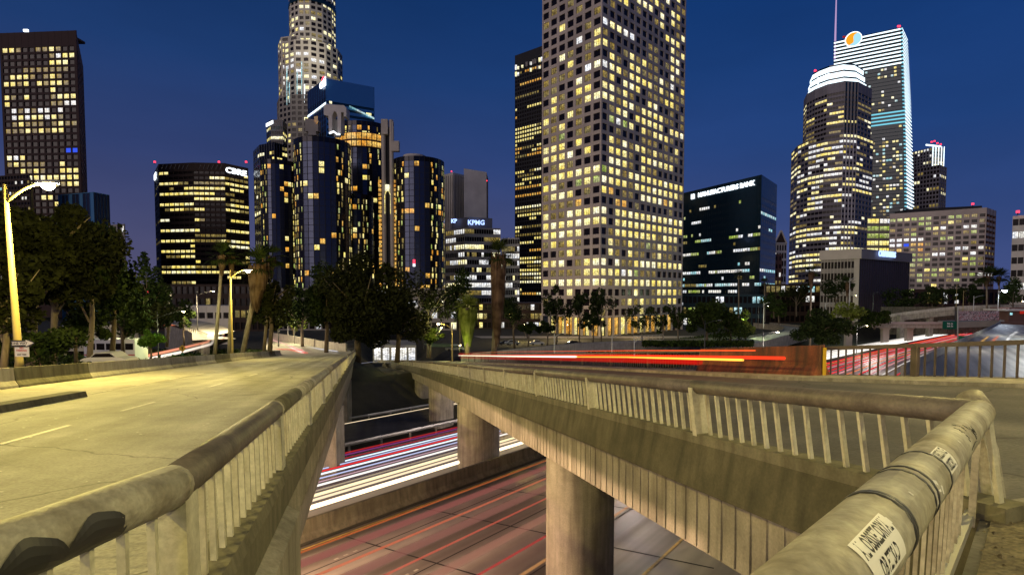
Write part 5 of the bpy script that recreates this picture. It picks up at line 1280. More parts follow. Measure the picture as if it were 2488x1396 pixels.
# unlit or faint posts further off
for k, (px, py, yt, Y, lab) in enumerate(((677, 838, 733, 118, 'thin dark lamp post right of the skirted palm, by the light burst'), (700, 825, 755, 140, 'small grey lamp post in front of the bright green tree'),
        (1347, 842, 810, 120, 'short white post left of the others above the red streak'), (1487, 845, 812, 118, 'white post in front of the tower columns'), (1541, 848, 822, 116, 'short white post right of the tower columns'),
        (1712, 835, 778, 125, 'leaning pale lamp post left of the dark shrubs'), (2062, 780, 675, 190, 'pale pole in front of the union building bushes'), (2323, 745, 690, 235, 'yellowish lamp post beyond the upper overpass'), (2340, 745, 705, 232, 'short yellowish lamp post beyond the upper overpass'),
        (2365, 755, 718, 200, 'white lamp post at the left end of the painted wall'), (2424, 755, 705, 200, 'white lamp post with a brilliant white lamp at right'), (2004, 790, 735, 200, 'thin pole left of the union building bushes'), (2121, 745, 710, 240, 'grey pole before the dark union building wall'), (1855, 785, 735, 210, 'greenish pole by the curving slip road'))):
    p0, p1 = at(px, py, Y), at(px, yt, Y); lit = 'brilliant' in lab
    street_lamp(lab, p0-UP*2, p1.z-p0.z+2, 3.2 if px in (677, 1712, 2365) else 1.6, (1, 0, 0) if not lit else (.3, 0, 0), None, 'dark_metal' if 'dark' in lab else ('yellow_pole' if 'yellow' in lab else 'white_pole'), lit=lit, power=3000, col=(.75, .85, 1), r0=.15, glass='led', head=3.0 if lit else 1)

# added lamps that fill the freeway cutting and lower streets with light
def fwy_fill_lamp(label, s, dq, h, power, col, arm=3.5, sgn=1, g='added fill lamps down in the cutting'):
    p = fw(s, dq); street_lamp(label, p, h, arm, UN*sgn, g, 'dark_metal', power=power, col=col, r0=.09, head=.5)
fwy_fill_lamp('added fill lamp hidden under the left ramp beside the near lanes', 2, -2.5, 3.4, 17000, (1, .62, .38), 1, -1)
fwy_fill_lamp('added fill lamp on the median behind the left ramp', -14, .8, 6, 3000, (1, .62, .38), 2, 1)
fwy_fill_lamp('added fill lamp at the near side below the camera, under the left ramp', -6, -14, 3.4, 1800, (1, .72, .44), 1, -1)
fwy_fill_lamp('added fill lamp on the median under the right ramp', 48, .6, 3.6, 7000, (1, .82, .75), 1, 1)
fwy_fill_lamp('added fill lamp among the middle lanes far right', 90, .4, 8, 4000, (1, .86, .72), 2, -1)
fwy_fill_lamp('added fill lamp beyond the bar railing at right', 108, -34, 11, 3800, (1, 1, .92), 3, 1)
fwy_fill_lamp('far added fill lamp by the lower overpass', 170, -33, 11, 2500, (.95, 1, .9), 3, 1)
fwy_fill_lamp('added fill lamp on the median near the far overpass', 160, .4, 8, 6000, (1, .9, .8), 2, -1)

def sl_(px, py, Y, h, power, col, label, arm=3.4, d=(1, 0, 0)):  # lamps added to brighten the trees, side streets and tower forecourt
    p = at(px, py, Y); street_lamp(label, p, h, arm, d, 'small added lamps among the trees', 'dark_metal', power=power, col=col, r0=.08, head=.55)
GRN = (1, .92, .5)
sl_(716, 845, 128, 7.5, 5000, GRN, 'small added lamp lighting the bright green tree beyond the left ramp', 1)
sl_(1116, 855, 82, 1.2, 420, (.95, 1, .3), 'low added lamp below the yellow-green skirted palm', .5, (.3, -1, 0))
sl_(385, 865, 70, 6, 2600, (.9, 1, .5), 'added lamp by the round green street tree at left')
sl_(480, 800, 110, 8, 30000, (1, .80, .45), 'added lamp over the curving street at left')
sl_(600, 870, 72, .8, 260, (1, .75, .2), 'low added lamp at the foot of the leaning palm', .4, (0, -1, 0))
sl_(1380, 822, 190, 5, 6000, (1, .72, .38), 'added courtyard lamp before the left face of the grid tower', 1, (0, 1, 0))
sl_(1560, 820, 190, 5, 6000, (1, .70, .36), 'added courtyard lamp before the tower columns', 1, (0, 1, 0))
sl_(1275, 830, 180, 6, 4200, (1, .75, .3), 'added courtyard lamp by the gold-lit tree', 1, (0, 1, 0))
sl_(1030, 850, 105, 4.5, 2500, (.85, 1, .4), 'added park lamp over the bright lawn between the ramps')
sl_(1842, 800, 200, 9, 3500, (.9, 1, .7), 'added lamp over the curving slip road at right')
sl_(2060, 750, 235, 6, 6000, (.85, 1, .6), 'added lamp above the bushes in front of the union building')
sl_(1780, 805, 175, 6, 6000, (.8, 1, .5), 'added lamp behind the rounded shrubs right of the grid tower')
sl_(230, 862, 78, 5.5, 2600, (1, .9, .45), 'added lamp by the yellow depot wall at left')
sl_(735, 838, 150, 6, 7000, (1, .8, .45), 'added lamp by the pale trunk beyond the left ramp')

# ------------------------------------------------------------------ signs
t = thing('street_sign', 'black and white ONE WAY arrow sign on the near lamp pole', 'sign', (b1_.x, 26.4, at(50, 840, 26.4).z))
c = at(55, 833, 26.2); b = MB(); pw = lambda px: px*26.2/F
O = lambda x, y, o=0: c+Vector((pw(x), -o, pw(y)))
b.box(O(-29, -10, .0), (pw(46), 0, 0), (0, .03, 0), (0, 0, pw(17)), 'black'); b.build('plate', t)
b = MB(); b.face([O(-26, -5, .012), O(8, -4.5, .012), O(8, -8, .012), O(28, .5, .012), O(8, 8, .012), O(8, 4, .012), O(-26, 3.5, .012)], 'white'); 
b.face([O(17, -10, .004), O(30, 0, .004), O(17, 9, .004)], 'black'); b.build('arrow', t)
text_on('lettering', 'ONE WAY', t, O(-7, -.5, .02), (1, 0, .02), UP, pw(8.2), 'black', bold=True)
t = thing('notice_sign', 'small white notice with a red heading under the one-way sign', 'sign', (b1_.x, 26.4, at(50, 860, 26.4).z))
c = at(53, 853, 26.2); b = MB(); b.box(O(-17, -13, 0), (pw(34), 0, 0), (0, .03, 0), (0, 0, pw(25)), 'white'); b.build('plate', t)
text_on('lettering', 'NO\nPARKING', t, O(0, 5, .012), (1, 0, 0), UP, pw(6), 'red_print', bold=True)
text_on('lettering', 'ANY TIME', t, O(0, -8, .012), (1, 0, 0), UP, pw(5), 'black', bold=True)
t = thing('warning_sign', 'yellow diamond warning sign on a post before the left street', 'sign', at(443, 866, 60))
c = at(443, 846, 60); b = MB(); q = lambda x, y, o=0: c+Vector((x*60/F, -o, y*60/F))
b.face([q(-9, 0), q(0, -9), q(9, 0), q(0, 9)], 'sign_yellow'); b.face([q(-9, 0, -.04), q(0, 9, -.04), q(9, 0, -.04), q(0, -9, -.04)], 'steel'); b.build('plate', t)
b = MB(); b.face([q(-1, -4, .02), q(1, -4, .02), q(1, 2, .02), q(-1, 2, .02)], 'black'); b.face([q(-3, 1.5, .02), q(3, 1.5, .02), q(0, 5, .02)], 'black'); b.build('symbol', t)
b = MB(); b.tube([at(443, 870, 60.1), at(443, 845, 60.1)], .04, 'dark_metal', n=6); b.build('post', t)
b = MB(); b.box(at(440, 862, 59.9), (.3, 0, 0), (0, .02, 0), (0, 0, .28), 'sign_green'); b.build('plate', t)
# gantry sign over the far freeway
t = thing('freeway_sign', 'green overhead road sign in front of the lower overpass', 'sign', at(2308, 812, 186))
c = at(2308, 790, 185); q = lambda x, y, o=0: c+Vector((x*185/F, -o, y*185/F))
b = MB(); b.box(q(-17, -9), (34*185/F, 0, 0), (0, .2, 0), (0, 0, 19*185/F), 'sign_green'); b.build('plate', t)
text_on('lettering', '9th St\n6th St', t, q(0, 1, .05), (1, 0, 0), UP, 6*185/F, 'white', bold=True)
b = MB(); b.tube([at(2327, 860, 186), at(2327, 745, 186)], .22, 'steel', n=6); b.build('post', t)
t = thing('freeway_sign', 'small green sign low against the side wall of the rising slip road', 'sign', at(2338, 822, 140)); b = MB(); b.box(at(2329, 829, 140), (2.3, 0, 0), (0, .1, 0), (0, 0, 1.5), 'sign_green'); b.build('plate', t)

# ------------------------------------------------------------------ far right roads and bridges
def bar(mb, p, q, w_, h, m):
    p, q = Vector(p), Vector(q); mb.prism([(0, 0), (0, h), (w_, h), (w_, 0)], [(p, Vector((0, 1, 0)), UP), (q, Vector((0, 1, 0)), UP)], m)
t = thing('overpass', 'lower pinkish overpass on stout piers across the freeway at right', 'bridge', at(2180, 820, 200))
b = MB(); bar(b, at(2036, 795, 202), at(2300, 797, 198), 9, 1.7, 'concrete_pale'); b.build('deck', t)
b = MB(); bar(b, at(2036, 787, 201), at(2300, 787, 197), .3, .85, 'wall_pink'); b.build('parapet', t)
for px, pz in ((2207, 830), (2149, 830), (2060, 845)):
    b = MB(); p = at(px, 797, 204); b.box((p.x-1.2, 203, z_free(p.x, 203)-1), (2.4, 0, 0), (0, 1.4, 0), (0, 0, p.z-z_free(p.x, 203)+1.2), 'wall_pink'); b.prism([(-1.7, 0), (1.7, 0), (1.2, -.8), (-1.2, -.8)], [((p.x, 202.8, p.z+.3), (1, 0, 0), UP), ((p.x, 204.6, p.z+.3), (1, 0, 0), UP)], 'wall_pink'); b.build('pier', t)
t = thing('overpass', 'upper sloping overpass with a pale parapet below the square-gridded block', 'bridge', at(2290, 780, 245))
pts = [(2150, 765, 250), (2200, 758, 247), (2260, 751, 243), (2330, 744, 238), (2420, 741, 232), (2500, 740, 228)]
for nm, h0, h1, w_, m in (('parapet', .0, 1.3, .3, 'concrete_pale'), ('deck', -2.6, 0, 9, 'concrete')):
    b = MB(); b.prism([(0, h0), (0, h1), (w_, h1), (w_, h0)], [(at(px, py+6, Y), Vector((0, 1, 0)), UP) for px, py, Y in pts], m); b.build(nm, t)
for px in (2185, 2255, 2440): p = at(px, 765, 246); b = MB(); b.box((p.x-1, 244, z_land(p.x, 246)-1), (2, 0, 0), (0, 2, 0), (0, 0, p.z-z_land(p.x, 246)+1), 'concrete'); b.build('pier', t)
t = thing('painted_bridge', 'short bridge with a graffiti-covered parapet above the freeway at far right', 'bridge', at(2375, 800, 195))
m, n, l, bs = mat('graffiti_wall'); g_ = N(n, 'NewGeometry'); v1 = N(n, 'TexVoronoi'); v1.inputs['Scale'].default_value = .9; mp = N(n, 'Mapping'); mp.inputs['Scale'].default_value = (.7, .7, 1); mp.inputs['Rotation'].default_value = (0, .5, 0); l.new(g_.outputs['Position'], mp.inputs[0])
t1 = N(n, 'TexNoise'); t1.inputs['Scale'].default_value = 1.2; t1.inputs['Detail'].default_value = 2; t1.inputs['Distortion'].default_value = 2.5; l.new(mp.outputs[0], t1.inputs[0])
rp = N(n, 'ValToRGB'); rp.color_ramp.interpolation = 'CONSTANT'; e_ = rp.color_ramp.elements; e_[0].color = (.05, .03, .03, 1); e_[1].position = .44; e_[1].color = (.55, .48, .5, 1)
x_ = rp.color_ramp.elements.new(.53); x_.color = (.10, .07, .07, 1); x_ = rp.color_ramp.elements.new(.60); x_.color = (.5, .2, .22, 1); l.new(t1.outputs['Fac'], rp.inputs[0]); l.new(rp.outputs[0], bs.inputs['Base Color']); M['graffiti'] = m
b = MB(); bar(b, at(2321, 778, 192), at(2427, 778, 190), .3, 3.4, 'graffiti'); b.build('parapet', t)
b = MB(); bar(b, at(2321, 796, 192.4), at(2440, 792, 190.4), 8, 2.2, 'wall_grey'); b.build('deck', t)
b = MB()
for px in (2321, 2325): b.tube([at(px, 815, 191), at(px, 745, 191)], .2, 'dark_metal', n=6)
b.build('post', t)
b = MB(); bar(b, at(2425, 792, 189), at(2520, 792, 186), .4, 1.5, 'wall_redbrown'); b.build('side_wall', t)
t = thing('building', 'low dark building above the far end of the slip road, at the right edge', 'building', at(2470, 780, 200)); b = MB(); b.box(at(2450, 782, 200), (14, 0, 0), (0, 8, 0), (0, 0, 5.5), 'wall_redbrown'); b.build('wall', t)
b = MB(); b.box(at(2446, 755, 199), (16, 0, 0), (0, 10, 0), (0, 0, .6), 'wall_white'); b.build('roof', t)
b = MB(); b.cbox(at(2457, 765, 199.3), .8, .2, .9, 'w_teal'); b.cbox(at(2484, 762, 199.3), 1.8, .2, 1.6, 'w_red'); b.build('window', t)
t = thing('retaining_wall', 'dark wall and bank under the upper overpass at right', 'wall', at(2300, 790, 256)); b = MB()
for k in range(12):
    x0, x1 = 2140+28*k, 2140+28*(k+.97); b.box(at(x0, 812, 257), at(x1, 812, 257)-at(x0, 812, 257), (0, .6, 0), (0, 0, 13.5), 'concrete_dark')
b.build('wall', t)
# rising slip road at far right
def rz_(px, py, Y): return at(px, py, Y)
b = MB(); Lr = [at(2327, 838, 92), at(2368, 817, 122), at(2402, 801, 155), at(2430, 786, 190)]; Rr = [at(2720, 850, 86), at(2620, 822, 118), at(2560, 803, 150), at(2500, 788, 190)]
lo0, lo1 = at(2327, 838, 92)+(at(2327, 838, 92)-at(2368, 817, 122))*1.4, at(2720, 850, 86)+(Rr[0]-Rr[1])*1.2
Lr = [lo0]+Lr; Rr = [lo1]+Rr
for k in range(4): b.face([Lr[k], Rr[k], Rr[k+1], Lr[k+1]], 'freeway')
struct(b, 'rising_slip_road')
t = thing('parapet_wall', 'pale side wall of the rising slip road at far right', 'wall', Lr[1]); b = MB()
b.prism([(0, -6), (0, .9), (.3, .9), (.3, -6)], [(p, Vector((1, 0, 0)), UP) for p in Lr], 'concrete_pale'); b.build('wall', t)
b = MB(); 
for (x0, y0, x1, y1) in ((2488, 797, 2440, 838), (2480, 792, 2418, 838)):
    p0, p1 = at(x0, y0, 150), at(x1, y1, 98); p0.z += .05; p1.z += .05
b = MB()
# curving slip road
pts = [onplane(*p, -15.2, 0, 0) for p in ((1700, 852), (1800, 838), (1860, 822), (1905, 812), (1932, 806), (1936, 800), (1918, 795), (1885, 791), (1850, 788))]
wid = [9, 9, 9, 8, 9, 9, 9, 9, 9]
def offs(pts, wid, sgn):
    o = []
    for i, p in enumerate(pts):
        d_ = pts[min(i+1, len(pts)-1)]-pts[max(i-1, 0)]; d_.z = 0; d_.normalize(); o.append(p+Vector((-d_.y, d_.x, 0))*wid[i]/2*sgn)
    return o
Lc, Rc_ = offs(pts, wid, 1), offs(pts, wid, -1)
b = MB()
for k in range(len(pts)-1): b.face([Lc[k], Rc_[k], Rc_[k+1], Lc[k+1]], 'road')
struct(b, 'curving_slip_road')
t = thing('parapet_wall', 'low dark parapet following the curving slip road at right', 'wall', pts[3])
for o_ in (Lc, Rc_):
    b = MB(); b.prism([(0, -3), (0, .9), (.3, .9), (.3, -3)], [(p, Vector((.7, .7, 0)), UP) for p in o_], 'concrete'); b.build('wall', t)

# street wall and pavement in front of the grid tower
t = thing('retaining_wall', 'long low retaining wall with a pale top below the grid tower', 'wall', at(1450, 835, 130)); 
W_ = [at(1120, 862, 112), at(1250, 848, 118), at(1400, 834, 126), at(1520, 829, 136), at(1700, 829, 150), at(1830, 832, 160)]
b = MB(); b.prism([(0, -7), (0, 0), (1.6, 0), (1.6, -7)], [(p, Vector((.2, 1, 0)).normalized(), UP) for p in W_], 'concrete_pale'); b.build('wall', t)
b = MB(); 
for k in range(5):
    p, q = W_[k], W_[k+1]; b.face([p+Vector((0, 1.7, .01)), q+Vector((0, 1.7, .01)), Vector((q.x*1.25, q.y*1.3, GZ+.6)), Vector((p.x*1.25, p.y*1.3, GZ+.6))], 'soil')
struct(b, 'street_slope')
b = MB(); b.face([at(1205, 829, 190), at(1700, 829, 190), at(1760, 816, 204), at(1150, 816, 204)], 'concrete_pale'); struct(b, 'plaza')
b = MB(); p = [at(1040, 842, 115), at(1110, 842, 115), at(1110, 834, 135), at(1030, 834, 135)]; b.face(p, 'grass'); struct(b, 'lawn')
t = thing('railing', 'little railing round the planted corner below the grid tower', 'railing', at(1590, 830, 150)); b = MB(); b.tube([at(1540, 822, 150), at(1612, 826, 148)], .05, 'white_pole', n=5); b.tube([at(1540, 816, 150), at(1612, 812, 148)], .05, 'white_pole', n=5)
for k in range(9): b.tube([at(1540+9*k, 824, 149), at(1540+9*k, 814, 149)], .04, 'white_pole', n=4)
b.build('bar', t)
# left street curving uphill, with its bridge wall
pts = [onplane(*p, -2.6, 0, -.0984) for p in ((150, 915), (330, 880), (430, 862), (490, 848))]+[at(522, 826, 95), at(520, 808, 112), at(480, 790, 130), at(420, 778, 150)]
wid = [6, 7, 7, 7, 7, 8, 9, 9]; Lc, Rc_ = offs(pts, wid, 1), offs(pts, wid, -1); b = MB()
for k in range(len(pts)-1): b.face([Lc[k]+UP*.15, Rc_[k]+UP*.15, Rc_[k+1]+UP*.15, Lc[k+1]+UP*.15], 'road')
struct(b, 'left_street')
t = thing('bridge_wall', 'dark railed wall under the curving left street', 'wall', pts[5]); b = MB(); b.prism([(0, -6), (0, .25), (.3, .25), (.3, -6)], [(p+UP*.1, Vector((.7, .7, 0)), UP) for p in [at(400, 790, 140), at(440, 803, 124), at(480, 818, 108), at(505, 830, 98), at(488, 842, 90)]], 'concrete'); b.build('wall', t)
b = MB(); fp = [at(400, 786, 139), at(440, 798, 123), at(480, 812, 107), at(504, 823, 97)]
b.tube([p+UP*.9 for p in fp], .06, 'dark_metal', n=4)
for p, q in zip(fp, fp[1:]):
    for k in range(9): r_ = p+(q-p)*k/9; b.tube([r_, r_+UP*.9], .05, 'dark_metal', n=4)
b.build('bar', t)
# distant end of the left ramp: far parapet and dark fence
t = thing('parapet_wall', 'low pale parapet sweeping past the light burst at the end of the left ramp', 'wall', at(760, 850, 110)); fp = [at(655, 815, 150), at(700, 822, 135), at(770, 836, 118), at(840, 845, 104)]
b = MB(); b.prism([(0, -2), (0, .9), (.3, .9), (.3, -2)], [(p, Vector((.7, .7, 0)), UP) for p in fp], 'concrete_pale'); b.build('wall', t)
b = MB(); b.face([Lp(-14, 94, .03), Lp(-1.5, 94, .03), at(850, 850, 108), at(845, 848, 110), at(770, 840, 125), at(700, 828, 150), at(650, 820, 160), at(640, 846, 112)], 'concrete_pale'); struct(b, 'left_ramp_end_road')

# ------------------------------------------------------------------ vegetation
def leaves(cx, cy, cz, rx, ry, rz, n, size, m, seed=0, clumps=14, droop=.0, ragged=.35):
    rs = np.random.RandomState(seed); cl = []
    for k in range(clumps):
        v = rs.normal(size=3); v /= np.linalg.norm(v)+1e-6; v *= rs.uniform(.2, .95); r_ = rs.uniform(.16, .42)
        cl.append((v, r_))
    idx = rs.randint(0, clumps, n); C_ = np.array([c[0] for c in cl])[idx]; Rr = np.array([c[1] for c in cl])[idx]
    d_ = rs.normal(size=(n, 3)); d_ /= np.linalg.norm(d_, axis=1)[:, None]; d_ *= (rs.uniform(.35, 1.08+ragged*.5, n)**.6)[:, None]
    P_ = C_+d_*Rr[:, None]; P_ *= np.array([rx, ry, rz]); P_ += np.array([cx, cy, cz])
    a = rs.normal(size=(n, 3)); a /= np.linalg.norm(a, axis=1)[:, None]; b_ = np.cross(a, rs.normal(size=(n, 3))); b_ /= np.linalg.norm(b_, axis=1)[:, None]
    s_ = size*rs.uniform(.5, 1.4, n)[:, None]; a *= s_; b_ *= s_*.5
    V = np.stack([P_-a, P_-b_, P_+a, P_+b_], 1).reshape(-1, 3)
    return V
def mesh_quads(name, V, m, parent):
    me = bpy.data.meshes.new(name); nq = len(V)//4; o = np.array(WO[parent.name])
    me.vertices.add(nq*4); me.vertices.foreach_set('co', (V-o).astype(np.float32).ravel())
    me.loops.add(nq*4); me.loops.foreach_set('vertex_index', np.arange(nq*4, dtype=np.int32))
    me.polygons.add(nq); me.polygons.foreach_set('loop_start', np.arange(0, nq*4, 4, dtype=np.int32)); me.polygons.foreach_set('loop_total', np.full(nq, 4, dtype=np.int32))
    me.materials.append(M[m]); me.update(calc_edges=True); me.validate()
    ob = bpy.data.objects.new(name, me); COL.objects.link(ob); ob.parent = parent; WO[ob.name] = Vector(o); return ob
TS = [100]
def tree(label, px, base, top, Y, wpx, m='leaf_dark', n=2600, size=.34, bark='bark', trunk=.28, group=None, crown_from=.35, clumps=16, limbs=5, name='tree', leanx=0):
    TS[0] += 1; rs = random.Random(TS[0]); p0 = at(px, base, Y); p1 = at(px+leanx, top, Y); h = p1.z-p0.z; rad = wpx/2*Y/F
    base_ = Vector((p0.x, Y, p0.z-.6)); t = thing(name, label, 'tree', base_, group)
    cz0 = p0.z+h*crown_from; cz = (cz0+p1.z)/2; rz_ = (p1.z-cz0)/2; cx = p1.x
    b = MB(); mid = Vector((p0.x+(cx-p0.x)*.5, Y, (base_.z+cz)/2)); b.tube([base_, mid+Vector((rs.uniform(-.3, .3), 0, 0)), Vector((cx, Y, cz))], [trunk*1.3, trunk, trunk*.5], bark, n=7)
    b.build('trunk', t, smooth=True)
    b = MB()
    for k in range(limbs):
        a = 2*math.pi*k/limbs+rs.random(); s0 = mid.lerp(Vector((cx, Y, cz)), rs.uniform(-.2, .7)); e = Vector((cx+rad*.75*math.cos(a), Y+rad*.75*math.sin(a), cz+rz_*rs.uniform(-.1, .6)))
        mm = s0.lerp(e, .5)+Vector((0, 0, rs.uniform(-.3, .8))); b.tube([s0, mm, e], [trunk*.5, trunk*.32, trunk*.1], bark, n=5, caps=False)
    b.build('branch', t, smooth=True)
    mesh_quads('crown', leaves(cx, Y, cz, rad, rad*.9, rz_, n, size, m, TS[0], clumps), m, t)
    return t
E_ = 'leaf_brown'
# far left mass: tall gum trees
tree('tall dark gum tree behind the near lamp pole, the highest crown at far left', 75, 885, 455, 46, 330, E_, 13000, .26, 'bark_pale', .32, 'dark trees at the left', .30, 26, 7)
tree('leaning gum tree with bare forked pale limbs right of the lamp pole', 130, 880, 500, 50, 240, 'leaf_dark', 9000, .26, 'bark_pale', .26, 'dark trees at the left', .38, 20, 8, leanx=10)
tree('gum tree with a spreading crown left of the blue glass block edge', 215, 878, 535, 52, 180, E_, 7500, .26, 'bark_pale', .22, 'dark trees at the left', .34, 18, 6)
tree('dark tree with a narrow top at the right end of the left-hand trees', 270, 872, 540, 60, 130, 'leaf_dark', 3600, .28, 'bark', .24, 'dark trees at the left', .22, 18, 5)
tree('dark tree at the left edge behind the one-way sign', 5, 905, 600, 38, 190, E_, 3600, .22, 'bark_pale', .2, 'dark trees at the left', .2, 18, 6)
tree('low dark bushy tree just right of the one-way sign', 95, 905, 770, 40, 170, 'leaf_dark', 3000, .18, 'bark', .12, 'dark trees at the left', .15, 16, 5)
tree('dark bushy tree over the depot roof at left', 185, 888, 700, 56, 160, 'leaf_dark', 3200, .26, 'bark', .16, 'dark trees at the left', .22, 14)
tree('dense dark tree left of the round green tree', 300, 876, 660, 66, 130, 'leaf_dark', 3600, .28, 'bark', .2, 'dark trees at the left', .25, 16)
tree('solitary rounded tree top standing against the sky', 360, 870, 618, 88, 66, 'leaf_dark', 2200, .34, 'bark', .22, 'dark trees at the left', .35, 12)
tree('dark tree between the sky gap and the convex office block', 405, 835, 690, 98, 105, 'leaf_dark', 2600, .36, 'bark', .22, 'dark trees at the left', .2, 12)
tree('short dark tree with red brake lights glowing behind it', 345, 850, 725, 85, 110, E_, 2400, .32, 'bark', .2, 'dark trees at the left', .2, 12)
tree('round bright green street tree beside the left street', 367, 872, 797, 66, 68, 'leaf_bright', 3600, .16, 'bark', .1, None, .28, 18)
tree('small lit green tree by the warning sign', 448, 835, 742, 112, 46, 'leaf_mid', 900, .3, 'bark', .14, None, .3, 10)
# middle
tree('great black-green tree between the two ramps', 870, 880, 622, 92, 230, E_, 17000, .36, 'bark', .5, 'dark trees between the ramps', .12, 30, 8)
tree('black-green tree forming the right shoulder of the central mass', 965, 872, 690, 96, 160, E_, 10000, .36, 'bark', .4, 'dark trees between the ramps', .14, 22)
tree('dark tree forming the left shoulder of the central mass', 792, 862, 655, 100, 130, 'leaf_dark', 8500, .36, 'bark', .35, 'dark trees between the ramps', .28, 20)
tree('dark tree over the pale trunk beyond the left ramp', 735, 845, 700, 118, 120, 'leaf_dark', 3200, .4, 'bark_pale', .3, 'dark trees between the ramps', .35, 14)
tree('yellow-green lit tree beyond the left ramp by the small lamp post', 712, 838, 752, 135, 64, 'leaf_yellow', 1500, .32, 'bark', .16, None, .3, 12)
tree('tall dark tree below the short left cylinder', 655, 850, 640, 84, 110, E_, 4200, .32, 'bark', .3, 'dark trees between the ramps', .2, 18)
tree('open-branched tree in front of the white podium lights', 1040, 862, 660, 112, 130, E_, 1500, .36, 'bark_pale', .26, 'street trees before the grid tower', .3, 14, 8)
tree('dark tree between the skirted palm and the central mass', 1120, 850, 650, 122, 90, 'leaf_dark', 1700, .38, 'bark', .26, 'street trees before the grid tower', .35, 12)
tree('low rounded tree over the bright lawn', 1045, 862, 790, 104, 80, 'leaf_mid', 1500, .3, 'bark', .18, 'street trees before the grid tower', .3, 12)
tree('thin dark tree right of the big skirted palm', 1250, 842, 715, 130, 70, 'leaf_dark', 1500, .34, 'bark', .22, 'street trees before the grid tower', .35, 12)
for px, top, wv, lab, m in ((1283, 778, 56, 'small branching tree with gold light behind, left of the grid tower', 'leaf_mid'), (1352, 690, 72, 'narrow street tree in front of the left edge of the grid tower', 'leaf_dark'), (1408, 695, 62, 'street tree in front of the left face of the grid tower', 'leaf_dark'), (1462, 690, 84, 'tall full street tree at the corner of the grid tower', 'leaf_dark'),
                          (1440, 760, 60, 'low street tree under the tall one at the grid tower corner', 'leaf_dark'), (1330, 775, 50, 'low dark tree at the left foot of the grid tower', 'leaf_dark')):
    tree(lab, px, 836, top, 158, wv, m, 1900, .38, 'bark_pale', .2, 'street trees before the grid tower', .35, 12)
for px, top, wv, lab in ((1560, 735, 74, 'open-crowned street tree over the tower columns'), (1612, 738, 70, 'open-crowned street tree right of the tower columns'), (1648, 742, 50, 'open-crowned street tree at the right foot of the grid tower')):
    tree(lab, px, 832, top, 158, wv, 'leaf_mid', 1100, .34, 'bark_pale', .2, 'street trees before the grid tower', .25, 12, 8)
tree('big rounded dark shrub tree right of the grid tower', 1718, 832, 722, 150, 120, 'leaf_mid', 4600, .42, 'bark', .3, 'rounded trees by the slip road', .1, 20)
tree('rounded dark tree sloping down to the curving slip road', 1775, 836, 735, 156, 100, 'leaf_mid', 3600, .42, 'bark', .3, 'rounded trees by the slip road', .1, 18)
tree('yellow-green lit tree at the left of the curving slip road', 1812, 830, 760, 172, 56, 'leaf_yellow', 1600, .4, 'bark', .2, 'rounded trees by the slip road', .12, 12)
tree('dark evergreen clump hanging over the freeway edge at right', 1998, 838, 758, 128, 124, 'leaf_dark', 12000, .36, 'bark', .3, 'bushes along the freeway at right', .02, 24)
tree('lit bush below the union building fins', 2062, 790, 735, 190, 92, 'leaf_yellow', 2600, .45, 'bark', .3, 'bushes along the freeway at right', .02, 16)
tree('dark rounded bush right of the lit one at the overpass end', 2125, 795, 745, 196, 100, 'leaf_mid', 2800, .45, 'bark', .3, 'bushes along the freeway at right', .02, 16)
tree('dark hedge-like tree under the dark union building wall', 2215, 762, 700, 262, 120, 'leaf_dark', 2200, .6, 'bark', .3, 'bushes along the freeway at right', .1, 14)
tree('dark tree before the middle of the square-gridded block', 2290, 758, 690, 258, 100, 'leaf_dark', 1900, .6, 'bark', .3, 'bushes along the freeway at right', .2, 14)
tree('dark tree over the overpass left of the brilliant lamp', 2355, 752, 690, 250, 70, 'leaf_dark', 1500, .6, 'bark', .3, 'bushes along the freeway at right', .2, 12)
tree('dark tree at the right edge under the white-banded building', 2462, 775, 675, 215, 60, 'leaf_dark', 1700, .5, 'bark', .3, 'bushes along the freeway at right', .25, 12)
tree('dark street tree before the cathedral-like gabled front', 1880, 770, 690, 225, 60, 'leaf_dark', 1400, .5, 'bark', .25, 'trees by the curving slip road', .2, 12)
tree('dark street tree left of the union building fins', 1935, 765, 680, 225, 80, E_, 1700, .5, 'bark', .25, 'trees by the curving slip road', .25, 12)
tree('feathery dark tree in front of the union building fins', 2030, 760, 672, 228, 90, 'leaf_dark', 1500, .5, 'bark', .25, 'trees by the curving slip road', .3, 12)
tree('greenish tree at the far bend of the slip road', 1893, 783, 738, 225, 46, 'leaf_mid', 1500, .45, 'bark', .25, 'trees by the curving slip road', .1, 12)

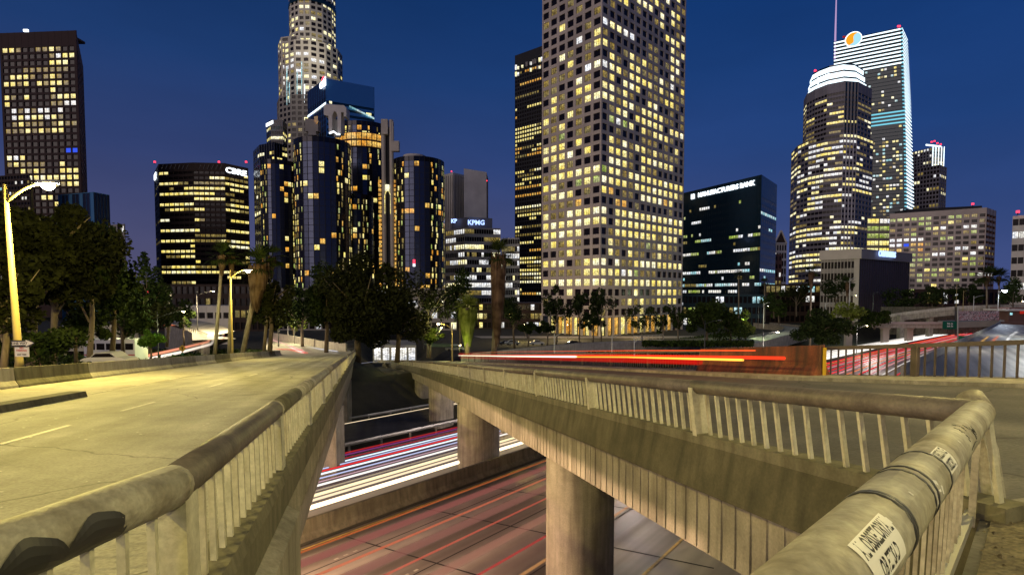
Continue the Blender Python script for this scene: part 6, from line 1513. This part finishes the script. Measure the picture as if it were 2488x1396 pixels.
def palm(label, px, base, top, Y, crown_px, skirt_px=0, skirt_len=0, tw=.3, group='palms', green='frond_green', dead='frond_dead', leanx=0, nf=26, bark='bark_pale'):
    TS[0] += 1; rs = random.Random(TS[0]); p0 = at(px, base, Y); p1 = at(px+leanx, top, Y); rad = crown_px/2*Y/F; t = thing('palm_tree', label, 'palm tree', p0-UP*.5, group)
    hub = p1-UP*rad*.55; b = MB(); b.tube([p0-UP*.5, p0.lerp(hub, .5)+Vector((leanx*.004, 0, 0)), hub], [tw*1.2, tw, tw*.85], bark, n=8); b.build('trunk', t, smooth=True)
    b = MB()
    for k in range(nf):
        a = rs.uniform(0, 6.283); elv = rs.uniform(-.7, 1.25); d_ = Vector((math.cos(a)*math.cos(elv), math.sin(a)*math.cos(elv), math.sin(elv)))
        L = rad*rs.uniform(.75, 1.1); st = hub+d_*L*.35; side = d_.cross(UP); side = side.normalized() if side.length > .1 else Vector((1, 0, 0)); upn = side.cross(d_)
        nl = 9
        for j in range(nl):
            f_ = (j/(nl-1)-.5)*2.0; dv = (d_*math.cos(f_)+side*math.sin(f_)).normalized(); e1 = st+dv*L*.42; e2 = st+dv*L*.68-UP*L*.18*rs.random()
            w_ = side*L*.035+upn*L*.01
            b.face([st, e1-w_, e1+w_], green); b.face([e1-w_, e2, e1+w_], green)
        b.face([hub-side*.04, hub+side*.04, st+side*.03, st-side*.03], green)
    b.build('fronds', t)
    if skirt_px:
        b = MB(); sr = skirt_px/2*Y/F; sl = skirt_len*Y/F
        for k in range(420):
            a = rs.uniform(0, 6.283); u = rs.random(); z0_ = hub.z-sl*u*.75+.2; rr = sr*(1-.55*u)*rs.uniform(.75, 1.05); L = sl*rs.uniform(.22, .4)
            c0 = Vector((hub.x-(leanx*Y/F)*u*.6*(sl/max(.1, (hub-p0).length)), hub.y, 0)); 
            p = c0+Vector((math.cos(a)*rr*.8, math.sin(a)*rr*.8, z0_)); q_ = c0+Vector((math.cos(a)*rr*(.86-.25*u), math.sin(a)*rr*(.86-.25*u), z0_-L)); tg = Vector((-math.sin(a), math.cos(a), 0))*rs.uniform(.05, .13)*sr
            b.face([p-tg, p+tg, q_+tg*.3, q_-tg*.3], dead)
        b.build('dead_frond_skirt', t)
    return t
palm('tall palm with a ragged crown, left of the two before the convex block', 521, 862, 598, 78, 84, 26, 50, .24, 'palms beside the left ramp', leanx=18)
palm('slim palm standing between the leaning one and the second street lamp', 556, 860, 604, 80, 74, 22, 45, .22, 'palms beside the left ramp', leanx=6)
palm('stout leaning palm with a long hanging skirt and gold-lit trunk', 588, 860, 612, 80, 104, 60, 110, .34, 'palms beside the left ramp', leanx=40, nf=34)
palm('palm with a dark crown right of the leaning skirted palm', 640, 858, 600, 84, 88, 24, 50, .24, 'palms beside the left ramp', leanx=20)
palm('tall brown-skirted palm in front of the dark tower', 1200, 862, 590, 88, 92, 52, 215, .42, 'palms below the dark tower', leanx=12, nf=36)
palm('short palm with a full yellow-green lit skirt', 1136, 856, 724, 84, 84, 62, 92, .4, 'palms below the dark tower', 'leaf_yellow', 'leaf_yellow', nf=34)
palm('slim palm between the slip road and the rounded tower', 1968, 838, 648, 150, 44, 18, 40, .24, 'palms at the right', leanx=4)
palm('slim palm before the union building corner', 2060, 770, 676, 215, 34, 14, 34, .22, 'palms at the right')
palm('small palm in front of the dark bank building, left one', 1795, 780, 660, 240, 30, 0, 0, .22, 'palms at the right')
palm('small palm in front of the dark bank building, right one', 1858, 780, 678, 240, 28, 0, 0, .22, 'palms at the right')
palm('broad-headed palm beside the brilliant white lamp', 2398, 762, 652, 225, 68, 20, 26, .3, 'palms at the right', nf=36)
palm('second broad-headed palm just right of the first by the white lamp', 2428, 764, 658, 228, 50, 12, 22, .3, 'palms at the right', nf=30)
palm('little palm in the planting beyond the upper overpass', 2265, 752, 726, 262, 26, 0, 0, .2, 'palms at the right')
# ground ivy on the slopes
V = []
rs = np.random.RandomState(5)
def scatter(n, fn, size):
    out = []
    for k in range(n):
        p = fn(rs)
        if p is None: continue
        a = rs.normal(size=3); a /= np.linalg.norm(a); b__ = np.cross(a, rs.normal(size=3)); b__ /= np.linalg.norm(b__); s_ = size*rs.uniform(.5, 1.5); p = np.array(p)
        out += [p-a*s_, p-b__*s_*.5, p+a*s_, p+b__*s_*.5]
    return out
def slope(rs):
    s = rs.uniform(112, 230); dq = rs.uniform(32, 60); p = US*s+UN*(q_med(s)+dq); z = z_land(p.x, p.y)
    return (p.x, p.y, z+rs.uniform(0, .8))
root = thing('ground_cover', 'dark ivy and brush over the banks of the freeway', 'ground cover', (0, 0, 0), kind='stuff'); ob = mesh_quads('ivy', np.array(scatter(16000, slope, .35)), 'leaf_dark', root); ob['kind'] = 'stuff'
def lef(rs):
    y = rs.uniform(10, 150); x = -.286*y-rs.uniform(15.6, 60); return (x, y, z_land(x, y)+rs.uniform(0, .5)*(1+y/80))
ob = mesh_quads('undergrowth', np.array(scatter(12000, lef, .28)), 'leaf_dark', root); ob['kind'] = 'stuff'
def rgt(rs):
    px = rs.uniform(1560, 1830); p = at(px, rs.uniform(828, 840), rs.uniform(128, 150)); return tuple(p)
ob = mesh_quads('lit_ground_cover', np.array(scatter(5000, rgt, .4)), 'leaf_mid', root); ob['kind'] = 'stuff'

# ------------------------------------------------------------------ cars
def car(label, p, rz, paint, group='parked cars', lights=False):
    t = thing('parked_car', label, 'car', p, group); t.rotation_euler = (0, 0, rz)
    WO[t.name] = Vector(p)
    b = MB(); o = Vector(p)
    prof = [(-2.2, .35), (-2.25, .75), (-1.9, .92), (-1.35, .98), (-.8, 1.42), (.6, 1.45), (1.2, 1.0), (1.95, .86), (2.2, .65), (2.2, .35)]
    b.prism(prof, [(o+Vector((0, -.86, 0)), (1, 0, 0), UP), (o+Vector((0, .86, 0)), (1, 0, 0), UP)], paint); b.build('body', t)
    b = MB(); b.prism([(-1.25, 1.0), (-.78, 1.36), (.55, 1.38), (1.05, 1.02)], [(o+Vector((0, -.875, 0)), (1, 0, 0), UP), (o+Vector((0, .875, 0)), (1, 0, 0), UP)], 'w_dark'); b.build('side_window', t)
    for x in (-1.35, 1.35):
        for y in (-.84, .84): b = MB(); b.tube([o+Vector((x, y-.1, .32)), o+Vector((x, y+.1, .32))], .32, 'black', n=12); b.build('wheel', t)
    if lights: b = MB(); b.cbox(o+Vector((2.2, .6, .65)), .05, .3, .14, 'white_glow'); b.cbox(o+Vector((2.2, -.6, .65)), .05, .3, .14, 'white_glow'); b.build('headlight', t)
M['car_silver'] = plain('silver_car_paint', (.35, .37, .4), .3, .5, .03); M['car_dark'] = plain('dark_car_paint', (.03, .035, .05), .25, .3, .03); M['car_white'] = plain('white_car_paint', (.6, .6, .6), .3, 0, .03)
for px, Y, c_, lab in ((1105, 122, 'car_silver', 'silver car parked left of the brown-skirted palm'), (1245, 150, 'car_silver', 'silver car parked right of the brown-skirted palm'), (1228, 165, 'car_dark', 'dark car parked farther back right of the skirted palm'), (1305, 160, 'car_white', 'white car parked under the gold-lit tree'), (1395, 165, 'car_dark', 'dark car parked before the grid tower columns')):
    p = at(px, 836, Y); p.z = at(px, 836 if Y > 140 else 850, Y).z-.2; car(lab, p, .1, c_)
p = at(268, 882, 52); car('white car half hidden behind the left barrier and trunks', Vector((p.x, 52, p.z-.3)), .05, 'car_white', 'parked cars')
t = thing('bus', 'long pale bus behind the tree trunks at left', 'bus', at(255, 880, 66)); b = MB(); p = at(205, 880, 66); b.box(p, (6.4, 0, 0), (0, 2.4, 0), (0, 0, 2.9), 'white'); b.build('body', t)
b = MB(); 
for k in range(5): b.box(p+Vector((.4+k*1.2, -.02, 1.6)), (1.0, 0, 0), (0, .05, 0), (0, 0, .8), 'w_dark')
b.build('side_window', t)
b = MB(); b.box(p+Vector((0, -.03, .9)), (6.4, 0, 0), (0, .04, 0), (0, 0, .12), 'red_print'); b.build('stripe', t)
for k in (1.2, 5.2): b = MB(); b.tube([p+Vector((k, -.05, .45)), p+Vector((k, .2, .45))], .45, 'black', n=12); b.build('wheel', t)

# ------------------------------------------------------------------ traffic lights' glow hanging over the lanes at lamp height
def trail(label, pts, r, c, s, group, sample=False, n=6, hard=False):
    if hard: M.setdefault('hard_%d_%d_%d_%d' % (int(c[0]*99), int(c[1]*99), int(c[2]*99), int(s*10)), emit('streak', tuple(c)+(1,), s))
    key = ('hard' if hard else 'trail')+'_%d_%d_%d_%d' % (int(c[0]*99), int(c[1]*99), int(c[2]*99), int(s*10))
    if key not in M:
        m, nn_, l, bs = mat('streak_'+key[6:]); nn_.remove(bs); e = N(nn_, 'Emission'); e.inputs[0].default_value = tuple(c)+(1,); e.inputs[1].default_value = s
        tr = N(nn_, 'BsdfTransparent'); lw = N(nn_, 'LayerWeight'); lw.inputs[0].default_value = .5; iv = N(nn_, 'MapRange'); iv.inputs[1].default_value = 1; iv.inputs[2].default_value = .15; l.new(lw.outputs['Facing'], iv.inputs[0])
        pw_ = N(nn_, 'Math', operation='POWER'); pw_.inputs[1].default_value = 1.2; l.new(iv.outputs[0], pw_.inputs[0])
        am = N(nn_, 'Math', operation='MULTIPLY'); am.inputs[1].default_value = 1 if s > .6 else .55; l.new(pw_.outputs[0], am.inputs[0])
        mxs = N(nn_, 'MixShader'); l.new(am.outputs[0], mxs.inputs[0]); l.new(tr.outputs[0], mxs.inputs[1]); l.new(e.outputs[0], mxs.inputs[2]); l.new(mxs.outputs[0], nn_['Material Output'].inputs[0])
        m.cycles.emission_sampling = 'AUTO' if sample else 'NONE'; M[key] = m
    b = MB(); b.tube(pts, r, key, n=12, caps=False); return b.build('light_streak', smooth=True, label=label, cat='light streak', group=group, origin=pts[0])
def fpath(dq, s0, s1, h=.65, n=None):
    n = n or max(2, int((s1-s0)/12)); return [fw(s0+(s1-s0)*k/n, dq, h) for k in range(n+1)]
WHT, RED, BLU, WRM, ORG = (1, .93, .85), (1, .04, .05), (.6, .66, 1), (1, .78, .5), (1, .25, .06)
FG = 'light streaks over the far carriageway'
for dq, r, c, s, lab in ((2.4, .08, WRM, 3.2, 'thick warm white streak nearest the median barrier'), (3.5, .05, WRM, 1.2, 'thin warm streak above the thick white one'), (4.3, .06, (1, .8, .45), 1.5, 'yellowish streak over the first lane'),
                        (5.1, .03, WRM, .6, 'faint warm streak between the yellowish and the white one'), (6.1, .045, WHT, 1.3, 'white streak over the second lane'), (6.8, .02, (1, .6, .7), .7, 'faint pink streak beyond the white one'), (7.6, .03, BLU, 1.0, 'faint blue streak of the third lane'),
                        (8.6, .04, (.8, .9, 1), 1.5, 'cold white streak over the third lane'), (9.3, .04, RED, .9, 'red streak just beyond the cold white one'), (9.9, .03, BLU, 1.0, 'violet-blue streak between two red ones'), (10.6, .035, (.75, .88, 1), 1.4, 'second cold white streak'),
                        (11.4, .03, RED, .6, 'red streak beyond the second cold white one'), (12.5, .04, (.6, .1, .5), .5, 'dim purple streak near the far edge'), (13.2, .04, RED, .6, 'outermost dim red streak')):
    trail(lab, fpath(dq, -12, 74), r*1.5, c, s, FG, sample=dq in (2.4, 8.6))
NG = 'faint red streaks over the near carriageway'
for dq, r, c, s, lab in ((-1.9, .05, ORG, .5, 'thin orange-red streak beside the median on the near side'), (-3.0, .16, (1, .3, .25), .3, 'thin red streak over the first near lane'), (-4.5, .06, (1, .25, .12), .6, 'orange-red streak in the first near lane'), (-5.6, .18, (1, .4, .3), .28, 'faint red streak between near lanes'),
                         (-6.7, .05, (1, .2, .12), .55, 'red streak over the second near lane'), (-8.3, .17, (1, .42, .28), .35, 'orange streak over the second near lane'), (-9.6, .05, RED, .5, 'red streak at the right of the near lanes'), (-10.9, .06, (1, .45, .15), .6, 'yellow-orange streak at the right of the near lanes')):
    trail(lab, fpath(dq, -14, 74, .3), r, c, s, NG)
trail('bright double white streak on the dark slip road below', [at(815, 1037, 58), at(1032, 996, 69), at(1150, 974, 76)], .09, WRM, 2.6, 'streaks on the lower slip road', True)
trail('thin white streak just above the bright one on the slip road', [at(815, 1033, 58.2), at(1032, 992, 69.2), at(1150, 970, 76.2)], .03, WRM, 1.6, 'streaks on the lower slip road')
trail('short faint white streak far down between the ramps', [at(878, 882, 85), at(918, 877, 90)], .05, (.7, .7, .9), .5, 'streaks on the lower slip road')
# far right: bands of white and red
AG = 'white streaks on the far freeway'
k = 0
for dq, r, s in ((2.2, .16, 2.0), (3.0, .12, 1.5), (4.0, .14, 2.2), (5.0, .12, 1.2), (6.2, .15, 2.0), (7.4, .12, 1.4), (8.6, .14, 1.8), (9.8, .12, 1.2), (11.5, .14, 1.8), (13.5, .10, 1.2)):
    trail('white headlight streak on the far freeway, number %d from the median' % (k+1) if False else ['inner white streak along the far freeway median', 'second white streak out from the far median', 'white streak over the inner far lane', 'pale streak between the inner far lanes', 'white streak over the second far lane', 'pale streak beyond the second far lane', 'white streak over the third far lane', 'dimmer streak beyond the third far lane', 'white streak over the outer far lane', 'outermost pale streak on the far freeway'][k], fpath(dq, 82+k*5, 560, .7), r*.7, WHT, s*.75, AG, hard=True); k += 1
BG_ = 'red streaks on the far freeway'
rl = ['red streak next to the far median', 'thin orange-red streak beside the far median', 'red streak over the inner far near-side lane', 'pinkish streak over the inner far near-side lane', 'broad dim red streak far right', 'bright red streak in the middle far lanes', 'faint pink streak in the middle far lanes', 'orange-red streak in the middle far lanes', 'red streak over the outer far lane', 'pale red streak over the outer far lane', 'thin white streak among the red ones', 'outermost red streak at far right']
for k, (dq, r, c, s) in enumerate(((-1.8, .13, RED, 1.3), (-2.8, .07, ORG, 1.3), (-4.0, .14, RED, 1.1), (-5.0, .12, (1, .4, .4), .8), (-6.4, .16, RED, .8), (-7.8, .10, RED, 1.5), (-8.8, .14, (1, .5, .5), .9), (-10.2, .08, ORG, 1.3), (-11.8, .12, RED, 1.1), (-13.2, .12, (1, .45, .45), .8), (-14.8, .08, WHT, 1.0), (-16.6, .09, RED, 1.0))):
    trail(rl[k], fpath(dq, 84, 420, .7), r*.7, c, s*.85, BG_, hard=True)
for k, (x0, y0, x1, y1, c, lab) in enumerate(((2386, 829, 2418, 808, (1, .55, .1), 'left orange streak on the rising slip road'), (2411, 829, 2438, 808, (1, .2, .03), 'right orange-red streak on the rising slip road'), (2444, 832, 2472, 802, (.9, .95, 1), 'curved white streak on the rising slip road'))):
    trail(lab, [at(x0, y0, 104), at((x0+x1)/2-(4 if k == 2 else 0), (y0+y1)/2-(2 if k == 2 else 0), 124), at(x1, y1, 145)], .26, c, 1.8, 'streaks on the rising slip road')
# right ramp: the long red and gold streak
RG = 'streaks over the right ramp'
def rpth(pts): return [at(px, py, Y) for px, py, Y in pts]
trail('long white-hot streak at the heart of the right ramp light trail', rpth(((1114, 863, 78), (1240, 865, 50), (1400, 866, 32))), .065, (1, .85, .6), 5, RG, True)
trail('gold continuation of the white-hot streak over the right ramp', rpth(((1400, 866.5, 32), (1520, 867, 25), (1660, 870.5, 20), (1805, 874, 17))), .045, (1, .45, .05), 2.6, RG, True)
trail('long red streak above the gold one on the right ramp', rpth(((1114, 860, 78), (1240, 862, 50), (1400, 862.5, 32), (1520, 863, 25), (1700, 866, 19.5), (1905, 869.5, 15.5))), .055, (1, .035, .01), 2.0, RG)
trail('thin orange topmost streak over the right ramp', rpth(((1116, 857, 78), (1240, 854, 50), (1400, 852.5, 32), (1560, 851, 24), (1835, 851, 16.8))), .025, (1, .10, .02), 1.6, RG)
trail('wide dim red streak under the gold one on the right ramp', rpth(((1118, 868, 78), (1240, 870, 50), (1400, 872, 32), (1520, 874, 25), (1700, 878, 19.5))), .14, (1, .02, .01), .7, RG)
# left ramp end burst and the left street
LG = 'streaks where the left ramp meets the street'
for k, (a, b_, c, s, r) in enumerate((((655, 824, 150), (738, 852, 100), (1, .55, .5), 2.4, .22), ((665, 832, 140), (735, 856, 98), (1, .8, .75), 3.2, .2), ((690, 852, 110), (745, 857, 97), (1, .15, .12), 1.6, .25), ((700, 838, 130), (820, 853, 97), (.9, .9, 1), 1.4, .12), ((655, 848, 112), (735, 850, 100), (1, .1, .08), 1.1, .12))):
    trail(['pink streak sweeping into the light burst', 'white-hot streak of the light burst', 'red underside of the light burst', 'cold white streak right of the light burst', 'red streak left of the light burst'][k], [at(*a), at((a[0]+b_[0])/2, (a[1]+b_[1])/2-1, (a[2]+b_[2])/2), at(*b_)], r, c, s, LG, k == 1)
for k, (pp, c, s, r) in enumerate((([(330, 870, 70), (430, 848, 80), (505, 830, 93), (520, 812, 110), (470, 792, 132)], (1, .35, .2), 1.6, .22), ([(350, 874, 70), (440, 855, 80), (512, 836, 93), (528, 815, 108), (490, 793, 130)], (1, .85, .7), 2.2, .24), ([(400, 790, 140), (435, 788, 136), (490, 800, 122)], (1, .25, .1), 1.6, .22), ([(538, 806, 105), (546, 815, 100), (540, 826, 94)], (1, .1, .12), .7, .08), ([(380, 772, 150), (405, 778, 146), (425, 784, 142)], (1, .1, .05), 1.2, .14))):
    trail(['orange streak climbing the left street', 'warm white streak climbing the left street', 'orange-red streak on the upper left street', 'short red streak behind the palms', 'red brake-light streak at the top of the left street'][k], [at(*p) for p in pp], r, c, s, 'streaks on the left street')
# traffic signals
for px, py, lab in ((361, 711, 'red traffic signal among the left trees'), (410, 710, 'dim red traffic signal right of the first')):
    t = thing('traffic_signal', lab, 'traffic signal', at(px, 760, 105)); b = MB(); c = at(px, py, 105); b.box(c+Vector((-.3, 0, -1.4)), (.6, 0, 0), (0, .3, 0), (0, 0, 1.8), 'black'); b.build('housing', t)
    b = MB(); b.tube([c+Vector((0, .3, 0)), c+Vector((0, -.12, 0))], .34 if px < 400 else .2, 'red_beacon', n=10); b.build('lens', t); b = MB(); b.tube([c+Vector((0, .2, -8)), c], .07, 'dark_metal', n=5); b.build('post', t)

for k, (q0, q1, c, lab) in enumerate((((2250, 905), (2330, 842), (1, .6, .2), 'yellow-orange streak behind the middle of the bar railing'), ((2300, 905), (2400, 842), (1, .75, .4), 'pale orange streak behind the right bars'), ((2370, 905), (2488, 845), (1, .9, .8), 'thin white streak behind the right bars'), ((2200, 905), (2290, 845), (1, .3, .25), 'red streak at the foot of the rising slip road wall'))):
    trail(lab, [at(*q0, 84), at((q0[0]+q1[0])/2, (q0[1]+q1[1])/2, 98), at(*q1, 118)], .05, c, 1.2, 'streaks behind the bar railing')
